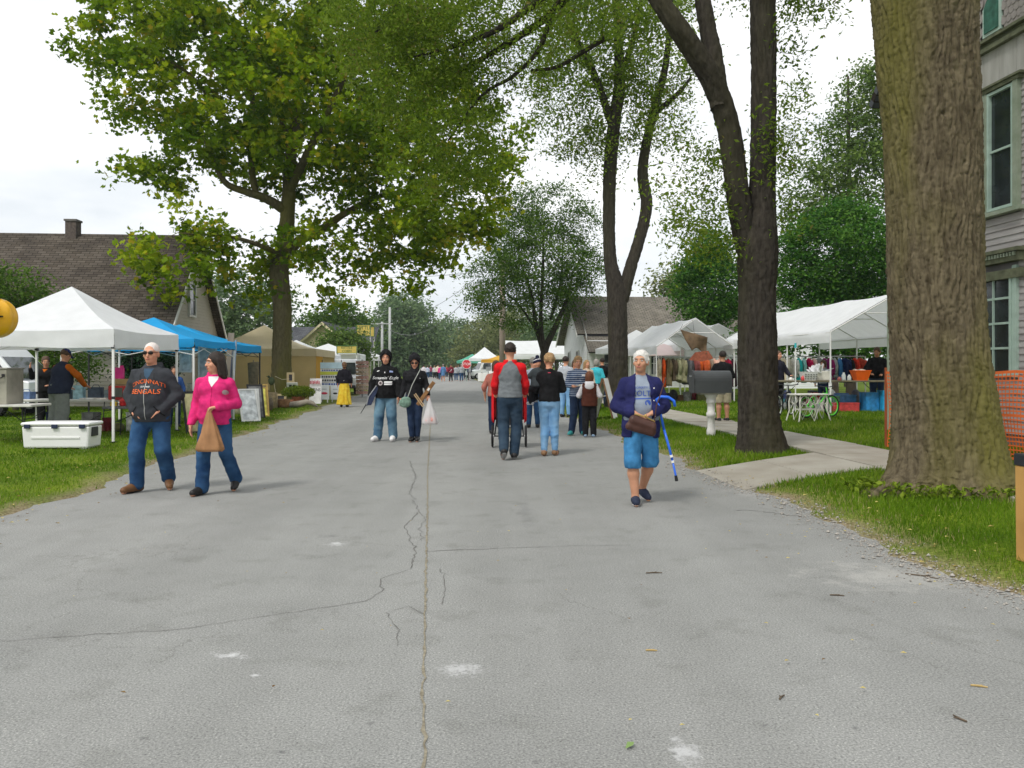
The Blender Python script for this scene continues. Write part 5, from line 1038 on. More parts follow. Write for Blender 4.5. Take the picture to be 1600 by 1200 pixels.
# boxes and bags under the racks and tables
def stuffbox(i, lab, x, y, w_, d_, h_, c_, kind, grp):
    b = onground(x, y); mbk = MB()
    if kind == 0: mbk.box((0, 0, h_/2), (w_, d_, h_)).box((0, 0, h_+.012), (w_*1.05, d_*1.05, .03))
    elif kind == 1: mbk.lathe([(w_*.38, 0), (w_*.5, h_*.9), (w_*.53, h_), (w_*.47, h_), (w_*.36, .03)], 14)
    else: mbk.ball((0, 0, h_*.5), (w_*.5, d_*.5, h_*.52), 12, 8)
    thing1('sale_box', mbk, pm('salebox_%s_%d' % (grp[:4], i), c_, .6, .35, 9), lab, 'box' if kind == 0 else 'tub' if kind == 1 else 'bag', b, random.uniform(-.4, .4), grp, smooth=kind == 2)
PAL = [('teal', (.05, .25, .28)), ('navy', (.02, .03, .1)), ('black', (.02, .02, .02)), ('brown', (.15, .08, .04)), ('grey', (.2, .2, .2)), ('maroon', (.2, .02, .03)), ('olive', (.12, .12, .04)), ('white', (.7, .7, .68)), ('denim blue', (.05, .12, .3)), ('tan', (.4, .28, .15)), ('charcoal', (.05, .05, .06)), ('dark green', (.02, .1, .05))]
KN = ['box', 'tub', 'bag']
for i in range(11): nm, c_ = PAL[i]; stuffbox(i, '%s %s on the grass under the leather hide canopy rack' % (nm, KN[i % 3]), at(1030+i*11, 600, 30.1).x, 30.1+.2*(i % 2), .34, .3, .22+.12*((i*7) % 3), c_, i % 3, 'heap under the leather hide canopy rack')
for i in range(12): nm, c_ = PAL[(i*5+3) % 12]; stuffbox(i, '%s %s on the grass below the rack behind the sale table' % (nm, KN[(i+1) % 3]), at(1222+i*11.5, 600, 25.4).x, 25.4+.2*(i % 2), .32, .3, .25+.14*((i*5) % 3), c_, (i+1) % 3, 'heap below the rack behind the sale table')
for i in range(9): nm, c_ = PAL[(i*7+1) % 12]; stuffbox(i, '%s %s under the long white folding table' % (nm, KN[(i+2) % 3]), -10.5+i*.3, 18.25+.18*(i % 2), .27, .28, .2+.1*((i*5) % 3), c_, (i+2) % 3, 'heap under the white folding table')
toy = [('yellow', (.7, .5, .04)), ('red', (.55, .03, .03)), ('lime', (.3, .5, .05)), ('violet', (.25, .05, .35)), ('orange', (.7, .2, .02)), ('sky blue', (.15, .4, .65)), ('ivory', (.7, .65, .5)), ('rose', (.65, .2, .3))]
for i, (nm, c_) in enumerate(toy):
    hh2 = .1+.05*(i % 3); thing1('toy', MB().lathe([(.05, 0), (.075, hh2*.2), (.06, hh2*.6), (.08, hh2*.75), (.03, hh2)], 10), pm('toy_%d' % i, c_, .4, .3, 16), '%s plastic toy among the goods on the dark folding table' % nm, 'toy', onground(-7.75, 17.2)+Vector((-.5+.14*i, .1*((i % 3)-1), .622)), 0, 'toys on the dark folding table', smooth=True)
# leather hide under the ridge
hp = at(1076, 520, 28.7); hd_ = empty('leather_hide', hp, 0, 'brown leather hide and red fringe hung from the canopy ridge', 'hide')
mb = MB(); mb.grid(lambda a, b: (-.30+.95*a*(1-.45*b)+.4*b, -.02+.06*math.sin(a*6+b*4), .12-.28*a*(1-b)-.75*b+.10*math.sin(a*5)*b), 14, 12)
mb.build('hide', pm('leather', (.14, .09, .05), .75, .35, 5, .3, 30), hd_, smooth=True, solid=.008)
MB().prism([(-.1, -.95), (.12, -.68), (.58, -.62), (.75, -.9), (.35, -1.0)], .02, (.1, -.02, 0), (1, 0, 0), (0, 0, 1)).build('fringe', pm('red_fringe', (.30, .09, .05), .85, .3, 12), hd_); MB().tube([(-.3, 0, .1), (-.2, .03, .3)], .006, 4).tube([(.2, 0, -.1), (.15, .03, .45)], .006, 4).build('cord', dark_plast, hd_)
# pink parasol canopy inside, dark tarp
thing1('pink_canopy', MB().add([(-1.5, 0, 0), (1.5, 0, 0), (1.5, 2.2, 0), (-1.5, 2.2, 0), (0, 1.1, .55)], [(0, 1, 4), (1, 2, 4), (2, 3, 4), (3, 0, 4)]), thin_cloth('tent_pink', (.72, .58, .58), .3), 'pale pink peaked awning behind the leather hide canopy', 'awning', Vector((6.9, 36.5, 2.0)))
for q in ((5.42, 36.5), (8.38, 36.5), (5.42, 38.68), (8.38, 38.68)):
    o = MB().tube([(q[0]-6.9, q[1]-36.5, -1.75), (q[0]-6.9, q[1]-36.5, .0)], .03, 6).build('pole', white_paint, bpy.data.objects['pink_canopy'])
# thin post with a cyan cap
tpz = onground(*at(1243, 640, 22.4).xy); cp = empty('capped_post', tpz, 0, 'thin white post with a cyan cap beside the sale table', 'post'); hz_ = at(0, 540, 22.4).z-tpz.z
MB().tube([(0, 0, 0), (0, 0, hz_)], .018, 8).build('post', white_paint, cp); MB().lathe([(.03, 0), (.03, .13)], 10, (0, 0, hz_-.06)).build('cap', pm('cyan_cap', (.05, .45, .5), .5), cp)
# ================================================================== trees
def worley(a, z, ca_, cz_, nper, seed=1):     # 2-D cellular noise periodic in a; returns F1, F2-F1, cell random
    ia = np.floor(a/ca_).astype(int); iz = np.floor(z/cz_).astype(int); f1 = np.full(a.shape, 9.); f2 = np.full(a.shape, 9.); rid = np.zeros(a.shape)
    def h(i, j, k): x = np.sin((i % nper)*127.1+j*311.7+k*74.7+seed*13.3)*43758.5453; return x-np.floor(x)
    for di in (-1, 0, 1):
        for dj in (-1, 0, 1):
            i, j = ia+di, iz+dj; ox_ = (i+.15+.7*h(i, j, 1))-a/ca_; oz_ = (j+.1+.8*h(i, j, 2))-z/cz_; d = np.sqrt(ox_**2+oz_**2); r_ = h(i, j, 3)
            lt = d < f1; f2 = np.where(lt, f1, np.minimum(f2, d)); rid = np.where(lt, r_, rid); f1 = np.where(lt, d, f1)
    return f1, f2-f1, rid
def catmull(P, n):
    P = np.asarray(P, float); P = np.vstack([2*P[0]-P[1], P, 2*P[-1]-P[-2]]); out = []
    m = len(P)-3; ts = np.linspace(0, m, n)
    for t in ts:
        i = min(int(t), m-1); u = t-i; p0, p1, p2, p3 = P[i:i+4]
        out.append(.5*((2*p1)+(-p0+p2)*u+(2*p0-5*p1+4*p2-p3)*u*u+(-p0+3*p1-3*p2+p3)*u**3))
    return np.array(out)
def bark_limb(pts, rads, seg, step, amp=.0, cell=(.07, .2), flare=None, seed=1, lump=.02):
    C = np.hstack([np.asarray(pts, float), np.asarray(rads, float)[:, None]]); Lt = np.sum(np.linalg.norm(np.diff(C[:, :3], axis=0), axis=1)); n = max(4, int(Lt/step)+1)
    Q = catmull(C, n); P, Rr = Q[:, :3], np.maximum(Q[:, 3], .004)
    T = np.gradient(P, axis=0); T /= np.linalg.norm(T, axis=1)[:, None]
    up = np.array([1., 0, 0]) if abs(T[0][0]) < .9 else np.array([0, 1., 0]); A_ = np.zeros_like(P)
    for i in range(n): a = up-T[i]*np.dot(up, T[i]); a /= np.linalg.norm(a); A_[i] = a; up = a
    B_ = np.cross(T, A_); th = np.linspace(0, 2*pi, seg, endpoint=False); s = np.concatenate([[0], np.cumsum(np.linalg.norm(np.diff(P, axis=0), axis=1))])
    TH, SS = np.meshgrid(th, s); R2 = np.repeat(Rr[:, None], seg, 1)
    R2 = R2*(1+lump*np.sin(3*TH+SS*1.3+seed)+lump*.7*np.sin(5*TH-SS*2.1+seed*2)+lump*.6*np.sin(2*TH+SS*.7))
    if flare is not None: fh, fa, nl = flare; R2 = R2*(1+fa*np.exp(-SS/fh)*(1+.35*np.sin(nl*TH+1.1)+.2*np.sin((nl+2)*TH+.3)))
    if amp > 0:
        rm = Rr[0]; nper = max(6, int(2*pi*rm/cell[0])); aa = TH/(2*pi)*nper*cell[0]; wob = .45*cell[0]*np.sin(SS*4+3*TH)+.3*cell[0]*np.sin(SS*11+5*TH+2*np.sin(SS*3))
        rk = np.random.default_rng(seed+40); w1 = sum(np.sin(rk.integers(2, 13)*TH+rk.uniform(-11, 11)*SS+rk.uniform(0, 6))*rk.uniform(.5, 1) for _ in range(9)); w2 = sum(np.sin(rk.integers(4, 26)*TH+rk.uniform(-24, 24)*SS+rk.uniform(0, 6))*rk.uniform(.5, 1) for _ in range(10))
        KK = max(8, int(2*pi*rm/cell[0]/2)); g1 = np.abs(np.sin(KK*TH+.58*w1+.2*w2)); g2 = np.abs(np.sin(2.0*KK*TH+.9*w2+.8*w1))
        f1, e, rid = worley(aa+wob, SS+.3*cell[1]*np.sin(9*TH+SS*2), cell[0], cell[1], nper, seed); f1b, e2, rid2 = worley(aa+wob*.6, SS*3.2+.3*wob, cell[0], cell[1], nper, seed+5)
        rn = np.random.default_rng(seed).normal(0, 1, TH.shape); rn = (rn+np.roll(rn, 1, 0)+np.roll(rn, 1, 1)+np.roll(rn, -1, 0)+np.roll(rn, -2, 0))/2.2; d = amp*(1.25*(g1**.55-.75)+.35*(g2**.6-.7)-.5*np.exp(-(e2/.07)**2)*(rid2 > .3)+.3*(rid2-.5)+.12*rn)
        R2 = R2+d
    V = P[:, None, :]+(A_[:, None, :]*np.cos(TH)[..., None]+B_[:, None, :]*np.sin(TH)[..., None])*R2[..., None]
    ii = np.arange(n*seg).reshape(n, seg); jj = np.roll(ii, -1, 1); Fq = np.stack([ii[:-1], jj[:-1], jj[1:], ii[1:]], -1).reshape(-1, 4)
    return V.reshape(-1, 3), Fq, P, Rr
def join(parts):
    Vs, Fs, o = [], [], 0
    for V, Fc in parts: Vs.append(V); Fs.append(Fc+o); o += len(V)
    return np.concatenate(Vs), np.concatenate(Fs)
def bark_mat(name, c1, c2, moss, mossamt=.5, bsc=1.0):
    m, t, N, B, K = nodes_mat(name); tc_ = N('ShaderNodeTexCoord'); mp_ = N('ShaderNodeMapping'); mp_.inputs['Scale'].default_value = (1, 1, .28); K(tc_.outputs['Object'], mp_.inputs['Vector'])
    na = N('ShaderNodeTexNoise', Scale=14.0*bsc, Detail=8.0, Roughness=.65); K(mp_.outputs[0], na.inputs['Vector']); nb = N('ShaderNodeTexNoise', Scale=1.1, Detail=5.0); K(mp_.outputs[0], nb.inputs['Vector']); nc = N('ShaderNodeTexNoise', Scale=40.0*bsc, Detail=6.0, Roughness=.7); K(mp_.outputs[0], nc.inputs['Vector'])
    ra = N('ShaderNodeValToRGB'); ra.color_ramp.elements[0].position = .32; ra.color_ramp.elements[0].color = (*c1, 1); ra.color_ramp.elements[1].position = .68; ra.color_ramp.elements[1].color = (*c2, 1); K(na.outputs['Fac'], ra.inputs['Fac'])
    rb_ = N('ShaderNodeValToRGB'); rb_.color_ramp.elements[0].position = .42; rb_.color_ramp.elements[0].color = (0, 0, 0, 1); rb_.color_ramp.elements[1].position = .64; rb_.color_ramp.elements[1].color = (mossamt,)*3+(1,); K(nb.outputs['Fac'], rb_.inputs['Fac'])
    mx_ = N('ShaderNodeMixRGB'); K(rb_.outputs[0], mx_.inputs['Fac']); K(ra.outputs[0], mx_.inputs['Color1']); mx_.inputs['Color2'].default_value = (*moss, 1); K(mx_.outputs[0], B.inputs['Base Color']); B.inputs['Roughness'].default_value = .95; B.inputs['Specular IOR Level'].default_value = .12
    bu = N('ShaderNodeBump', Strength=.7, Distance=.02); K(nc.outputs['Fac'], bu.inputs['Height']); K(bu.outputs[0], B.inputs['Normal']); return m
bark_big = bark_mat('cottonwood_bark', (.055, .043, .026), (.18, .148, .092), (.135, .128, .024), .7)
bark_dark = bark_mat('dark_bark', (.021, .018, .015), (.064, .055, .044), (.055, .054, .022), .4, 1.3)  # dark bark, with the gloom of backlit trunks put into its colours
bark_olive = bark_mat('maple_bark', (.075, .065, .034), (.15, .13, .07), (.13, .125, .02), .7, 1.0)
bark_far = pm('far_bark', (.07, .055, .04), .95, .3, 4)
def leaf_quads(C, size, rngl, aspect=.62, upbias=.55, droop=.2, lobes=False):
    n = len(C); t = rngl.normal(0, 1, (n, 3)); t[:, 2] = t[:, 2]*.6-droop; t /= np.linalg.norm(t, axis=1)[:, None]
    nr = rngl.normal(0, 1, (n, 3)); nr[:, 2] += upbias*2; nr -= t*np.sum(nr*t, 1)[:, None]; nr /= np.linalg.norm(nr, axis=1)[:, None]; b = np.cross(nr, t)
    L_ = (size*rngl.uniform(.65, 1.25, n))[:, None]; W_ = L_*aspect*rngl.uniform(.8, 1.2, n)[:, None]
    if not lobes:
        V = np.stack([C-t*L_*.5, C+b*W_*.5+nr*L_*.10, C+t*L_*.5, C-b*W_*.5+nr*L_*.10], 1).reshape(-1, 3); base = np.arange(n)[:, None]*4
        Fc = np.concatenate([base+[[0, 1, 2]], base+[[0, 2, 3]]]); return V, Fc, 4
    # lobed: base, five points and notches -> fan
    pts = [(-.5, 0), (-.2, .5), (.0, .2), (.35, .42), (.55, 0), (.35, -.42), (.0, -.2), (-.2, -.5)]
    V = np.stack([C+t*L_*a+b*W_*q*1.3+nr*L_*(.16*abs(q)-.05) for a, q in pts], 1).reshape(-1, 3); base = np.arange(n)[:, None]*8
    Fc = np.concatenate([base+[[0, 1, 2]], base+[[0, 2, 6]], base+[[0, 6, 7]], base+[[2, 3, 4]], base+[[2, 4, 6]], base+[[4, 5, 6]]]); return V, Fc, 8
def sample_lobes(lobes, D0, n, rngl, shell=.5):
    w_ = np.array([l[2]*l[3]*l[5]*(l[6] if len(l) > 6 else 1) for l in lobes], float); w_ /= w_.sum(); out = []
    for l, k in zip(lobes, rngl.multinomial(n, w_)):
        cx, cy, rx, ry, dD, rD = l[:6]; d = rngl.normal(0, 1, (k, 3)); d /= np.linalg.norm(d, axis=1)[:, None]; rr_ = rngl.random(k)**(1/(3+3*shell))
        D = D0+dD; c = at(cx, cy, D); out.append(np.array(c)+d*rr_[:, None]*np.array([rx/FPX*D, rD, ry/FPX*D]))
    return np.concatenate(out)
def tree(name, label, base, limbs, lobes, D0, nclump, nleaf, clump_r, leaf_s, bark, leaf, seed, cat='tree', seg=20, step=.12, amp=.0, cell=(.07, .2), flare=None, twig0=.03, aspect=.62, droop=.25, lobed=False, shell=.5, group=None, flat=.65, upbias=.55, clumps=None, twigs=True, collect=None, vshift=0.0):
    rngl = np.random.default_rng(seed); r_ = empty(name, base, 0, label, cat, group); b = np.array(base)
    parts = []; nodes = []; nrad = []
    for i, (pts, rads) in enumerate(limbs):
        V, Fq, P, Rr = bark_limb(pts, rads, seg if i == 0 else max(8, int(seg*(.2 if seg > 150 else .6))), step*(1 if i == 0 else 7 if seg > 150 else 1.3), amp if i < 4 else amp*.6, cell, flare if i == 0 else None, seed+i)
        parts.append((V-b, Fq)); k0 = 0 if i else int(len(P)*.45)
        nodes += list(P[k0::2]); nrad += list(Rr[k0::2])
    V, Fq = join(parts); o = link('trunk', np_mesh(V, Fq, bark, True), r_)
    C = sample_lobes(lobes, D0, nclump, rngl, shell) if lobes else np.zeros((0, 3))
    if clumps is not None: C = np.concatenate([C, clumps])
    nodes = np.array(nodes); nrad = list(nrad)
    if twigs:
        order = np.argsort([np.min(np.linalg.norm(nodes-c, axis=1)) for c in C]); Nn = np.zeros((len(nodes)+4*len(C), 3)); Nn[:len(nodes)] = nodes; cnt = len(nodes); tb = []
        for ci in order:
            c = C[ci]; d = np.linalg.norm(Nn[:cnt]-c, axis=1)+.5*np.maximum(0, Nn[:cnt, 2]-c[2]); j = int(np.argmin(d)); a = Nn[j]; ln = np.linalg.norm(c-a)
            r0 = min(nrad[j]*.7, twig0*(.5+.35*ln)); mid = a+(c-a)*.5+rngl.normal(0, .10, 3)*ln+np.array([0, 0, .10*ln]); q = a+(c-a)*.25+rngl.normal(0, .05, 3)*ln+np.array([0, 0, .05*ln])
            pts = [a, q, mid, c]; rr_ = [r0, r0*.8, r0*.55, max(.004, r0*.25)]; T = [np.array(p) for p in pts]
            ring = []
            for k in range(4):
                tt_ = T[min(k+1, 3)]-T[max(k-1, 0)]; tt_ = tt_/(np.linalg.norm(tt_)+1e-9); u1 = np.cross(tt_, [.3, .2, .93]); u1 /= np.linalg.norm(u1)+1e-9; u2 = np.cross(tt_, u1)
                for s in range(3): an = 2*pi*s/3; ring.append(T[k]+(u1*math.cos(an)+u2*math.sin(an))*rr_[k])
            f = [[k*3+s, k*3+(s+1) % 3, (k+1)*3+(s+1) % 3, (k+1)*3+s] for k in range(3) for s in range(3)]
            tb.append((np.array(ring)-b, np.array(f)))
            for p, rv in zip((q, mid, c), rr_[1:]): Nn[cnt] = p; nrad.append(rv); cnt += 1
        V, Fq = join(tb); link('branches', np_mesh(V, Fq, bark, True), r_)['kind'] = 'stuff'
    k = len(C); cl = np.repeat(np.arange(k), nleaf); off = rngl.normal(0, 1, (k*nleaf, 3))*np.array([1, 1, flat])*.55
    cs_ = rngl.uniform(.7, 1.3, k)*clump_r; LC = C[cl]+off*cs_[cl][:, None]; LC[:, 2] -= droop*.5*cs_[cl]*np.abs(off[:, 0])
    V, Fc, nv = leaf_quads(LC, leaf_s, rngl, aspect, upbias, droop, lobed)
    tone = rngl.normal(0, .17, k); hgt = (LC[:, 2]-LC[:, 2].mean())/(np.ptp(LC[:, 2])+1e-6)
    lv = np.clip(.48+tone[cl]+rngl.normal(0, .15, k*nleaf)+vshift, 0, .95); yel = rngl.random(k*nleaf) < .02; lv = np.where(yel, 1.0, lv)
    o = link('crown', np_mesh(V-b, Fc, leaf, False, {'leafv': np.repeat(lv, nv)}), r_); o['kind'] = 'stuff'
    return r_
maple_leaf = leafmat('maple_leaf', (.075, .145, .003), (.18, .285, .005), (.36, .43, .012), .5, (.45, .36, .02))
elm_leaf = leafmat('elm_leaf', (.085, .15, .012), (.16, .25, .02), (.26, .35, .045), .6, (.22, .2, .05))
locust_leaf = leafmat('locust_leaf', (.04, .095, .010), (.075, .155, .016), (.14, .225, .03), .42)
pear_leaf = leafmat('pear_leaf', (.02, .085, .010), (.055, .16, .018), (.13, .27, .035), .35)
gum_leaf = leafmat('gum_leaf', (.07, .13, .025), (.12, .20, .035), (.20, .28, .06), .38)
far_leaf_hazed = leafmat('far_leaf_hazed', (.09, .155, .075), (.145, .22, .10), (.21, .29, .13), .38)  # smoke haze is put into these leaf colours: paler and bluer
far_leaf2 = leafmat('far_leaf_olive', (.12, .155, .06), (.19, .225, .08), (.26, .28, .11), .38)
shrub_leaf = leafmat('shrub_leaf', (.08, .13, .008), (.15, .22, .014), (.24, .31, .03), .3)
spruce_leaf = leafmat('evergreen_leaf', (.010, .035, .014), (.02, .06, .022), (.04, .09, .03), .15)
def A3(px, py, D): return tuple(at(px, py, D))
def gbase(px, D): p = at(px, 600, D); return onground(p.x, D)
# --- maple, left
Dm = 33.0; b0 = gbase(440, Dm)
limbs = [([b0+Vector((0, 0, -.1)), A3(440, 560, Dm), A3(441, 480, Dm), A3(436, 425, Dm), A3(446, 375, Dm), A3(450, 320, Dm), A3(455, 240, Dm+.2), A3(470, 120, Dm+.5), A3(480, -40, Dm+.5)], [.40, .37, .36, .38, .33, .27, .22, .17, .10]),
         ([A3(448, 330, Dm), A3(415, 310, Dm-.6), A3(385, 300, Dm-1), A3(352, 285, Dm-1.4), A3(330, 240, Dm-1.8), A3(310, 190, Dm-2)], [.2, .17, .14, .11, .09, .05]),
         ([A3(400, 305, Dm-.8), A3(392, 250, Dm), A3(395, 170, Dm+.8), A3(385, 60, Dm+1)], [.13, .12, .10, .05]),
         ([A3(446, 395, Dm), A3(470, 375, Dm+.3), A3(500, 360, Dm+.6), A3(545, 330, Dm+1.0), A3(600, 305, Dm+1.2), A3(680, 290, Dm+1)], [.22, .2, .17, .13, .1, .05]),
         ([A3(452, 300, Dm), A3(480, 240, Dm-1), A3(520, 160, Dm-2), A3(560, 70, Dm-2.5)], [.18, .15, .11, .06]),
         ([A3(455, 260, Dm), A3(440, 180, Dm+1.5), A3(420, 80, Dm+2.5)], [.15, .12, .06]),
         ([A3(440, 400, Dm), A3(410, 385, Dm-1.5), A3(360, 370, Dm-2.5), A3(290, 365, Dm-3)], [.12, .09, .06, .03]),
         ([A3(380, 230, Dm), A3(300, 120, Dm-.5), A3(220, 80, Dm-.5)], [.1, .07, .03])]
lob = [(430, -70, 330, 170, 0, 6.5), (235, 85, 110, 100, -1, 3.5, 1.2), (330, 150, 150, 110, 0, 5), (150, 90, 45, 45, -1, 1.5), (300, 220, 105, 55, -2, 2.5), (255, 270, 60, 35, -2, 1.6), (275, 385, 75, 85, -3, 2.0, 2.2), (360, 400, 70, 60, -1, 2.5), (440, 180, 150, 130, 0, 5.5), (560, 160, 180, 150, 0, 6), (660, 250, 150, 120, 0, 5), (620, 350, 130, 60, 0, 4, 1.1), (520, 380, 90, 60, 0, 4), (700, 370, 60, 50, 0, 2.5), (630, 420, 50, 45, 0, 1.8, 1.2), (500, 445, 40, 45, 0, 1.4), (400, 440, 60, 35, 0, 2), (740, 300, 60, 70, 0, 2.5), (790, 230, 35, 50, 0, 1.6)]
tree('maple_tree', 'broad yellow-green maple arching over the left stalls', b0, limbs, lob, Dm, 900, 66, .62, .20, bark_olive, maple_leaf, 21, seg=40, step=.07, amp=.022, cell=(.09, .3), flare=(.5, .45, 5), lobed=True, aspect=.9, shell=.7, twig0=.035, droop=.35)
# --- thick forked tree on the right lawn
D2_ = 13.5; b2 = gbase(1192, D2_)
def L2(pts): return [A3(a, b, D) for a, b, D in pts]
limbs2 = [([b2+Vector((0, 0, -.12)), *L2([(1185, 640, D2_), (1183, 560, D2_), (1183, 460, D2_), (1184, 390, D2_), (1190, 320, D2_+.05), (1193, 230, D2_+.1), (1193, 120, D2_+.15), (1192, 0, D2_+.2), (1200, -160, D2_+.3), (1215, -320, D2_+.3)])], [.34, .31, .31, .29, .31, .215, .20, .20, .205, .18, .12]),
          (L2([(1180, 425, D2_), (1163, 370, D2_), (1152, 300, D2_-.1), (1138, 200, D2_-.2), (1115, 130, D2_-.35), (1085, 80, D2_-.5), (1050, 30, D2_-.6), (1005, -30, D2_-.5), (940, -90, D2_), (850, -110, D2_+1)]), [.18, .18, .18, .175, .17, .165, .15, .12, .1, .06]),
          (L2([(1125, 170, D2_-.3), (1115, 90, D2_-.1), (1098, 0, D2_+.1), (1085, -120, D2_+.4)]), [.15, .14, .12, .08]),
          (L2([(960, -70, D2_), (900, -20, D2_+.6), (850, 30, D2_+1.2), (790, 70, D2_+1.8), (720, 110, D2_+2.2), (690, 125, D2_+2.5)]), [.09, .075, .06, .05, .03, .012]),
          (L2([(930, -80, D2_+.2), (860, -10, D2_+.5), (830, 10, D2_+.8), (770, 50, D2_+1), (700, 75, D2_+1.2), (640, 90, D2_+1.5)]), [.08, .065, .06, .045, .03, .01]),
          (L2([(940, -90, D2_), (800, -110, D2_+1), (700, -60, D2_+1.5), (620, 10, D2_+2), (580, 60, D2_+2)]), [.1, .08, .06, .04, .02]),
          (L2([(862, 25, D2_+1), (840, 80, D2_+1.1), (800, 120, D2_+1.4), (752, 150, D2_+1.6), (700, 220, D2_+2)]), [.05, .04, .03, .02, .01]),
          (L2([(1215, -150, D2_+.3), (1260, -80, D2_), (1290, -10, D2_-.2)]), [.1, .06, .02]),
          (L2([(830, 110, D2_+1.2), (870, 105, D2_+1.2), (905, 85, D2_+1.3), (945, 60, D2_+1.2)]), [.02, .03, .035, .045])]
lob2 = [(580, 40, 70, 80, 2, 1.2), (640, 100, 90, 100, 2, 1.4, 1.3), (700, 60, 100, 90, 2, 1.5, 1.3), (720, 190, 75, 100, 2, 1.2, 1.2), (690, 290, 40, 70, 2.2, .6, 1.3), (760, 270, 40, 70, 2, .7), (640, 220, 40, 80, 2.2, .6, 1.2), (800, 50, 80, 70, 1.5, 1.3), (820, 140, 50, 60, 1.3, .8, .6), (900, 20, 90, 60, .8, 1.2), (600, -60, 200, 70, 1.5, 2, .3), (850, -80, 200, 70, 1, 2, .2), (1060, -60, 140, 60, .5, 1.6, .3), (1260, 20, 45, 55, .3, .8, .9), (1240, 60, 30, 30, .3, .6, .7), (1235, -60, 100, 60, .2, 1.2)]
rs = np.random.default_rng(77)
sp = np.concatenate([np.array([A3(a+rs.normal(0, 14), b+rs.normal(0, 12), D2_+rs.normal(0, .3)) for _ in range(k)]) for a, b, k in ((1095, 355, 6), (1060, 345, 4), (1110, 290, 5), (1120, 330, 5), (1085, 270, 3), (1120, 250, 3), (1230, 230, 7), (1238, 190, 4), (1190, 230, 4), (1225, 270, 4), (1160, 390, 2), (1085, 395, 3), (1075, 320, 5), (1050, 300, 4), (1130, 370, 4), (1100, 240, 4), (1245, 150, 5), (1225, 330, 4))])
tree('forked_tree', 'thick dark forked tree behind the mailbox with drooping branches over the street', b2, limbs2, lob2, D2_, 760, 56, .34, .088, bark_dark, elm_leaf, 31, seg=64, step=.03, amp=.024, cell=(.055, .3), flare=(.35, .4, 4), aspect=.42, shell=.3, twig0=.016, droop=.6, clumps=sp, flat=.9)
# --- double-stemmed tree in the middle
D3_ = 27.5; b3 = gbase(965, D3_)
limbs3 = [([b3+Vector((0, 0, -.1)), *L2([(966, 580, D3_), (965, 520, D3_), (963, 460, D3_), (953, 400, D3_), (952, 320, D3_), (953, 260, D3_), (960, 190, D3_), (968, 130, D3_), (965, 40, D3_), (960, -60, D3_)])], [.37, .33, .32, .31, .21, .21, .22, .21, .18, .13, .08]),
          (L2([(972, 470, D3_), (985, 420, D3_), (1000, 370, D3_+.1), (1010, 320, D3_+.2), (1004, 270, D3_+.2), (1012, 215, D3_+.2), (1025, 160, D3_), (1040, 100, D3_), (1050, 0, D3_)]), [.22, .20, .19, .19, .18, .155, .14, .11, .06]),
          (L2([(958, 200, D3_), (930, 120, D3_-.5), (895, 50, D3_-1), (885, 20, D3_-1)]), [.14, .11, .09, .05]), (L2([(1020, 180, D3_), (1060, 145, D3_-.3), (1080, 120, D3_-.5)]), [.1, .07, .03]), (L2([(965, 130, D3_), (990, 60, D3_+.6), (1010, -40, D3_+1)]), [.12, .09, .05])]
lob3 = [(925, 70, 100, 90, 0, 2.5), (1010, 80, 85, 90, 0, 2.5), (880, 120, 60, 70, -1, 1.6, .8), (960, 180, 75, 60, 0, 1.6, .9), (1030, 170, 55, 60, 0, 1.4), (930, 240, 60, 40, 0, 1.0, .6), (890, 190, 60, 50, -.5, 1.2, .7), (960, -60, 160, 80, 0, 3), (1060, 230, 45, 40, 0, .9, .5), (860, 250, 50, 35, 0, .8, .4)]
tree('double_stemmed_tree', 'tall dark tree with two wavy stems behind the stall visitors', b3, limbs3, lob3, D3_, 620, 56, .6, .13, bark_dark, elm_leaf, 41, seg=40, step=.06, amp=.022, cell=(.06, .3), flare=(.35, .3, 5), aspect=.5, shell=.4, twig0=.025, droop=.5)
# --- small locust with several stems
D4_ = 50; b4 = gbase(852, D4_)
limbs4 = [([b4+Vector((0, 0, -.1)), A3(850, 570, D4_), A3(852, 545, D4_), A3(868, 510, D4_), A3(885, 470, D4_), A3(895, 430, D4_)], [.28, .25, .22, .16, .11, .05]), ([A3(849, 550, D4_), A3(838, 510, D4_), A3(830, 460, D4_), A3(810, 400, D4_)], [.17, .13, .09, .04]), ([A3(850, 550, D4_), A3(845, 500, D4_-.4), A3(848, 430, D4_-.5), A3(850, 340, D4_)], [.15, .12, .09, .04]), ([A3(846, 530, D4_), A3(828, 500, D4_+.4), A3(805, 470, D4_+.5), A3(770, 445, D4_+.5)], [.1, .08, .05, .02]), ([A3(860, 500, D4_+.4), A3(876, 440, D4_+.5), A3(880, 370, D4_+.5)], [.1, .07, .03])]
lob4 = [(840, 410, 85, 80, 0, 3.5), (780, 440, 55, 55, 0, 2.2), (905, 430, 50, 60, 0, 2.2), (850, 325, 65, 40, 0, 2), (895, 350, 40, 40, 0, 1.6), (755, 470, 25, 20, 0, 1), (830, 490, 70, 30, 0, 2, .8), (800, 370, 50, 45, 0, 2)]
tree('locust_tree', 'small multi-stemmed dark green tree beside the wooden pole', b4, limbs4, lob4, D4_, 560, 60, .75, .2, bark_dark, locust_leaf, 51, seg=14, step=.2, aspect=.4, shell=.4, twig0=.03, droop=.45, flat=.5)
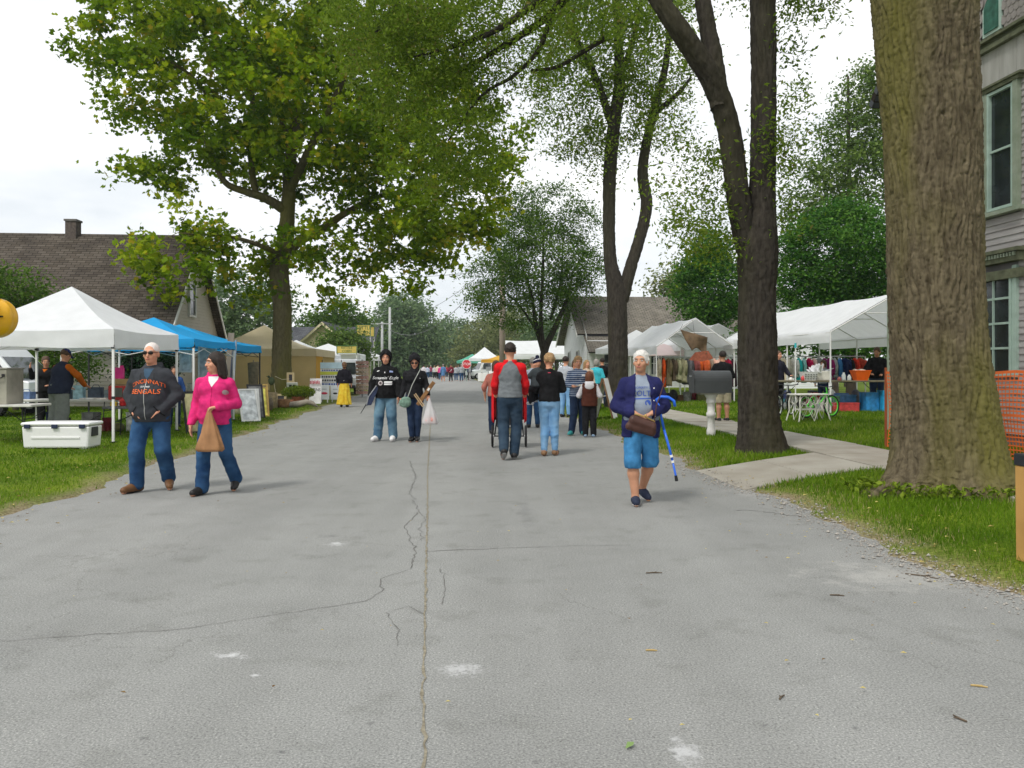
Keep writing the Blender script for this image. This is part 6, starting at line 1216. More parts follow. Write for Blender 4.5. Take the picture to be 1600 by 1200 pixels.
# --- big cottonwood trunk at the right (its crown is above the frame)
D5_ = 9.35; b5 = gbase(1484, D5_)
limbs5 = [([b5+Vector((0, 0, -.15)), *L2([(1484, 740, D5_), (1478, 640, D5_), (1467, 540, D5_), (1460, 430, D5_), (1458, 320, D5_), (1455, 200, D5_), (1447, 90, D5_), (1444, 0, D5_), (1440, -110, D5_)])], [.64, .59, .535, .495, .485, .485, .49, .51, .54, .565]),
          (L2([(1440, -90, D5_), (1436, -300, D5_), (1435, -460, D5_)]), [.565, .5, .45]),
          (L2([(1438, -260, D5_), (1380, -420, D5_-.3), (1250, -620, D5_-1), (1100, -800, D5_-2)]), [.36, .3, .2, .1]), (L2([(1440, -300, D5_), (1500, -480, D5_+.4), (1600, -700, D5_+1.2)]), [.36, .28, .12]), (L2([(1436, -400, D5_), (1430, -600, D5_-.8), (1420, -850, D5_-1.6)]), [.34, .24, .1])]
lob5 = [(1250, -700, 280, 170, -1, 2.5), (1550, -750, 260, 200, 1, 2.5), (1430, -900, 300, 160, -1.5, 2.5)]
tree('cottonwood_tree', 'massive mossy furrowed trunk with flared roots beside the orange fence', b5, limbs5, lob5, D5_, 50, 50, .6, .11, bark_big, maple_leaf, 61, seg=260, step=.014, amp=.030, cell=(.085, .28), flare=(.26, .62, 4), shell=.3, twig0=.03, droop=.4)
# surface roots
mb = MB()
for (a, l_, r0) in ((3.5, .45, .09),):
    q = Vector((math.cos(a), math.sin(a), 0)); mb.tube([q*.45+Vector((0, 0, .22)), q*.75+Vector((0, 0, .10)), q*(.75+l_*.5)+Vector((0, 0, .02)), q*(.75+l_)+Vector((0, 0, -.06))], [r0*1.3, r0, r0*.7, r0*.3], 10)
mb.build('surface_roots', bark_big, bpy.data.objects['cottonwood_tree'], smooth=True)
# weeds at its foot
rw_ = np.random.default_rng(5); k = 700; an = rw_.uniform(pi*.95, 2*pi*1.02, k); rr_ = .78+np.abs(rw_.normal(0, .16, k)); C = np.stack([b5.x+np.cos(an)*rr_*1.12, b5.y+np.sin(an)*rr_*.9, b5.z+rw_.uniform(.0, .13, k)], 1)
V, Fc, nv = leaf_quads(C, .075, rw_, .55, .5, -.5); tag(link('weeds', np_mesh(V, Fc, shrub_leaf, False, {'leafv': np.repeat(rw_.random(k)*.8, nv)})), 'broad-leaved green weeds around the massive mossy trunk', 'weeds', kind='stuff')
# --- round pear trees and the tall tree behind
def round_tree(label, px, D, lobes, n, leafs, lmat, nm='ornamental_tree', seed=71, cr_=.6, top=420, trunkr=.16, nl=60, shell=1.2, cat='tree', group=None, asp=.6, rad=None, flat=.7, vshift=0.0):
    b = gbase(px, D); pts = [b+Vector((0, 0, -.05)), Vector(A3(px, 560, D)), Vector(A3(px+2, (560+top)/2, D)), Vector(A3(px, top, D))]
    pts = [p for i, p in enumerate(pts) if i == 0 or p.z > b.z+.3]
    return tree(nm, label, b, [(pts, list(np.linspace(trunkr, trunkr*.3, len(pts))))], lobes, D, n, nl, cr_, leafs, bark_far, lmat, seed, cat=cat, seg=10, step=.3, shell=shell, twig0=.03, group=group, aspect=asp, flat=flat, vshift=vshift)
round_tree('dense round dark green tree behind the canopy with the leather hide', 1105, 42, [(1106, 450, 50, 62, 0, 1.7), (1110, 395, 30, 32, 0, 1.1)], 330, .16, pear_leaf, seed=71, top=400)
round_tree('wide dense green tree behind the long white canopy', 1305, 37, [(1310, 400, 85, 75, 0, 2.4), (1325, 345, 45, 35, 0, 1.4), (1255, 440, 45, 45, 0, 1.5), (1360, 430, 55, 60, 0, 1.6)], 620, .16, pear_leaf, seed=72, top=350)
round_tree('tall pale green tree rising behind the wide dense tree', 1325, 50, [(1340, 280, 75, 60, 0, 2.5), (1330, 210, 60, 50, 0, 2), (1350, 150, 45, 45, 0, 1.6), (1365, 110, 25, 25, 0, 1), (1265, 300, 45, 50, 0, 1.8), (1250, 350, 40, 30, 0, 1.5), (1385, 180, 40, 80, 0, 2)], 380, .24, gum_leaf, 'tall_tree', 73, .8, 120, .25, 46, .3)
round_tree('hedge-like dark tree under the long canopy roofline', 1330, 33, [(1260, 520, 70, 40, 0, 1.2), (1340, 520, 70, 45, 0, 1.2), (1200, 530, 50, 30, 0, 1)], 170, .16, pear_leaf, seed=74, top=520, trunkr=.22)
round_tree('olive tree peeking over the white house roof', 1045, 62, [(1040, 445, 26, 20, 0, 1.2), (1060, 430, 25, 20, 0, 1.2), (1060, 470, 40, 30, 0, 1.5)], 90, .28, far_leaf2, 'far_tree', 75, .9, 440, .2, 40, .5)
# --- left background trees
round_tree('leafy tree behind the brown roofed house', 365, 58, [(350, 470, 50, 50, 0, 2.5), (390, 500, 50, 40, 0, 2.5), (345, 520, 40, 30, 0, 2), (420, 470, 40, 40, 0, 2)], 200, .3, far_leaf_hazed, 'far_tree', 76, 1.0, 460, .25, 46, .5)
round_tree('dark tree beyond the cream house', 532, 85, [(535, 500, 38, 32, 0, 3), (510, 520, 40, 30, 0, 3), (550, 525, 25, 25, 0, 2)], 170, .34, locust_leaf, 'far_tree', 77, 1.1, 490, .3, 50, .8)
round_tree('green tree in front of the cream house', 530, 57, [(527, 545, 26, 28, 0, 1.4), (550, 548, 30, 26, 0, 1.4), (512, 555, 16, 20, 0, 1)], 170, .22, gum_leaf, 'far_tree', 78, .7, 530, .15, 46, .8, vshift=-.15)
round_tree('large hazy tree standing over the street end', 632, 125, [(628, 520, 50, 55, 0, 6), (655, 530, 35, 45, 0, 4), (600, 545, 30, 40, 0, 4), (632, 480, 35, 22, 0, 4), (640, 565, 55, 25, 0, 5)], 420, .5, far_leaf_hazed, 'far_tree', 79, 1.6, 480, .45, 55, .7)
FT = 'far trees at the end of the street'
for i, (px, D, lobes, lm, lab) in enumerate([(712, 160, [(712, 535, 32, 38, 0, 6), (700, 560, 40, 25, 0, 6)], far_leaf_hazed, 'rounded far tree right of the large hazy tree'), (755, 150, [(752, 535, 35, 35, 0, 6), (775, 520, 30, 35, 0, 6), (740, 565, 40, 22, 0, 6)], far_leaf2, 'olive far tree left of the wooden pole'), (810, 140, [(805, 520, 35, 40, 0, 6), (830, 545, 40, 30, 0, 6)], far_leaf2, 'olive far tree behind the wooden pole'), (870, 120, [(870, 530, 50, 40, 0, 6), (920, 530, 40, 45, 0, 6)], far_leaf_hazed, 'far tree behind the small multi-stemmed tree'), (685, 210, [(680, 560, 45, 22, 0, 8), (720, 558, 45, 24, 0, 8)], far_leaf_hazed, 'low distant tree mass closing the street'), (575, 140, [(585, 570, 40, 15, 0, 5), (615, 575, 25, 12, 0, 4)], far_leaf2, 'low pale bush at the left of the far street'), (770, 175, [(770, 550, 60, 30, 0, 8)], far_leaf_hazed, 'distant tree screen behind the stop sign')]):
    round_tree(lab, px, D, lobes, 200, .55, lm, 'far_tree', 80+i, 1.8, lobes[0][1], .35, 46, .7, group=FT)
for i, (x, D, hgt) in enumerate([(-70, 190, 16), (-45, 230, 17), (-95, 150, 15), (60, 160, 15), (90, 190, 16), (40, 240, 17), (120, 150, 15), (-25, 300, 18), (10, 300, 18), (-130, 180, 16)]):
    px = 800+x/D*FPX; z0 = CH-(hgt*.55)/1; cy = HY-(hgt*.5-1)/D*FPX
    round_tree(['broad treeline tree far behind the left houses', 'tall treeline tree far left of the street', 'bushy treeline tree behind the brown roof', 'treeline tree far behind the canopies', 'broad treeline tree far right', 'treeline tree far beyond the white house', 'bushy treeline tree far behind the Victorian house', 'distant treeline tree left of the street end', 'distant treeline tree right of the street end', 'edge treeline tree far left'][i], px, D, [(px, cy, 8/D*FPX, hgt*.45/D*FPX, 0, 7)], 110, .7, [far_leaf_hazed, far_leaf2][i % 2], 'far_tree', 120+i, 2.2, int(cy), .4, 40, .8, group='treeline behind the village')
# shrubs near the left house and pot
round_tree('dark leafy bush behind the white canopy', 25, 27, [(20, 455, 45, 35, 0, 1.2), (60, 560, 45, 30, 0, 1.0), (110, 565, 40, 30, 0, .8), (5, 500, 60, 40, 0, 1.2)], 260, .13, locust_leaf, 'shrub', 90, .5, 470, .1, 46, .7, 'shrub')
for i, (px, D) in enumerate(((205, 29.6), (250, 29.3))):
    round_tree(['narrow dark arborvitae by the beige house wall', 'second narrow arborvitae close to the house corner'][i], px, D, [(px, 590, 20, 48, 0, .45), (px, 560, 10, 30, 0, .25)], 110, .1, spruce_leaf, 'evergreen_shrub', 92+i, .25, 560, .06, 50, .8, 'shrub')
pp = onground(*gp(466, 634, .06).xy); pot = empty('potted_shrub', pp, 0, 'feathery yellow-green shrub in a terracotta pot beside the driftwood', 'plant')
MB().lathe([(.16, 0), (.24, .3), (.26, .3), (.26, .36), (.22, .36), (.2, .3)], 18).build('pot', pm('terracotta', (.30, .10, .05), .85, .2), pot, smooth=False)
rr2 = np.random.default_rng(6); kk = 2600; d = rr2.normal(0, 1, (kk, 3)); d /= np.linalg.norm(d, axis=1)[:, None]; C = d*rr2.random(kk)[:, None]**.4*np.array([.66, .4, .24])+np.array([0, 0, .52]); V, Fc, nv = leaf_quads(C, .11, rr2, .25, .2, -.6)
o = link('foliage', np_mesh(V, Fc, shrub_leaf, False, {'leafv': np.repeat(rr2.random(kk)*.8, nv)}), pot); o['kind'] = 'stuff'
HAZE = .00035
# ================================================================== people: implicit surfaces -> one continuous mesh per body or garment
def snets(d, o, h):
    s = d < 0; nx, ny, nz_ = d.shape
    cnt = np.zeros((nx-1, ny-1, nz_-1), np.int8)
    for i in (0, 1):
        for j in (0, 1):
            for k in (0, 1): cnt += s[i:nx-1+i, j:ny-1+j, k:nz_-1+k]
    act = (cnt > 0) & (cnt < 8); I = np.argwhere(act); n = len(I)
    idx = np.full(act.shape, -1, np.int32); idx[act] = np.arange(n); acc = np.zeros((n, 3)); num = np.zeros(n)
    for ax in range(3):
        o1, o2 = [q for q in range(3) if q != ax]
        for a in (0, 1):
            for b in (0, 1):
                p = I.copy(); p[:, o1] += a; p[:, o2] += b; q = p.copy(); q[:, ax] += 1
                da = d[p[:, 0], p[:, 1], p[:, 2]]; db = d[q[:, 0], q[:, 1], q[:, 2]]; m = (da < 0) != (db < 0); t = da[m]/(da[m]-db[m])
                pos = (p-I)[m].astype(float); pos[:, ax] += t; acc[m] += pos; num[m] += 1
    V = o+(I+acc/num[:, None])*h; Fs = []
    for ax in range(3):
        o1, o2 = (ax+1) % 3, (ax+2) % 3; sl0 = [slice(None)]*3; sl1 = [slice(None)]*3; sl0[ax] = slice(0, -1); sl1[ax] = slice(1, None)
        cr_ = s[tuple(sl0)] != s[tuple(sl1)]; E = np.argwhere(cr_); E = E[(E[:, o1] > 0) & (E[:, o2] > 0) & (E[:, o1] < d.shape[o1]-1) & (E[:, o2] < d.shape[o2]-1)]
        if not len(E): continue
        def cell(a, b): c = E.copy(); c[:, o1] -= a; c[:, o2] -= b; return idx[c[:, 0], c[:, 1], c[:, 2]]
        Q = np.stack([cell(1, 1), cell(0, 1), cell(0, 0), cell(1, 0)], 1); ins = s[E[:, 0], E[:, 1], E[:, 2]]; Q[~ins] = Q[~ins][:, ::-1]; Fs.append(Q)
    return V, np.concatenate(Fs)
class SDF:
    def __init__(s, h, k=.03): s.h, s.k = h, k; s.P = []; s.S = []; s.planes = []
    def cap(s, a, b, ra, rb=None, k=None, flat=None): s.P.append(('c', np.array(a, float), np.array(b, float), ra, ra if rb is None else rb, s.k if k is None else k, flat)); return s
    def ell(s, c, r, R=None, k=None): s.P.append(('e', np.array(c, float), np.array(r, float), R, None, s.k if k is None else k, None)); return s
    def sub(s, a, b, ra, rb=None, k=.01): s.S.append((np.array(a, float), np.array(b, float), ra, ra if rb is None else rb, k)); return s
    def sub_ell(s, c, r, R=None): s.S.append(('e', np.array(c, float), np.array(r, float), R, None)); return s
    def wedge(s, zs, ws): s.S.append(('w', zs, ws)); return s
    def plane(s, n, d): s.planes.append((np.array(n, float), d)); return s    # keep n.p > d
    @staticmethod
    def fe(p, c, r, R):
        q = p-c
        if R is not None: q = q@R
        k0 = np.linalg.norm(q/r, axis=-1); k1 = np.linalg.norm(q/(r*r), axis=-1); return np.where(k1 > 1e-9, k0*(k0-1)/np.maximum(k1, 1e-9), -r.min())
    @staticmethod
    def fc(p, a, b, ra, rb, flat):
        q = p-a; ab = b-a; sc_ = 1.0
        if flat is not None: ax, f = flat; ax = np.asarray(ax, float); q = q+ax*(q@ax)[..., None]*(1/f-1); ab = ab+ax*(ab@ax)*(1/f-1); sc_ = .5*(1+f)
        t = np.clip((q@ab)/max(1e-9, ab@ab), 0, 1); return (np.linalg.norm(q-t[..., None]*ab, axis=-1)-(ra+t*(rb-ra)))*sc_
    def mesh(s, wrinkle=0.0, wfreq=18.0, seed=0):
        h = s.h; lo = np.full(3, 9e9); hi = -lo; bbs = []
        for p in s.P:
            if p[0] == 'c': r = max(p[3], p[4]); a = np.minimum(p[1], p[2])-r; b = np.maximum(p[1], p[2])+r
            else: r = p[2].max(); a, b = p[1]-r, p[1]+r
            m_ = p[5]+3*h; bbs.append((a-m_, b+m_)); lo = np.minimum(lo, a-m_); hi = np.maximum(hi, b+m_)
        n = np.ceil((hi-lo)/h).astype(int)+2; d = np.full(n, 1.0)
        for p, (a, b) in zip(s.P, bbs):
            i0 = np.maximum(0, np.floor((a-lo)/h).astype(int)); i1 = np.minimum(n, np.ceil((b-lo)/h).astype(int)+1)
            g = np.stack(np.meshgrid(*[lo[q]+h*np.arange(i0[q], i1[q]) for q in range(3)], indexing='ij'), -1)
            v = s.fc(g, *p[1:5], p[6]) if p[0] == 'c' else s.fe(g, p[1], p[2], p[3])
            sl = tuple(slice(i0[q], i1[q]) for q in range(3)); w_ = d[sl]; k = max(p[5], 1e-4); hh = np.maximum(k-np.abs(w_-v), 0)/k; d[sl] = np.minimum(w_, v)-hh*hh*k*.25
        if s.S or s.planes:
            g = np.stack(np.meshgrid(*[lo[q]+h*np.arange(n[q]) for q in range(3)], indexing='ij'), -1)
            for q in s.S:
                v = np.maximum(np.abs(g[..., 0])-np.interp(g[..., 2], q[1], q[2]), g[..., 1]+.02) if isinstance(q[0], str) and q[0] == 'w' else s.fe(g, q[1], q[2], q[3]) if isinstance(q[0], str) else s.fc(g, q[0], q[1], q[2], q[3], None); d = np.maximum(d, -v)
            for nrm, c in s.planes: d = np.maximum(d, c-g@nrm)
        d[0], d[-1], d[:, 0], d[:, -1], d[:, :, 0], d[:, :, -1] = (1,)*6
        V, Fq = snets(d, lo, h)
        if wrinkle:
            r = np.random.default_rng(seed); a, b, c = V[Fq[:, 0]], V[Fq[:, 1]], V[Fq[:, 2]]; fn = np.cross(b-a, c-a); N_ = np.zeros_like(V)
            for k in range(4): np.add.at(N_, Fq[:, k], fn)
            N_ /= np.linalg.norm(N_, axis=1)[:, None]+1e-12; w_ = np.zeros(len(V))
            for k in range(9):
                kv = r.normal(0, 1, 3)*[.9, .5, 1.1]; kv *= wfreq*r.uniform(.9, 2.6)/np.linalg.norm(kv); w2 = r.normal(0, 1, 3)*9; amp_ = np.clip(np.sin(V@(r.normal(0, 1, 3)*7)+r.uniform(0, 6)), 0, 1); w_ += amp_*((1-np.abs(np.sin(V@kv+1.3*np.sin(V@w2+r.uniform(0, 6)))))**2.2-.3)
            V = V+N_*(w_/4*wrinkle)[:, None]
        return V, Fq
def sdf_obj(name, sd, mat, parent, wr=0.0, wf=18., seed=0):
    V, Fq = sd.mesh(wr, wf, seed); o = link(name, np_mesh(V, Fq, mat, True), parent); return o
skin_m = pm('skin_fair', (.60, .29, .18), .55, .08, 9, spec=.35); skin_t = pm('skin_tan', (.50, .25, .15), .55, .08, 9, spec=.35); lip_m = pm('lips', (.42, .13, .11), .5); eye_w = pm('eye_white', (.7, .68, .65), .3); eye_d = pm('iris', (.03, .025, .02), .2)
jean_m = pm('denim_blue', (.012, .038, .10), .9, .35, 4, .3, 250, spec=.1, col2=(.045, .115, .235)); jean_d = pm('denim_dark', (.012, .022, .05), .9, .3, 5, .3, 250, spec=.1, col2=(.03, .05, .10)); jean_l = pm('denim_light', (.12, .28, .50), .9, .3, 4, .3, 250, spec=.1, col2=(.28, .47, .68)); jean_f = pm('denim_faded', (.025, .075, .15), .9, .3, 3.2, .3, 250, spec=.1, col2=(.17, .29, .36))
def rotm(yaw=0, pitch=0, roll=0): return np.array(Matrix.Rotation(yaw, 3, 'Z')@Matrix.Rotation(pitch, 3, 'X')@Matrix.Rotation(roll, 3, 'Y'))
class Person:
    """local frame: faces -Y, own left is +X; joints given for a 1.75 m adult and scaled."""
    def __init__(s, label, loc, rz=0.0, H=1.75, girth=1.0, belly=0.0, bust=0.0, J=None, lean=0.0, head=(0, 0, 0), skin=None, h=.012, group=None, hand=('down', 'down'), seed=1, headup=0.0):
        s.root = empty('person', loc, rz, label, 'person', group); s.s = H/1.75; s.g = girth; s.belly = belly; s.bust = bust; s.h = h; s.skin = skin or skin_m; s.seed = seed; s.handmode = hand
        j = dict(pelvis=(0, 0, .96), waist=(0, 0, 1.08), chest=(0, .0, 1.28), neck=(0, .01, 1.455), head=(0, -.015, 1.63), shR=(-.172, 0, 1.375), shL=(.172, 0, 1.375), elR=(-.25, .03, 1.13), elL=(.25, .03, 1.13), wrR=(-.265, -.06, .885), wrL=(.265, -.06, .885), hiR=(-.09, 0, .92), hiL=(.09, 0, .92), knR=(-.10, -.01, .50), knL=(.10, -.01, .50), anR=(-.11, .02, .085), anL=(.11, .02, .085), toR=(-.13, -.16, .035), toL=(.13, -.16, .035), fiR=(0, -.1, -1), fiL=(0, -.1, -1))
        j.update(J or {}); s.J = {k: np.array(v, float) for k, v in j.items()}
        if lean:
            R = rotm(0, lean); c = s.J['pelvis'].copy()
            for k in ('waist', 'chest', 'neck', 'head', 'shR', 'shL'): s.J[k] = c+R@(s.J[k]-c)
        s.fwd = rotm(0, lean)@np.array([0, -1., 0]); s.Rt = rotm(0, lean)
        for k in s.J:
            if not k.startswith('fi'): s.J[k] = s.J[k]*s.s
        s.Rh = rotm(*head)
    def hp(s, x, y, z): return s.J['head']+s.Rh@np.array([x, y, z])*s.s*s.hsc
    hsc = 1.05
    def torso(s, f, off=0.0, hip=True):
        J, g, q = s.J, s.g, s.s; ax = s.fwd
        f.ell(J['chest']+np.array([0, 0, .0])*q, np.array([.156*g+off, .115*g+off, .165+off])*q, s.Rt); [f.cap(J['neck']+s.Rt@(np.array([sx*.035, 0, -.045])*q), J['sh'+S_]+np.array([-sx*.012, 0, -.002])*q, (.052+off*.8)*q, (.054+off*.7)*q) for S_, sx in (('R', -1), ('L', 1))]
        f.cap(J['waist'], J['chest'], (.135*g+off)*q, (.15*g+off)*q, flat=(ax, .76)); f.cap(J['pelvis'], J['waist'], (.155*g+off)*q, (.14*g+off)*q, flat=(ax, .78))
        if s.belly: f.ell(J['waist']*.55+J['chest']*.45+s.fwd*(.05+.05*s.belly)*q-np.array([0, 0, .06])*q, np.array([.15*g+off, .10+.05*s.belly+off, .17+off])*q, s.Rt)
        if s.bust:
            for sx in (-1, 1): f.ell(J['chest']+s.Rt@(np.array([sx*.075, -.085, .02])*q), np.array([.075+off, .065*s.bust+off, .075+off])*q*(1+.1*s.g))
        f.cap(J['neck']-np.array([0, 0, .05])*q, J['neck']-np.array([0, 0, .01])*q, (.085+off*.6)*q, (.068+off*.4)*q)
    def arm(s, f, S_, off=0.0, end=1.0, elbow=True, slack=0.0):
        J, q, g = s.J, s.s, .6+.4*s.g; a, b, c = J['sh'+S_], J['el'+S_], J['wr'+S_]
        off *= .6; f.cap(a, b, (.056*g+off)*q, (.043*g+off+slack)*q)
        if end > 0: f.cap(b, b+(c-b)*end, (.043*g+off+slack)*q, ((.029 if end > .9 else .037)*g+off+slack*.8)*q)
    def leg(s, f, S_, off=0.0, end=1.0, slack=0.0, r=(.088, .058, .062, .038)):
        J, q, g = s.J, s.s, .55+.45*s.g; a, b, c = J['hi'+S_], J['kn'+S_], J['an'+S_]
        f.cap(a, b, (r[0]*g+off)*q, (r[1]*g+off+slack)*q)
        if end > 0:
            m_ = b+(c-b)*.35+np.array([0, .015, 0])*q; f.cap(b, m_, (r[1]*g+off+slack)*q, (r[2]*g*.95+off+slack)*q); f.cap(m_, b+(c-b)*end, (r[2]*g*.95+off+slack)*q, (r[3]*g+off+slack)*q)
    def fingers(s, f, S_):
        q = s.s*1.02; w_ = s.J['wr'+S_]; e = s.J['el'+S_]; fd = s.J['fi'+S_]; fd = fd/np.linalg.norm(fd); sx = 1 if S_ == 'L' else -1; mode = s.handmode[0 if S_ == 'R' else 1]
        side = np.cross(fd, [0, 0, 1.]) if abs(fd[2]) < .8 else np.array([0, -1., 0]); side = side-fd*np.dot(side, fd); side /= np.linalg.norm(side)      # towards the thumb
        pn = np.cross(fd, side); 
        inn = np.array([-sx, 0, 0.]) if abs(fd[2]) > .8 else np.array([0, 0, -1.]); pn = pn if np.dot(pn, inn) > 0 else -pn       # palm normal
        curl = {'down': .35, 'fist': 1.5, 'grip': 1.15, 'flat': .1}[mode]
        for k in (-1, 0, 1): f.cap(w_+fd*.015*q+side*k*.012*q, w_+fd*.085*q+side*k*.022*q, .017*q, .015*q, k=.014)
        for k, l_ in enumerate((.060, .070, .066, .050)):
            b0 = w_+fd*.09*q+side*(.030-.020*k)*q; a1 = curl*.55; d1 = fd*math.cos(a1)+pn*math.sin(a1); a2 = curl*1.25; d2 = fd*math.cos(a2)+pn*math.sin(a2); m_ = b0+d1*l_*.52*q
            f.cap(b0-fd*.01*q, m_, .0098*q, .0092*q, k=.004); f.cap(m_, m_+d2*l_*.55*q, .0092*q, .0078*q, k=.003)
        t0 = w_+fd*.028*q+side*.026*q; t1 = t0+(side*.75+fd*.6+pn*.25)*.035*q; t2 = t1+(fd*.9+side*.2+pn*(.2+.5*curl))*.033*q; f.cap(t0, t1, .0135*q, .011*q, k=.008); f.cap(t1, t2, .011*q, .0085*q, k=.004)
    def body(s, feet=True, hands=True):
        f = SDF(s.h, .03*s.s); q = s.s; s.torso(f, -.004)
        for S_ in 'RL': s.arm(f, S_); s.leg(f, S_); s.fingers(f, S_) if hands else None
        J = s.J; hq = q*s.hsc
        f.cap(J['neck']-np.array([0, 0, .03])*q, J['head']+np.array([0, .02, -.06])*q, .058*q, .052*q)
        f.ell(s.hp(0, .015, .025), np.array([.074, .093, .092])*hq, s.Rh); f.ell(s.hp(0, -.022, -.048), np.array([.056, .066, .068])*hq, s.Rh, k=.03); f.ell(s.hp(0, -.05, -.09), np.array([.028, .03, .022])*hq, s.Rh, k=.03)
        f.cap(s.hp(0, -.082, .012), s.hp(0, -.104, -.028), .010*hq, .0155*hq, k=.012)
        for sx in (-1, 1):
            f.ell(s.hp(sx*.076, .012, -.012), np.array([.012, .024, .034])*hq, s.Rh, k=.008); f.ell(s.hp(sx*.036, -.058, -.025), np.array([.028, .026, .026])*hq, s.Rh, k=.02); f.cap(s.hp(sx*.015, -.082, .032), s.hp(sx*.05, -.068, .032), .010*hq, k=.015)
        f.cap(s.hp(-.02, -.083, -.060), s.hp(.02, -.083, -.060), .010*hq, k=.01)
        if feet:
            for S_ in 'RL': a, t = J['an'+S_], J['to'+S_]; f.cap(a, a+(t-a)*.25+np.array([0, .03, -.03])*q, .036*q, .036*q); f.cap(a+np.array([0, .02, -.035])*q, t, .036*q, .034*q)
        s.bodyo = sdf_obj('body', f, s.skin, s.root); return s
    def face(s, glasses=False, brow=(.10, .07, .05), smile=0.0):
        q = s.s*s.hsc; m_ = MB()
        for sx in (-1, 1):
            if not glasses:
                e = MB().ball(s.hp(sx*.033, -.083, .008), (.0125*q, .007*q, .0062*q), 10, 7).build('eye', eye_w, s.bodyo, smooth=True); MB().ball(s.hp(sx*.033, -.0875, .008), .0052*q, 8, 6).build('iris', eye_d, s.bodyo, smooth=True)
            MB().tube([s.hp(sx*.016, -.092, .030), s.hp(sx*.034, -.090, .035), s.hp(sx*.054, -.075, .029)], [.0045*q, .005*q, .003*q], 6).build('eyebrow', pm('brow_%d' % int(brow[0]*100), brow, .9), s.bodyo)
        MB().tube([s.hp(-.027, -.087, -.056+.008*smile), s.hp(-.012, -.0935, -.060), s.hp(0, -.095, -.061), s.hp(.012, -.0935, -.060), s.hp(.027, -.087, -.056+.008*smile)], [.003*q, .0058*q, .0065*q, .0058*q, .003*q], 6).build('mouth', lip_m, s.bodyo, smooth=True)
        if glasses:
            g_ = MB()
            for sx in (-1, 1): g_.ball(s.hp(sx*.034, -.096, .008), (.029*q, .008*q, .018*q), 12, 8); g_.tube([s.hp(sx*.06, -.088, .014), s.hp(sx*.078, -.02, .012), s.hp(sx*.08, .01, .008)], .003*q, 5)
            g_.tube([s.hp(-.012, -.102, .012), s.hp(.012, -.102, .012)], .003*q, 5); g_.build('sunglasses', pm('shades', (.015, .013, .012), .35, .1, spec=.15), s.root, smooth=True)
        return s
    def hair(s, mat, kind='short', extra=None):
        q = s.s*s.hsc; f = SDF(min(s.h, .011), .02*s.s); o = {'short': .008, 'bald': .003, 'full': .007, 'bob': .016, 'long': .014, 'bun': .012}[kind]
        f.ell(s.hp(0, .024, .034), np.array([.078+o, .092+o, .090+o])*q, s.Rh)
        if kind in ('bob', 'full'):
            f.ell(s.hp(0, .05, -.01), np.array([.078+o, .066+o, .085+o])*q, s.Rh)
        if kind == 'bob': 
            for sx in (-1, 1): f.cap(s.hp(sx*.072, .02, .02), s.hp(sx*.075, .03, -.10), .03*q, .025*q)
        if kind == 'long':
            for sx in (-1, 0, 1): f.cap(s.hp(sx*.055, .06, .02), s.hp(sx*.075, .075, -.17), .05*q, .038*q)
            for sx in (-1, 1): f.cap(s.hp(sx*.076, .015, .03), s.hp(sx*.085, .03, -.14), .026*q, .03*q)
        if kind == 'bun': f.ell(s.hp(0, .115, .03), np.array([.045, .04, .05])*q, s.Rh); f.cap(s.hp(0, .12, .03), s.hp(0.02, .13, -.09), .035*q, .02*q)
        rh = np.random.default_rng(s.seed+9)
        if kind in ('full', 'bob', 'bun', 'short'):
            for _ in range({'full': 150, 'bob': 110, 'bun': 90, 'short': 60}[kind]):
                d_ = rh.normal(0, 1, 3); d_ /= np.linalg.norm(d_)
                if d_[2] < -.45 or (d_[1] < -.35 and d_[2] < .35): continue
                rr_ = (.012 if kind == 'short' else rh.uniform(.010, .017))*q; f.ell(s.hp(*(np.array([0, .024, .03])+d_*np.array([.076+o, .090+o, .088+o]))), np.array([rr_, rr_, rr_*.8]), s.Rh, k=.006)
        if kind == 'long':
            for a_ in np.linspace(-.3, pi+.3, 22): f.cap(s.hp(.082*math.cos(a_), .03+.085*math.sin(a_), .06), s.hp(.10*math.cos(a_)+rh.normal(0, .006), .05+.085*math.sin(a_), -.13+rh.uniform(-.05, .03)), .010*q, .013*q, k=.006)
        z = {'short': -.02, 'bald': .02, 'full': -.05, 'bob': -.2, 'long': -.3, 'bun': -.03}[kind]
        f.sub_ell(s.hp(0, -.105, -.032), np.array([.074, .095, .102])*q, s.Rh)
        if kind in ('short', 'bald', 'bun'): f.sub(s.hp(-.1, -.03, -.10), s.hp(.1, -.03, -.10), .082*q); f.sub(s.hp(-.1, .06, -.14), s.hp(.1, .06, -.14), .075*q)
        n_ = s.Rh@np.array([0, 0, 1.]); f.plane(n_, float(n_@s.hp(0, 0, z)) if kind in ('short', 'bald', 'full', 'bun') else -9)
        sdf_obj('hair', f, mat, s.root, (.012 if kind in ('full', 'bob', 'long', 'bun') else .004)*q, 55, s.seed+3); return s
    def top(s, mat, hem=.90, off=.016, sleeves=('R', 'L'), end=.97, slack=.014, name='top', hood=None, wr=.010, armmat=None, sub=None, collar=False, h=None, shade=None):
        slack = slack*.55; f = SDF(h or s.h*1.3, .024*s.s); s.torso(f, off); q = s.s; J = s.J
        f.cap(np.array([0, 0, hem])*q+J['pelvis']*[1, 1, 0], J['waist'], (.160*s.g+off+.006)*q, (.145*s.g+off)*q, flat=(s.fwd, .80))
        if s.belly: f.ell(np.array([0, -.03-.03*s.belly, hem+.13])*q+J['pelvis']*[1, 1, 0], np.array([.165*s.g+off, .11+.05*s.belly+off, .16])*q)
        for S_ in sleeves: s.arm(f, S_, off, end, slack=slack)
        f.plane((0, 0, 1), hem*q)
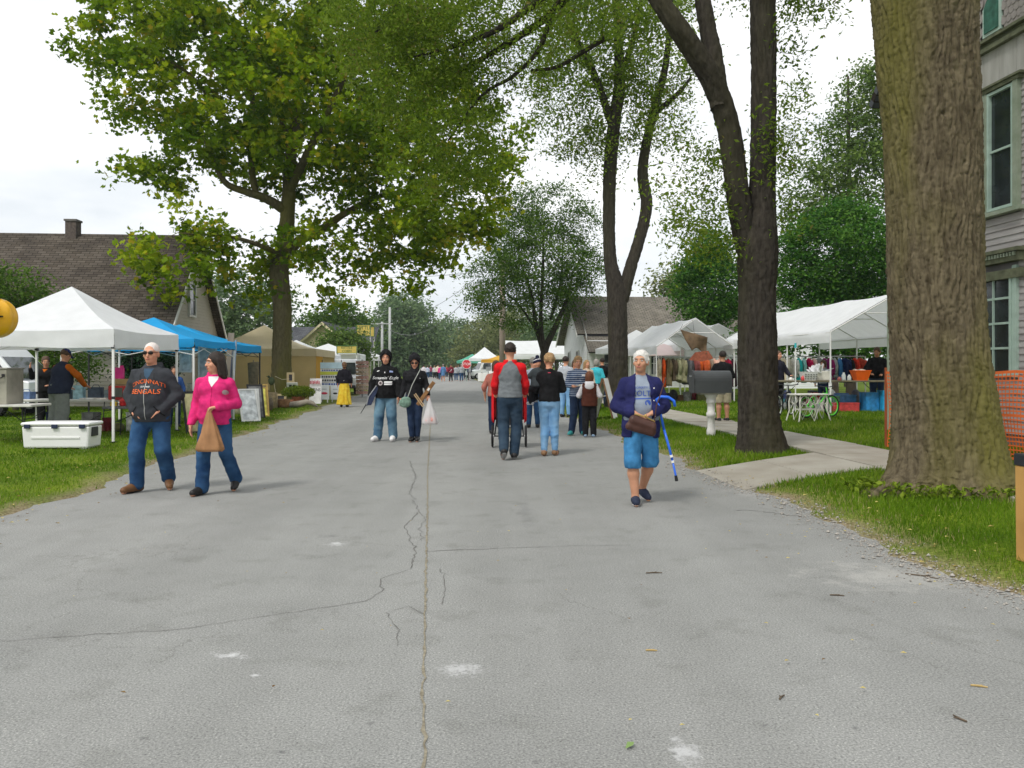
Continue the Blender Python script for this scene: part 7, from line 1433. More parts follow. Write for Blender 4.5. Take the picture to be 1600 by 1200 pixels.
        for S_ in sleeves:
            if end > .9:
                c, b = J['wr'+S_], J['el'+S_]; d = (b-c)/np.linalg.norm(b-c)
        if hood == 'down':
            nb = J['neck']; f.cap(nb+np.array([-.085, -.035, -.01])*q, nb+np.array([-.075, .06, .035])*q, .028*q, .034*q); f.cap(nb+np.array([-.075, .06, .035])*q, nb+np.array([.075, .06, .035])*q, .034*q, .034*q); f.cap(nb+np.array([.085, -.035, -.01])*q, nb+np.array([.075, .06, .035])*q, .028*q, .034*q); f.ell(nb+np.array([0, .11, -.03])*q, np.array([.12, .05, .11])*q)
        if hood == 'up':
            f.ell(s.hp(0, .025, .03), np.array([.122, .140, .146])*q, s.Rh); f.cap(s.hp(0, .04, .08), s.hp(0, .06, .155), .07*q, .025*q); f.cap(J['neck'], s.hp(0, .04, -.05), .085*q, .095*q); f.sub_ell(s.hp(0, -.12, -.015), np.array([.074, .10, .108])*q, s.Rh); f.sub(s.hp(0, -.02, -.008), s.hp(0, -.2, -.018), .080*q, .086*q); f.sub_ell(s.hp(0, .0, .0), np.array([.090, .110, .122])*q, s.Rh)
        if collar: nb = J['neck']; f.cap(nb+np.array([-.06, 0, 0])*q, nb+np.array([.06, 0, 0])*q, .062*q, k=.02)
        if sub: f.wedge(np.array(sub[0])*q, np.array(sub[1])*q)
        s.topo = sdf_obj(name, f, mat, s.root, wr*q*1.7, 17, s.seed); return s
    def sleeve(s, mat, S_, off=.02, end=.97, slack=.008, start=.0, wr=.01):
        f = SDF(s.h*1.15, .03*s.s); a, b = s.J['sh'+S_].copy(), s.J['el'+S_]; q = s.s; sx = 1 if S_ == 'L' else -1
        f.cap(a+np.array([-sx*.05, 0, .02])*q, a, (.045+off)*q, (.055+off)*q); s.arm(f, S_, off, end, slack=slack); sdf_obj('sleeve', f, mat, s.root, wr*q, 16, s.seed+5); return s
    def pants(s, mat, end=.98, slack=.014, off=.010, r=(.090, .060, .058, .044), cut=None, name='trousers', wr=.010, flare=0.0):
        slack *= .5; hh_ = s.h*1.45; r = tuple(max(x_, y_) for x_, y_ in zip(r, (.094, .064, .066, .043))); f = SDF(hh_, .016*s.s); q = s.s; J = s.J; f.cap(J['pelvis']+np.array([0, .005, -.02])*q, J['pelvis']+np.array([0, 0, .05])*q, (.155*s.g+off)*q, (.150*s.g+off)*q, flat=((0, -1, 0), .80))
        for sx in (-1, 1): f.ell(J['pelvis']+np.array([sx*.07, .055, -.05])*q, np.array([.08, .068, .09])*q*(.7+.3*s.g))
        for S_ in 'RL':
            s.leg(f, S_, off, end, slack, r)
            if flare: c, b = J['an'+S_], J['kn'+S_]; f.cap(b+(c-b)*.6, b+(c-b)*end, (r[2]+off)*q, (r[3]+flare+off)*q)
        if cut is not None: f.plane((0, 0, 1), cut*q)
        sdf_obj(name, f, mat, s.root, wr*q*1.7, 17, s.seed+1); return s
    def skirt(s, mat, z1=.10, r1=.27, z0=1.06):
        f = SDF(s.h*1.2, .03); q = s.s; f.cap((0, 0, z0*q), (0, .01, z1*q), .15*q*s.g, r1*q, flat=((0, -1, 0), .85)); f.plane((0, 0, 1), z1*q+.02); f.plane((0, 0, -1), -(z0+.03)*q); V, Fq = f.mesh(); a = np.arctan2(V[:, 1], V[:, 0]); t = np.clip((z0*q-V[:, 2])/(z0*q), 0, 1); V[:, :2] *= (1+.10*t*np.sin(a*9+2*np.sin(V[:, 2]*4)))[:, None]
        link('skirt', np_mesh(V, Fq, mat, True), s.root); return s
    def shoes(s, mat, sole=None, bulk=1.0):
        sole = sole or rubber
        for S_ in 'RL':
            a, t = s.J['an'+S_], s.J['to'+S_]; q = s.s; f = SDF(.013 if s.h < .02 else s.h, .03*q); d = t-a; d[2] = 0; d = d/np.linalg.norm(d); tv = (t-a); up = np.array([0, 0, 1.])
            heel = a-d*.035*q+np.array([0, 0, -.032])*q; bt = t+np.array([0, 0, .012])*q
            f.cap(heel, heel*.45+bt*.55+up*.012*q, .045*q*bulk, .046*q*bulk); f.cap(heel*.45+bt*.55+up*.008*q, bt, .046*q*bulk, .040*q*bulk); f.cap(a-np.array([0, 0, .02])*q, heel, .042*q, .044*q); sn = np.cross(bt-heel, np.cross(up, bt-heel)); sn = sn/np.linalg.norm(sn); sn = sn if sn[2] > 0 else -sn
            f.plane(sn, float(sn@(heel*.5+bt*.5))-.034*q); o = sdf_obj('shoe', f, mat, s.root)
            g_ = SDF(.013 if s.h < .02 else s.h, .02*q); g_.cap(heel, heel*.4+bt*.6, .049*q*bulk, .049*q*bulk); g_.cap(heel*.4+bt*.6, bt, .049*q*bulk, .043*q*bulk); c = float(sn@(heel*.5+bt*.5)); g_.plane(sn, c-.047*q); g_.plane(-sn, -(c-.026*q)); sdf_obj('sole', g_, sole, o)
        return s
    def world(s, p): return s.root.matrix_basis@Vector(p)
    # flat print or patch laid on a garment's front (back=True: its back)
    def bvh(s, o=None):
        me = (o or s.topo).data; return BVHTree.FromPolygons([tuple(v.co) for v in me.vertices], [tuple(p.vertices) for p in me.polygons])
    def press(s, me, name, parent, off=.004, back=False, bv=None):
        bv = bv or s.bvh(parent); sg = 1 if back else -1
        for v in me.vertices:
            hit = bv.ray_cast(Vector((v.co.x, sg*1.0, v.co.z)), Vector((0, -sg, 0)))[0]
            v.co.y = (hit.y if hit else sg*.12*s.s)+sg*off
        return link(name, me, parent)
    def text(s, body, size, x, z, mat, arch=0.0, shear=0.0, off=.008, back=False):
        me = text_mesh(body, size*s.s, mat, sub=.03, shear=shear); q = s.s
        for v in me.vertices:
            X_, Z_ = v.co.x, v.co.y
            if arch: Z_ = Z_-arch*X_*X_/q
            v.co = ((-X_ if back else X_)+x*q, 0, Z_+z*q)
        return s.press(me, 'print', s.topo, off, back)
    def patch(s, poly, mat, name='patch', off=.003, back=False, o=None, sub=.025):
        q = s.s; bm = bmesh.new(); vv = [bm.verts.new((a*q, 0, b*q)) for a, b in poly]; bm.faces.new(vv); bmesh.ops.triangulate(bm, faces=bm.faces[:])
        for _ in range(5):
            ed = [e for e in bm.edges if e.calc_length() > sub]
            if not ed: break
            bmesh.ops.subdivide_edges(bm, edges=ed, cuts=1); bmesh.ops.triangulate(bm, faces=bm.faces[:])
        me = bpy.data.meshes.new('mesh'); bm.to_mesh(me); bm.free(); me.materials.append(mat); return s.press(me, name, o or s.topo, off, back)
hair_white = pm('hair_white', (.62, .60, .56), .6, .12, 40, .4, 150); hair_dark = pm('hair_dark', (.022, .014, .010), .5, .3, 40, .4, 150); hair_brown = pm('hair_brown', (.09, .05, .028), .55, .3, 40, .4, 150); hair_blond = pm('hair_blond', (.32, .20, .09), .55, .25, 40, .4, 150); hair_grey = pm('hair_grey', (.28, .26, .23), .6, .2, 40, .4, 150); hair_red = pm('hair_auburn', (.17, .06, .025), .55, .25, 40, .4, 150)
def foot(px, py): return gp(px, py)
char = cloth('charcoal', (.045, .048, .055)); black = cloth('black', (.012, .012, .013), .3); blackk = cloth('black2', (.016, .016, .018), .3); pink = cloth('hot_pink', (.62, .028, .16), .2); teew = cloth('white_tee', (.72, .70, .70), .05)
brown_sh = pm('brown_leather', (.14, .065, .025), .5, .2); black_sh = pm('black_leather', (.015, .014, .014), .45, .2); white_sh = pm('white_trainer', (.70, .69, .68), .55, .08)
# 1 man in charcoal hoodie
p = Person('man in charcoal hoodie with orange print, sunglasses and hands in pockets', foot(237, 768), .06, 1.78, 1.16, .7, J=dict(elR=(-.275, .06, 1.14), elL=(.285, .05, 1.14), wrR=(-.16, -.11, .97), wrL=(.175, -.13, .985), fiR=(.7, -.4, -.5), fiL=(-.7, -.4, -.5), knR=(-.14, -.10, .50), anR=(-.15, -.05, .085), toR=(-.24, -.21, .035), knL=(.14, -.04, .50), anL=(.13, .20, .13), toL=(.19, .05, .04), hiR=(-.10, 0, .92), hiL=(.10, 0, .92)), head=(-.05, .03, 0), seed=2)
p.body(); p.face(True, (.4, .38, .35)); p.hair(pm('hair_thin', (.68, .62, .58), .6, .1, 30), 'bald'); p.top(char, .83, .028, hood='down', name='hoodie', slack=.024, wr=.014); p.pants(jean_m, .97, .018, .010, (.092, .068, .064, .058), flare=.006); p.shoes(brown_sh)
p.patch([(-.055, 1.455), (.055, 1.455), (.03, 1.37), (.004, 1.33), (-.03, 1.37)], cloth('slate_tee', (.05, .09, .14)), 'undershirt', .004); p.patch([(-.004, 1.33), (.004, 1.33), (.004, .86), (-.004, .86)], pm('zip', (.35, .35, .34), .4), 'zipper', .004)
p.text('CINCINNATI', .066, -.0, 1.305, ink_orange, arch=1.7); p.text('BENGALS', .078, 0, 1.185, ink_orange); p.text('EST 1968', .026, 0, 1.242, ink_white)
for sx in (-1, 1): p.patch([(sx*.07, 1.40), (sx*.078, 1.40), (sx*.095, 1.22), (sx*.087, 1.22)], ink, 'drawstring', .006)
p.patch([(-.20, .90), (-.10, 1.02), (-.09, 1.012), (-.19, .89)], black, 'pocket_seam', .004); p.patch([(.20, .90), (.10, 1.02), (.09, 1.012), (.19, .89)], black, 'pocket_seam', .004)
# 2 woman in pink
p = Person('woman in hot pink hooded jacket and jeans glancing sideways', foot(336, 771), .10, 1.66, 1.04, .3, .9, J=dict(elR=(-.235, .05, 1.10), wrR=(-.265, -.10, .87), elL=(.25, .04, 1.12), wrL=(.09, -.24, 1.09), fiR=(.05, -.25, -1), fiL=(-1, -.25, -.15), knR=(-.11, -.12, .51), anR=(-.13, -.10, .085), toR=(-.20, -.26, .035), knL=(.13, .0, .50), anL=(.20, .24, .15), toL=(.20, .11, .04)), head=(-1.0, .05, 0), hand=('down', 'fist'), seed=5)
p.body(); p.face(False, (.05, .03, .02)); p.hair(hair_dark, 'long'); p.top(pink, .86, .024, hood='down', name='jacket', slack=.016, wr=.011); p.pants(jean_m, .985, .012, .013, (.092, .062, .058, .054), flare=.014); p.shoes(black_sh)
p.patch([(-.065, 1.46), (.06, 1.46), (.055, 1.42), (.0, 1.33), (-.05, 1.41)], teew, 'undershirt', .004); p.patch([(-.003, 1.33), (.003, 1.33), (.003, .88), (-.003, .88)], cloth('pink_dark', (.35, .01, .07)), 'zipper', .004)
p.patch([(.155+.03*math.cos(a), 1.265+.03*math.sin(a)) for a in np.linspace(0, 2*pi, 13)[:-1]], pm('badge', (.45, .35, .36), .4, .2), 'badge', .008)
pinkp = p
def plastic_bag(label, top, h_, w_, mat, fill=None, seed=1):
    r_ = empty('plastic_bag', Vector(top)-Vector((0, 0, h_)), .1, label, 'bag'); rr = random.Random(seed); mb = MB(); na, nz_ = 28, 16
    for i in range(nz_+1):
        t_ = i/nz_; w1 = w_/2*(.07+.93*min(1, t_*1.08)**1.05); sh = (t_ > .93)*(t_-.93)*2.5
        for k in range(na): a = 2*pi*k/na; f_ = 1+.17*math.sin(7*a+t_*2)*(1-t_*.4)+.08*math.sin(13*a+5*t_); mb.v.append((w1*f_*(1-sh)*math.cos(a)+.05*t_*w_, w1*.42*f_*(1-sh)*math.sin(a), h_*(1-t_)+(.02*math.sin(3*a) if t_ > .85 else 0)*(1-t_)*4))
    for i in range(nz_):
        for k in range(na): mb.f.append((i*na+k, i*na+(k+1) % na, (i+1)*na+(k+1) % na, (i+1)*na+k))
    mb.f.append(tuple(nz_*na+k for k in range(na))); mb.build('bag', mat, r_, smooth=True)
    if fill: MB().ball((.06*w_+.02, 0, h_*.17), (w_*.30, w_*.2, h_*.14), 12, 8).ball((-.12*w_, 0, h_*.13), (w_*.2, w_*.18, h_*.11), 10, 7).build('contents', fill, r_, smooth=True)
    return r_
bag_tan = thin_cloth('bag_tan', (.50, .27, .13), .35, 8, .2)
plastic_bag('tan plastic carrier bag hanging from the hand of the woman in pink', pinkp.world((.0, -.27, 1.08*pinkp.s)), .50, .31, bag_tan)
# 3 man in black hoodie
p = Person('man in black printed hoodie, hood up, faded jeans and white trainers', foot(603, 689), -.02, 1.80, 1.08, .2, J=dict(elR=(-.265, .03, 1.14), wrR=(-.29, -.08, .90), elL=(.265, .0, 1.14), wrL=(.27, -.12, .89), knR=(-.13, -.04, .50), anR=(-.16, -.02, .085), toR=(-.23, -.16, .035), knL=(.12, -.05, .50), anL=(.14, .02, .085), toL=(.14, -.16, .035)), head=(.05, .1, 0), hand=('grip', 'down'), h=.0125, seed=8)
p.body(); p.face(False, (.05, .04, .03)); p.top(black, .84, .03, hood='up', name='hoodie', slack=.024, wr=.012); p.pants(jean_f, .96, .022, .014, (.092, .072, .068, .062)); p.shoes(white_sh, white_sh, 1.1)
p.text("Screamin' Eagle", .082, 0.0, 1.24, ink_white, shear=.3); p.patch([(-.075+.045*math.cos(a), 1.14+.045*math.sin(a)) for a in np.linspace(0, 2*pi, 15)[:-1]], pm('badge_grey', (.5, .45, .45), .6), 'emblem', .004); p.patch([(-.075+.028*math.cos(a), 1.14+.028*math.sin(a)) for a in np.linspace(0, 2*pi, 15)[:-1]], pm('badge_dark', (.08, .06, .06), .6), 'emblem_core', .006)
for z in (1.158, 1.118): p.patch([(.0, z+.016), (.15, z+.016), (.145, z-.014), (-.005, z-.014)], ink_white, 'print', .004)
p.patch([(.09, 1.385), (.155, 1.375), (.155, 1.345), (.09, 1.35)], pm('badge_blue', (.3, .36, .6), .6), 'badge', .004); p.patch([(-.16, 1.375), (-.11, 1.39), (-.11, 1.375), (-.16, 1.36)], ink_white, 'badge', .004)
p.patch([(-.006, 1.36), (.012, 1.36), (.012, 1.335), (-.006, 1.335)], ink_white, 'zip_pull', .006)
sw1 = p.world(np.array((-.31, -.14, .80))*p.s); fl = empty('sheathed_blade', Vector(sw1), 0, 'dark flat sheathed blade carried by the man in the black printed hoodie', 'blade')
MB().tube([(-.16, -.02, -.26), (-.02, 0, -.02)], [.006, .012], 6).build('tip', black_metal, fl); MB().prism([(-.05, -.10), (.05, -.09), (.20, .26), (.15, .30), (.0, .10)], .03, (0, 0, 0), (1, 0, 0), (0, 0, 1)).build('case', pm('navy_case', (.02, .03, .07), .5, .4, 8), fl); MB().tube([(-.04, -.022, -.08), (.0, -.022, .08), (.155, -.022, .30)], .010, 6).build('edge', steel, fl)
# 4 woman in black hoodie
p = Person('woman in plain black hoodie, hood up, slim dark jeans and crossbody bag', foot(648, 690), .0, 1.72, .95, 0, .8, J=dict(elR=(-.215, .02, 1.13), wrR=(-.27, -.08, .90), elL=(.235, .02, 1.14), wrL=(.29, -.17, .96), fiL=(.1, -.6, -.8), knR=(-.07, -.06, .50), anR=(-.05, -.03, .085), toR=(-.07, -.19, .035), knL=(.07, -.02, .50), anL=(.05, .03, .085), toL=(.06, -.14, .035)), head=(.05, .42, 0), hand=('down', 'fist'), h=.0125, seed=12)
p.body(); p.face(True, (.05, .03, .02)); p.top(blackk, .88, .022, hood='up', name='hoodie', slack=.014); p.pants(jean_d, .93, .004, .010, (.088, .058, .055, .038)); p.shoes(black_sh, white_sh); hw = p
p.patch([(.115, 1.30), (.135, 1.295), (.135, 1.285), (.115, 1.29)], ink_white, 'logo', .005)
cbm = pm('bag_green', (.16, .26, .20), .8, .35, 18, .4, 60); cb = empty('crossbody_bag', Vector(p.world(np.array((-.17, -.2, .80))*p.s)), 0, 'soft grey-green crossbody bag on the woman with the plain black hood', 'bag')
f = SDF(.012, .04); f.ell((0, 0, 0), (.12, .055, .10)); f.ell((.02, 0, .07), (.09, .045, .05)); sdf_obj('pouch', f, cbm, cb, .016, 30, 3); MB().tube([Vector((.05, -.01, .1)), Vector((.14, -.02, .35)), Vector((.24, -.035, .54)), Vector((.30, .10, .68))], .008, 6).build('strap', pm('strap_grey', (.4, .42, .38), .8), cb)
wd = empty('wooden_bundle', Vector(p.world(np.array((.25, -.24, .99))*p.s)), 0, 'brown wooden case and sticks tucked under her arm above the clear bag', 'wooden goods'); R = Matrix.Rotation(.62, 3, 'Y')
MB().box(R@Vector((0, 0, .0)), (.075, .05, .56), R=R).build('case', pm('bundle_brown', (.22, .11, .04), .6, .3, 10), wd, bevel=.01); MB().box(R@Vector((0, -.03, .10)), (.04, .01, .06), R=R).build('label', white_f, wd); MB().tube([(-.23, -.02, -.02), (-.06, -.02, -.26)], .011, 6).tube([(-.20, -.03, .0), (-.03, -.03, -.24)], .011, 6).build('stick', pale_wood, wd)
bag_clear = pm('bag_clear', (.75, .74, .74), .25, .06, 8, alpha=.55); plastic_bag('clear plastic bag with a pink bundle held by the hooded woman', p.world((.33*p.s, -.30, .90*p.s)), .52, .32, bag_clear, pm('pink_bundle', (.65, .32, .28), .7, .35, 10), 3)
# 5 man in red raglan (back view) pushing a stroller
redm = cloth('red', (.62, .015, .02)); greym = cloth('heather', (.155, .17, .18))
p = Person('tall man in red-sleeved grey shirt pushing a stroller, seen from behind', gp(797, 717), pi, 1.88, 1.05, 0, 0, J=dict(shR=(-.168, 0, 1.38), shL=(.168, 0, 1.38), elR=(-.225, -.08, 1.13), elL=(.225, -.08, 1.13), wrR=(-.23, -.34, 1.0), wrL=(.23, -.34, 1.0), fiR=(.1, -1, -.25), fiL=(-.1, -1, -.25), knR=(-.10, -.06, .50), anR=(-.06, .10, .10), toR=(-.05, -.06, .04), knL=(.10, -.02, .51), anL=(.09, .24, .17), toL=(.10, .14, .04)), head=(0, .05, 0), hand=('grip', 'grip'), seed=15)
p.body(); p.face(); p.hair(hair_dark, 'short'); p.top(greym, .93, .018, sleeves=(), name='shirt', wr=.012)
p.sleeve(redm, 'R', .020, .97, .012); p.sleeve(redm, 'L', .020, .97, .012)
for sx in (-1, 1): p.patch([(sx*.03, 1.475), (sx*.10, 1.455), (sx*.175, 1.42), (sx*.18, 1.25), (sx*.145, 1.30), (sx*.10, 1.41)], redm, 'shoulder_panel', .005, True)
f = SDF(.011, .02); f.cap(p.J['neck']+np.array([-.05, .0, .01]), p.J['neck']+np.array([.05, .0, .01]), .064); f.plane((0, 0, -1), -(p.J['neck'][2]+.05)); sdf_obj('collar', f, redm, p.root)
p.pants(pm('denim_navy', (.018, .035, .06), .9, .3, 5, .3, 250, spec=.1, col2=(.04, .065, .095)), .975, .016, .010, (.090, .068, .064, .056)); p.shoes(black_sh, pm('sole_grey', (.3, .3, .3), .8))
sr = empty('stroller', gp(795.5, 699), pi, 'red jogging stroller with spoked wheels pushed by the tall man', 'stroller')
for sx in (-1, 1):
    w_ = MB().tube([(sx*.31, .2*math.cos(a), .21+.185*math.sin(a)) for a in np.linspace(0, 2*pi, 29)[:-1]], .02, 8, closed=True).build('wheel', rubber, sr); MB().tube([(sx*.31, .158*math.cos(a), .21+.158*math.sin(a)) for a in np.linspace(0, 2*pi, 25)[:-1]], .010, 6, closed=True).build('rim', steel, w_); sp_ = MB()
    for k in range(10): a = k*pi/5; sp_.tube([(sx*.31, 0, .21), (sx*.31, .15*math.cos(a), .21+.15*math.sin(a))], .004, 4)
    sp_.lathe([(.025, -.03), (.025, .03)], 8, (sx*.31, 0, .21), 'X'); sp_.build('spokes', steel, w_)
    MB().tube([(sx*.27, 0, .22), (sx*.22, -.25, .62), (sx*.23, .45, 1.06)], .014, 7).tube([(sx*.24, -.1, .40), (sx*.05, -1.0, .2)], .014, 7).build('frame_tube', black_metal, sr)
    MB().grid(lambda a, b, sx=sx: (sx*(.20+.13*math.sin(a*2.4)), -.40+.58*a, .46+.06*math.sin(a*3)+b*(.54-.12*math.cos(a*5))), 8, 6).build('side_panel', redm, sr, smooth=True, solid=.012)
MB().tube([(-.31, 0, .21), (.31, 0, .21)], .012, 6).build('axle', black_metal, sr); MB().tube([(-.23, .45, 1.06), (.23, .45, 1.06)], .016, 8).build('handlebar', rubber, sr)
MB().prism([(-.30, .45), (.05, .42), (.11, .95), (.02, .95), (-.03, .52), (-.30, .55)], .48, (0, 0, 0), (0, 1, 0), (0, 0, 1)).build('seat', pm('stroller_dark', (.03, .03, .035), .8), sr); MB().grid(lambda a, b: (-.26+.52*b, .12-.38*math.sin(a*1.5), .80+.30*math.cos(a*1.5)), 8, 6).build('hood', redm, sr, smooth=True)
MB().tube([(0.03, -1.02+.14*math.cos(a), .16+.14*math.sin(a)) for a in np.linspace(0, 2*pi, 21)[:-1]], .02, 6, closed=True).build('wheel', rubber, sr); MB().bx(-.2, .2, -.25, .05, .24, .36).build('basket', pm('basket_khaki', (.16, .15, .09), .8), sr)
# 7 woman carrying toddler, back view
p = Person('woman in black jumper and light jeans carrying a toddler, seen from behind', gp(858, 712), pi, 1.72, 1.02, 0, .9, J=dict(elR=(-.235, -.07, 1.14), wrR=(-.04, -.26, 1.10), elL=(.25, -.05, 1.13), wrL=(.10, -.24, 1.08), fiR=(1, -.2, 0), fiL=(-1, -.2, 0), knR=(-.09, -.02, .50), anR=(-.10, -.03, .085), toR=(-.15, -.20, .035), knL=(.07, -.03, .50), anL=(.09, .05, .085), toL=(.06, -.12, .035)), head=(.25, .05, .05), hand=('grip', 'grip'), seed=18)
p.body(); p.face(); p.hair(hair_blond, 'bun'); p.top(black, .93, .022, name='jumper', slack=.018, wr=.012); p.pants(jean_l, .93, .004, .010, (.094, .06, .055, .038)); p.shoes(pm('sandal_brown', (.22, .12, .06), .6), pm('sandal_sole', (.10, .06, .03), .8), .85); p.patch([(-.025, 1.43), (.025, 1.43), (.025, 1.42), (-.025, 1.42)], ink_red, 'label', .004, True); mum = p
beanie = cloth('navy_beanie', (.015, .018, .04))
t_ = Person('toddler in a dark jacket and striped bobble beanie held on the shoulder', mum.world((.20, -.06, .70)), pi+.8, .92, 1.25, J=dict(head=(0, -.02, 1.60), elR=(-.22, -.12, 1.25), wrR=(-.06, -.25, 1.30), elL=(.22, -.12, 1.22), wrL=(.1, -.28, 1.2), fiR=(.4, -1, 0), fiL=(-.4, -1, 0), knR=(-.15, -.28, .80), anR=(-.15, -.20, .45), toR=(-.15, -.36, .42), knL=(.15, -.22, .72), anL=(.16, -.10, .38), toL=(.16, -.26, .33)), h=.012, seed=19)
t_.hsc = 1.42; t_.body(); t_.face(); t_.top(cloth('toddler_jacket', (.05, .06, .065)), .88, .04, name='jacket', slack=.03); t_.pants(blackk, .95, .03, .03); t_.shoes(pm('toddler_shoe', (.5, .5, .52), .6), white_sh, 1.3)
f = SDF(.011, .02); q = t_.s*t_.hsc; f.ell(t_.hp(0, .02, .05), np.array([.092, .108, .105])*q, t_.Rh); n_ = t_.Rh@np.array([0, -.35, 1.]); f.plane(n_, float(n_@t_.hp(0, 0, .02))); f.ell(t_.hp(0, .02, .175), np.array([.045, .045, .04])*q); bn = sdf_obj('beanie', f, beanie, t_.root)
f = SDF(.010, .01); f.ell(t_.hp(0, .02, .05), np.array([.0955, .1115, .1085])*q, t_.Rh); f.plane(n_, float(n_@t_.hp(0, 0, .075))); f.plane(-n_, -float(n_@t_.hp(0, 0, .10))); sdf_obj('stripe', f, teew, bn)
# 10 striped woman
m_str, t, N, B, K = nodes_mat('navy_stripes'); tcx = N('ShaderNodeTexCoord'); sx_ = N('ShaderNodeSeparateXYZ'); K(tcx.outputs['Object'], sx_.inputs[0]); mm = N('ShaderNodeMath', operation='MULTIPLY'); mm.inputs[1].default_value = 24.0; K(sx_.outputs['Z'], mm.inputs[0]); fr = N('ShaderNodeMath', operation='FRACT'); K(mm.outputs[0], fr.inputs[0]); gt = N('ShaderNodeMath', operation='GREATER_THAN'); gt.inputs[1].default_value = .72; K(fr.outputs[0], gt.inputs[0]); mxx = N('ShaderNodeMixRGB'); mxx.inputs['Color1'].default_value = (.02, .05, .13, 1); mxx.inputs['Color2'].default_value = (.5, .55, .62, 1); K(gt.outputs[0], mxx.inputs['Fac']); K(mxx.outputs[0], B.inputs['Base Color']); B.inputs['Roughness'].default_value = .9
p = Person('woman in navy striped top looking down at a paper plate', gp(903, 680), .15, 1.72, 1.05, .2, 1.0, J=dict(elR=(-.24, .0, 1.13), wrR=(-.14, -.26, 1.09), elL=(.24, .0, 1.13), wrL=(.10, -.28, 1.06), fiR=(.3, -1, .1), fiL=(-.3, -1, .1), knR=(-.10, -.06, .50), anR=(-.15, -.02, .085), toR=(-.24, -.17, .035)), head=(-.1, .2, 0), hand=('flat', 'flat'), h=.014, seed=22)
p.body(); p.face(False, (.25, .15, .08)); p.hair(hair_blond, 'bun'); p.top(m_str, .86, .022, name='striped_top', end=.6, slack=.02); p.pants(jean_d, .97, .016, .012, (.092, .066, .06, .055)); p.shoes(pm('teal_trainer', (.04, .30, .30), .6), pm('mint_sole', (.3, .5, .35), .7)); p.patch([(.05, 1.36), (.13, 1.36), (.13, 1.32), (.05, 1.32)], ink_white, 'name_tag', .004)
pl = empty('paper_plate', Vector(p.world(np.array((-.02, -.40, 1.10))*p.s)), 0, 'white paper plate held by the woman in the striped top', 'plate'); MB().lathe([(.0, 0), (.09, 0), (.13, .018), (.132, .022), (.088, .006), (0, .006)], 18, cap=False).build('plate', white_f, pl, smooth=True); MB().ball((0, 0, .02), (.06, .06, .02), 10, 6).build('food', pm('food', (.5, .4, .25), .7, .4, 30), pl)
# 11 kid in brown vest, back view
vest = cloth('brown_vest', (.085, .028, .018)); wht = cloth('white_hoodie', (.70, .68, .70), .06)
p = Person('child in brown vest over a white hoodie standing with back turned', gp(921, 683), pi-.1, 1.38, 1.12, .2, 0, J=dict(elR=(-.28, .0, 1.12), wrR=(-.30, -.22, 1.08), elL=(.29, -.03, 1.12), wrL=(.26, -.25, 1.08), fiR=(0, -1, 0), fiL=(0, -1, 0)), head=(.0, .05, 0), h=.014, seed=25)
p.hsc = 1.12; p.body(); p.face(); p.hair(hair_red, 'bob'); p.top(wht, .90, .02, hood=None, name='hoodie', slack=.02); hk = p.topo; p.top(vest, .84, .036, sleeves=(), name='vest'); p.topo = p.topo
f = SDF(.012, .03); nb = p.J['neck']; f.ell(nb+np.array([0, .10, -.05]), (.10, .045, .085)); f.cap(nb+np.array([-.07, .05, .01]), nb+np.array([.07, .05, .01]), .035); sdf_obj('hood', f, wht, p.root, .006, 25, 2)
p.pants(blackk, .985, .02, .014, (.092, .07, .066, .055)); p.shoes(pm('blue_trainer', (.25, .36, .5), .6), white_sh)
p2 = empty('paper_plate', Vector(p.world(np.array((-.30, -.32, 1.08))*p.s)), 0, 'white paper plate held by the child in the brown vest', 'plate'); MB().lathe([(.0, 0), (.08, 0), (.12, .018), (.122, .022), (.078, .006), (0, .006)], 18, cap=False).build('plate', white_f, p2, smooth=True)
# 13 older woman with cane
navy = cloth('navy_cardigan', (.020, .022, .085)); tee = cloth('grey_tee', (.24, .28, .34), .08); capri = cloth('blue_capri', (.05, .20, .40), .2)
p = Person('white-haired woman in navy cardigan with a blue cane over her arm', gp(1001, 787), -.02, 1.67, 1.15, .5, 1.1, J=dict(elR=(-.265, .05, 1.12), wrR=(-.10, -.24, 1.05), elL=(.27, .05, 1.12), wrL=(.10, -.25, 1.055), fiR=(.9, -.35, -.35), fiL=(-.9, -.35, -.35), knR=(-.105, -.10, .50), anR=(-.07, -.08, .085), toR=(-.08, -.23, .035), knL=(.11, -.02, .50), anL=(.045, .20, .15), toL=(.10, .09, .045)), head=(-.38, -.02, 0), skin=skin_t, hand=('grip', 'grip'), seed=30)
p.body(); p.face(False, (.35, .3, .26), 1.0); p.hair(hair_white, 'full')
p.top(tee, .86, .014, name='t_shirt', end=0, slack=.01, wr=.008); tsh = p.topo
p.text('PROPERTY OF', .036, .0, 1.335, ink_blue); p.text('COLTS', .085, 0, 1.27, ink_blue); p.patch([(-.13, 1.215), (.14, 1.225), (.14, 1.213), (-.13, 1.203)], ink_blue, 'print_bar', .004)
hs2 = [(.055+.034*math.cos(a), 1.165+.034*math.sin(a)) for a in np.linspace(-.9, pi+.9, 14)]+[(.055+.022*math.cos(a), 1.165+.024*math.sin(a)) for a in np.linspace(pi+.9, -.9, 14)]
p.patch(hs2, ink_blue, 'horseshoe_print', .004)
p.top(navy, .76, .032, name='cardigan', slack=.03, wr=.014, end=.93, sub=((.70, .95, 1.12, 1.28, 1.38, 1.46), (.125, .105, .095, .085, .075, .06)))
for z in (1.33, 1.19, 1.02, .86): MB().ball(p.bvh().ray_cast(Vector((.125*p.s, -1, z*p.s)), Vector((0, 1, 0)))[0] or Vector((.17, -.15, z)), (.008, .006, .008), 8, 6).build('button', white_f, p.topo)
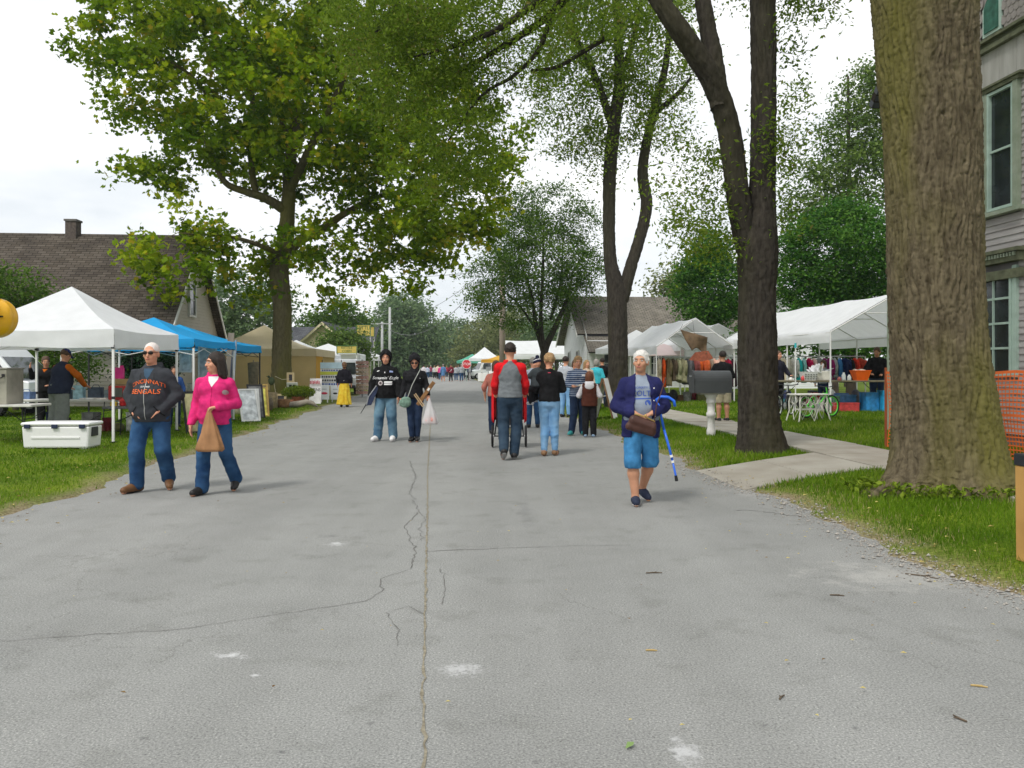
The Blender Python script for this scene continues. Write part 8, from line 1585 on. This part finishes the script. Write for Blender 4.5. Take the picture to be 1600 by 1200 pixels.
p.pants(capri, .30, .02, .008, (.086, .074, .072, .06), cut=.42, name='capri_trousers'); p.shoes(pm('navy_shoe', (.02, .028, .055), .8), white_sh)
ow = p; pu = empty('handbag', Vector(p.world(np.array((-.01, -.35, .99))*p.s)), .1, 'small dark brown clasp handbag held by the white-haired woman', 'handbag')
f = SDF(.010, .03); f.cap((-.10, 0, -.02), (.10, 0, -.02), .035, flat=((0, 1, 0), .7)); f.cap((-.12, 0, -.12), (.125, 0, -.10), .045, flat=((0, 1, 0), .75)); f.cap((-.11, 0, -.05), (.11, 0, -.05), .04); pu_o = sdf_obj('pouch', f, pm('bag_brown', (.06, .025, .018), .45, .25, 12), pu, .003, 40); MB().tube([(-.115, -.0, .018), (0, -.01, .03), (.115, 0, .018)], .008, 6).ball((0, -.01, .045), .013, 8, 6).build('clasp', pm('brass', (.5, .35, .12), .35, metal=.8), pu)
MB().tube([(.11, 0, .02), (.07, -.02, .18), (.075, .02, .36), (.08, .10, .50)], .006, 6).build('strap', pm('strap_brown', (.07, .03, .02), .6), pu); pu.rotation_euler = (0, .35, 0)
cn = empty('walking_cane', Vector(p.world(np.array((.30, -.16, .60))*p.s)), -.1, 'bright blue adjustable walking cane hooked over a forearm', 'cane'); blue = pm('cane_blue', (.015, .13, .68), .3, .06, spec=.5)
MB().tube([(-.055, .0, .25), (.0, -.01, .05), (.03, -.01, -.07)], .0135, 10).build('shaft', blue, cn, smooth=True); MB().tube([(-.15, .0, .52), (-.14, 0, .57), (-.09, 0, .605), (-.01, 0, .60), (.05, 0, .56), (.06, 0, .50)], .016, 10).tube([(-.055, 0, .25), (-.10, -.005, .45), (-.115, -.005, .52), (-.145, 0, .55)], .0135, 10).build('handle', blue, cn, smooth=True)
MB().tube([(.03, -.01, -.07), (.07, -.01, -.25), (.074, -.01, -.27)], .011, 10).build('lower_shaft', blue, cn, smooth=True); MB().tube([(.018, -.01, -.02), (.024, -.01, -.045)], .0175, 10).build('collar', white_f, cn); MB().tube([(.032, -.01, -.08), (.038, -.01, -.105)], .0165, 10).build('collar', white_f, cn); MB().tube([(.068, -.01, -.24), (.078, -.01, -.30)], [.015, .018], 10).build('ferrule', rubber, cn)
# 14 person in yellow skirt, back view
ysk = pm('yellow_print', (.62, .36, .015), .9, .4, 12, .2, 100, col2=(.72, .55, .05)); p = Person('person in long yellow patterned skirt, black jacket and striped cap', gp(538, 636), pi+.1, 1.66, 1.15, h=.018, seed=33)
p.body(); p.top(cloth('black3', (.014, .013, .018), .3), .93, .03, name='jacket', slack=.025); p.skirt(ysk, .07, .29, 1.0); p.shoes(black_sh); f = SDF(.013, .02); q = p.s; f.ell(p.hp(0, .02, .045), np.array([.098, .112, .10])*q); f.cap(p.hp(0, .05, -.02), p.hp(0, .06, -.06), .085*q, .07*q)
m_cap, t, N, B, K = nodes_mat('striped_cap'); tcx = N('ShaderNodeTexCoord'); sx_ = N('ShaderNodeSeparateXYZ'); K(tcx.outputs['Object'], sx_.inputs[0]); mm = N('ShaderNodeMath', operation='MULTIPLY'); mm.inputs[1].default_value = 13.0; K(sx_.outputs['Z'], mm.inputs[0]); fr = N('ShaderNodeMath', operation='FRACT'); K(mm.outputs[0], fr.inputs[0]); rp = N('ShaderNodeValToRGB'); rp.color_ramp.interpolation = 'CONSTANT'; e = rp.color_ramp.elements; e[0].color = (.12, .015, .012, 1); e[1].position = .35; e[1].color = (.03, .02, .015, 1); x = e.new(.6); x.color = (.3, .17, .02, 1); x = e.new(.8); x.color = (.04, .05, .02, 1); K(fr.outputs[0], rp.inputs['Fac']); K(rp.outputs[0], B.inputs['Base Color']); sdf_obj('cap', f, m_cap, p.root)
MB().tube([(-.17*q, 0, 1.03*q), (0, .15*q, 1.04*q), (.17*q, 0, 1.03*q)], .02, 6).build('hem_band', ink_white, p.topo)
# 15 shopper in vest under the white canopy + companion
vestb = cloth('navy_vest', (.022, .028, .05)); orng = cloth('orange_sleeve', (.45, .11, .01)); p = Person('stooping shopper in navy vest, orange sleeves and blue cap under the white canopy', onground(*at(92, 660, 16.9).xy), pi-.45, 1.80, 1.2, .3, J=dict(elR=(-.26, -.22, 1.22), wrR=(-.2, -.42, 1.02), elL=(.30, -.12, 1.14), wrL=(.26, -.38, .98), fiR=(.2, -1, -.3), fiL=(-.2, -1, -.3)), lean=.2, head=(.2, .5, 0), h=.016, seed=36)
p.body(); p.face(); p.top(vestb, .86, .036, sleeves=(), name='vest'); p.sleeve(orng, 'R'); p.sleeve(orng, 'L'); p.pants(cloth('grey_trousers', (.20, .22, .20), .1), .97, .03, .02, (.105, .085, .08, .07)); p.shoes(black_sh); q = p.s; p.hair(hair_brown, 'short')
f = SDF(.012, .02); f.ell(p.hp(0, .02, .05), np.array([.09, .105, .09])*q, p.Rh); n_ = p.Rh@np.array([0, 0, 1.]); f.plane(n_, float(n_@p.hp(0, 0, .035))); f.ell(p.hp(0, -.11, .045), np.array([.06, .07, .012])*q, p.Rh); sdf_obj('cap', f, cloth('blue_cap', (.015, .03, .13)), p.root); f = SDF(.012, .02); b_ = p.J['elL']*.75+p.J['shL']*.25; d_ = (p.J['shL']-p.J['elL']); f.cap(b_-d_*.12, b_+d_*.12, .075*q); sdf_obj('arm_band', f, pm('hi_vis', (.6, .65, .05), .7), p.root)
p = Person('woman in dark jacket with a raised hand across the white table', onground(*at(72, 660, 19.3).xy), .2, 1.66, 1.05, 0, .8, J=dict(elR=(-.30, -.05, 1.25), wrR=(-.30, -.16, 1.46), fiR=(0, 0, 1), elL=(.25, -.08, 1.14), wrL=(.15, -.25, 1.05), fiL=(-.3, -1, 0)), head=(.3, .2, 0), h=.018, seed=38)
p.body(); p.face(); p.hair(hair_brown, 'bun'); p.top(black, .88, .024, name='jacket'); p.pants(blackk); p.shoes(black_sh); p.patch([(-.06, 1.45), (.06, 1.45), (0, 1.37)], orng, 'collar_lining', .004)
# 16 man in shorts behind the mailbox
kh = cloth('khaki_shorts', (.36, .32, .22)); p = Person('man in black top and khaki shorts standing behind the mailbox, back turned', onground(*at(1129, 650, 20.4).xy), pi+.15, 1.74, 1.15, .2, J=dict(elR=(-.28, -.05, 1.14), wrR=(-.2, -.25, 1.0), elL=(.28, -.05, 1.14), wrL=(.2, -.25, 1.0), fiR=(.2, -1, -.2), fiL=(-.2, -1, -.2)), skin=skin_t, h=.016, seed=40)
p.body(); p.hair(hair_dark, 'short'); p.top(black, .90, .026, name='top', end=.35, slack=.02); p.pants(kh, .12, .03, .018, (.10, .085, .08, .07), cut=.47, name='shorts'); p.shoes(black_sh)
# 17 seller and others around the sale table
p = Person('seller in black jumper leaning over the orange tub', onground(*at(1370, 640, 23.6).xy), -.35, 1.78, 1.18, .3, J=dict(elR=(-.28, -.15, 1.16), wrR=(-.16, -.38, 1.02), elL=(.28, -.12, 1.14), wrL=(.1, -.36, 1.0), fiR=(.2, -1, -.2), fiL=(-.2, -1, -.2)), lean=.12, head=(-.35, .35, 0), h=.016, skin=skin_t, seed=42); p.body(); p.face(); p.hair(hair_brown, 'short'); p.top(black, .88, .028, name='jumper', slack=.02); p.pants(jean_d); p.shoes(black_sh)
p = Person('child with brown hair seated behind the white perforated basket', onground(*at(1286, 640, 24.3).xy), -.5, 1.42, 1.0, J=dict(), head=(-.4, .1, 0), h=.018, seed=44); p.body(); p.face(); p.hair(hair_brown, 'bob'); p.top(cloth('child_grey', (.3, .32, .36)), name='top'); p.pants(jean_d); p.shoes(black_sh)
p = Person('shopper in dark coat half hidden behind the thick forked tree', onground(*at(1216, 640, 23.9).xy), .5, 1.70, 1.05, J=dict(elL=(.27, -.08, 1.13), wrL=(.18, -.3, 1.02), fiL=(0, -1, 0)), h=.018, seed=46); p.body(); p.face(); p.hair(hair_brown, 'short'); p.top(cloth('coat_dark', (.02, .02, .03)), .8, .03, name='coat'); p.pants(blackk); p.shoes(black_sh)
# people behind the family and at the stalls on the right
def extra(label, px, D, rz, H, topc, pantm, hairm, kind, girth=1.0, end=.97, headr=(0, 0, 0), J=None, h=.0198, seed=50, skinm=None):
    b = onground(*at(px, 600, D).xy); p = Person(label, b, rz, H, girth, h=h, J=J, head=headr, seed=seed, skin=skinm); p.body(hands=h < .02); p.hair(hairm, kind) if h < .025 else None; p.top(topc, .90, .022, end=end, h=h*1.1); p.pants(pantm); p.shoes(black_sh) if h < .025 else None; return p
extra('grey-haired person in blue jeans walking ahead of the woman in black', 833, 20.3, pi, 1.72, cloth('pale_blue_top', (.45, .5, .58)), jean_m, hair_grey, 'short', 1.05, .4, seed=51)
extra('person with bare arms walking ahead at the left of the stroller', 775, 18.5, pi, 1.62, cloth('peach_top', (.45, .16, .12)), jean_d, hair_brown, 'bob', 1.15, .25, seed=52, J=dict(elR=(-.25, .0, 1.13), elL=(.29, .04, 1.13)))
extra('man in light grey shirt and jeans at the stall behind the striped top', 884, 24.5, pi-.5, 1.80, cloth('light_grey', (.38, .40, .43)), jean_l, hair_dark, 'short', 1.1, .4, seed=53)
extra('blonde woman in cream top behind the striped top', 917, 26, .4, 1.62, cloth('cream_top', (.5, .4, .3)), jean_d, hair_blond, 'long', 1.0, seed=54)
extra('person in turquoise top beside the double-stemmed tree', 932, 27, pi-.3, 1.62, cloth('turquoise_top', (.05, .42, .50)), jean_d, hair_grey, 'bob', 1.1, .5, seed=55)
extra('dark-haired person in black at the stall by the double-stemmed tree', 941, 29, pi+.3, 1.68, black, jean_d, hair_dark, 'short', 1.0, seed=56)
extra('brown-haired woman at the stall by the locust stems', 898, 30, .2, 1.64, cloth('rust_top', (.35, .14, .07)), jean_d, hair_brown, 'long', 1.0, seed=57)
extra('shopper among the goods under the first blue canopy', 272, 19.6, .5, 1.45, cloth('blue_top', (.04, .10, .3)), jean_d, hair_brown, 'short', 1.0, seed=58)
# far crowd on the street
crowd = [(662, 95, (.65, .6, .62), 'white blouse', jean_d), (668, 105, (.45, .5, .6), 'pale blue shirt', jean_m), (673, 112, (.25, .06, .1), 'plum top', jean_d), (679, 104, (.5, .5, .5), 'light grey sweatshirt', blackk), (684, 98, (.62, .5, .4), 'cream jacket', blackk), (688, 92, (.6, .06, .22), 'magenta jacket', jean_m), (692.5, 84, (.10, .22, .42), 'mid-blue dress', None), (698, 118, (.28, .03, .05), 'dark red coat', jean_d), (704.5, 83, (.16, .015, .03), 'maroon jumper with a pale strap', blackk), (712.5, 86, (.36, .38, .40), 'grey marl top', jean_m), (721, 84.5, (.33, .35, .37), 'heather grey hoodie', jean_m), (716, 125, (.3, .3, .32), 'slate anorak', jean_d), (709, 135, (.5, .1, .1), 'red cardigan', jean_d), (657, 125, (.5, .35, .5), 'lilac top', jean_m), (727, 98, (.1, .12, .1), 'bottle green jacket', jean_d), (733, 90, (.06, .07, .1), 'inky blue coat', blackk)]
for i, (px, D, c, nm, pmx) in enumerate(crowd):
    b = onground(*at(px, 600, D).xy); b.z = 0 if px < 724 else b.z; p = Person('distant walker in %s far along the street' % nm, b, pi+random.uniform(-.4, .4), random.uniform(1.6, 1.8), random.uniform(1.0, 1.25), h=.03, group='crowd far along the street', J=dict(knR=(-.11, -.08, .5), anR=(-.12, .05, .1), anL=(.11, -.08, .085), toL=(.13, -.26, .04)), seed=70+i)
    p.body(hands=False); p.top(cloth('crowd_%d' % i, c), .86 if pmx else .58, .03, h=.032); f = SDF(.025, .02); f.ell(p.hp(0, .02, .04), (.095, .11, .095)); f.sub_ell(p.hp(0, -.11, -.03), np.array([.07, .08, .09])); sdf_obj('hair', f, [hair_dark, hair_brown, hair_grey, hair_blond][i % 4], p.root)
    if pmx: p.pants(pmx, wr=0)
    if i == 8: MB().tube([(-.14, -.0, 1.45), (-.02, .17, 1.2), (.15, .1, 1.0)], .02, 5).build('strap', ink_white, p.topo)
# ------------------------------------------------------------------ haze: the far trees fade to blue-grey
hz = MB().bx(-420, 420, -30, 420, -1.2, 26).build('haze', bpy.data.materials.new('haze_air')); hz['kind'] = 'stuff'; hz['label'] = 'thin pale blue smoke haze hanging in the air over the street'; hz['category'] = 'haze'
hm = hz.data.materials[0]; hm.use_nodes = True; t = hm.node_tree; t.nodes.clear(); pv = t.nodes.new('ShaderNodeVolumePrincipled'); pv.inputs['Color'].default_value = (.86, .93, 1.0, 1); pv.inputs['Density'].default_value = HAZE; pv.inputs['Anisotropy'].default_value = .2; oo = t.nodes.new('ShaderNodeOutputMaterial'); t.links.new(pv.outputs[0], oo.inputs['Volume'])
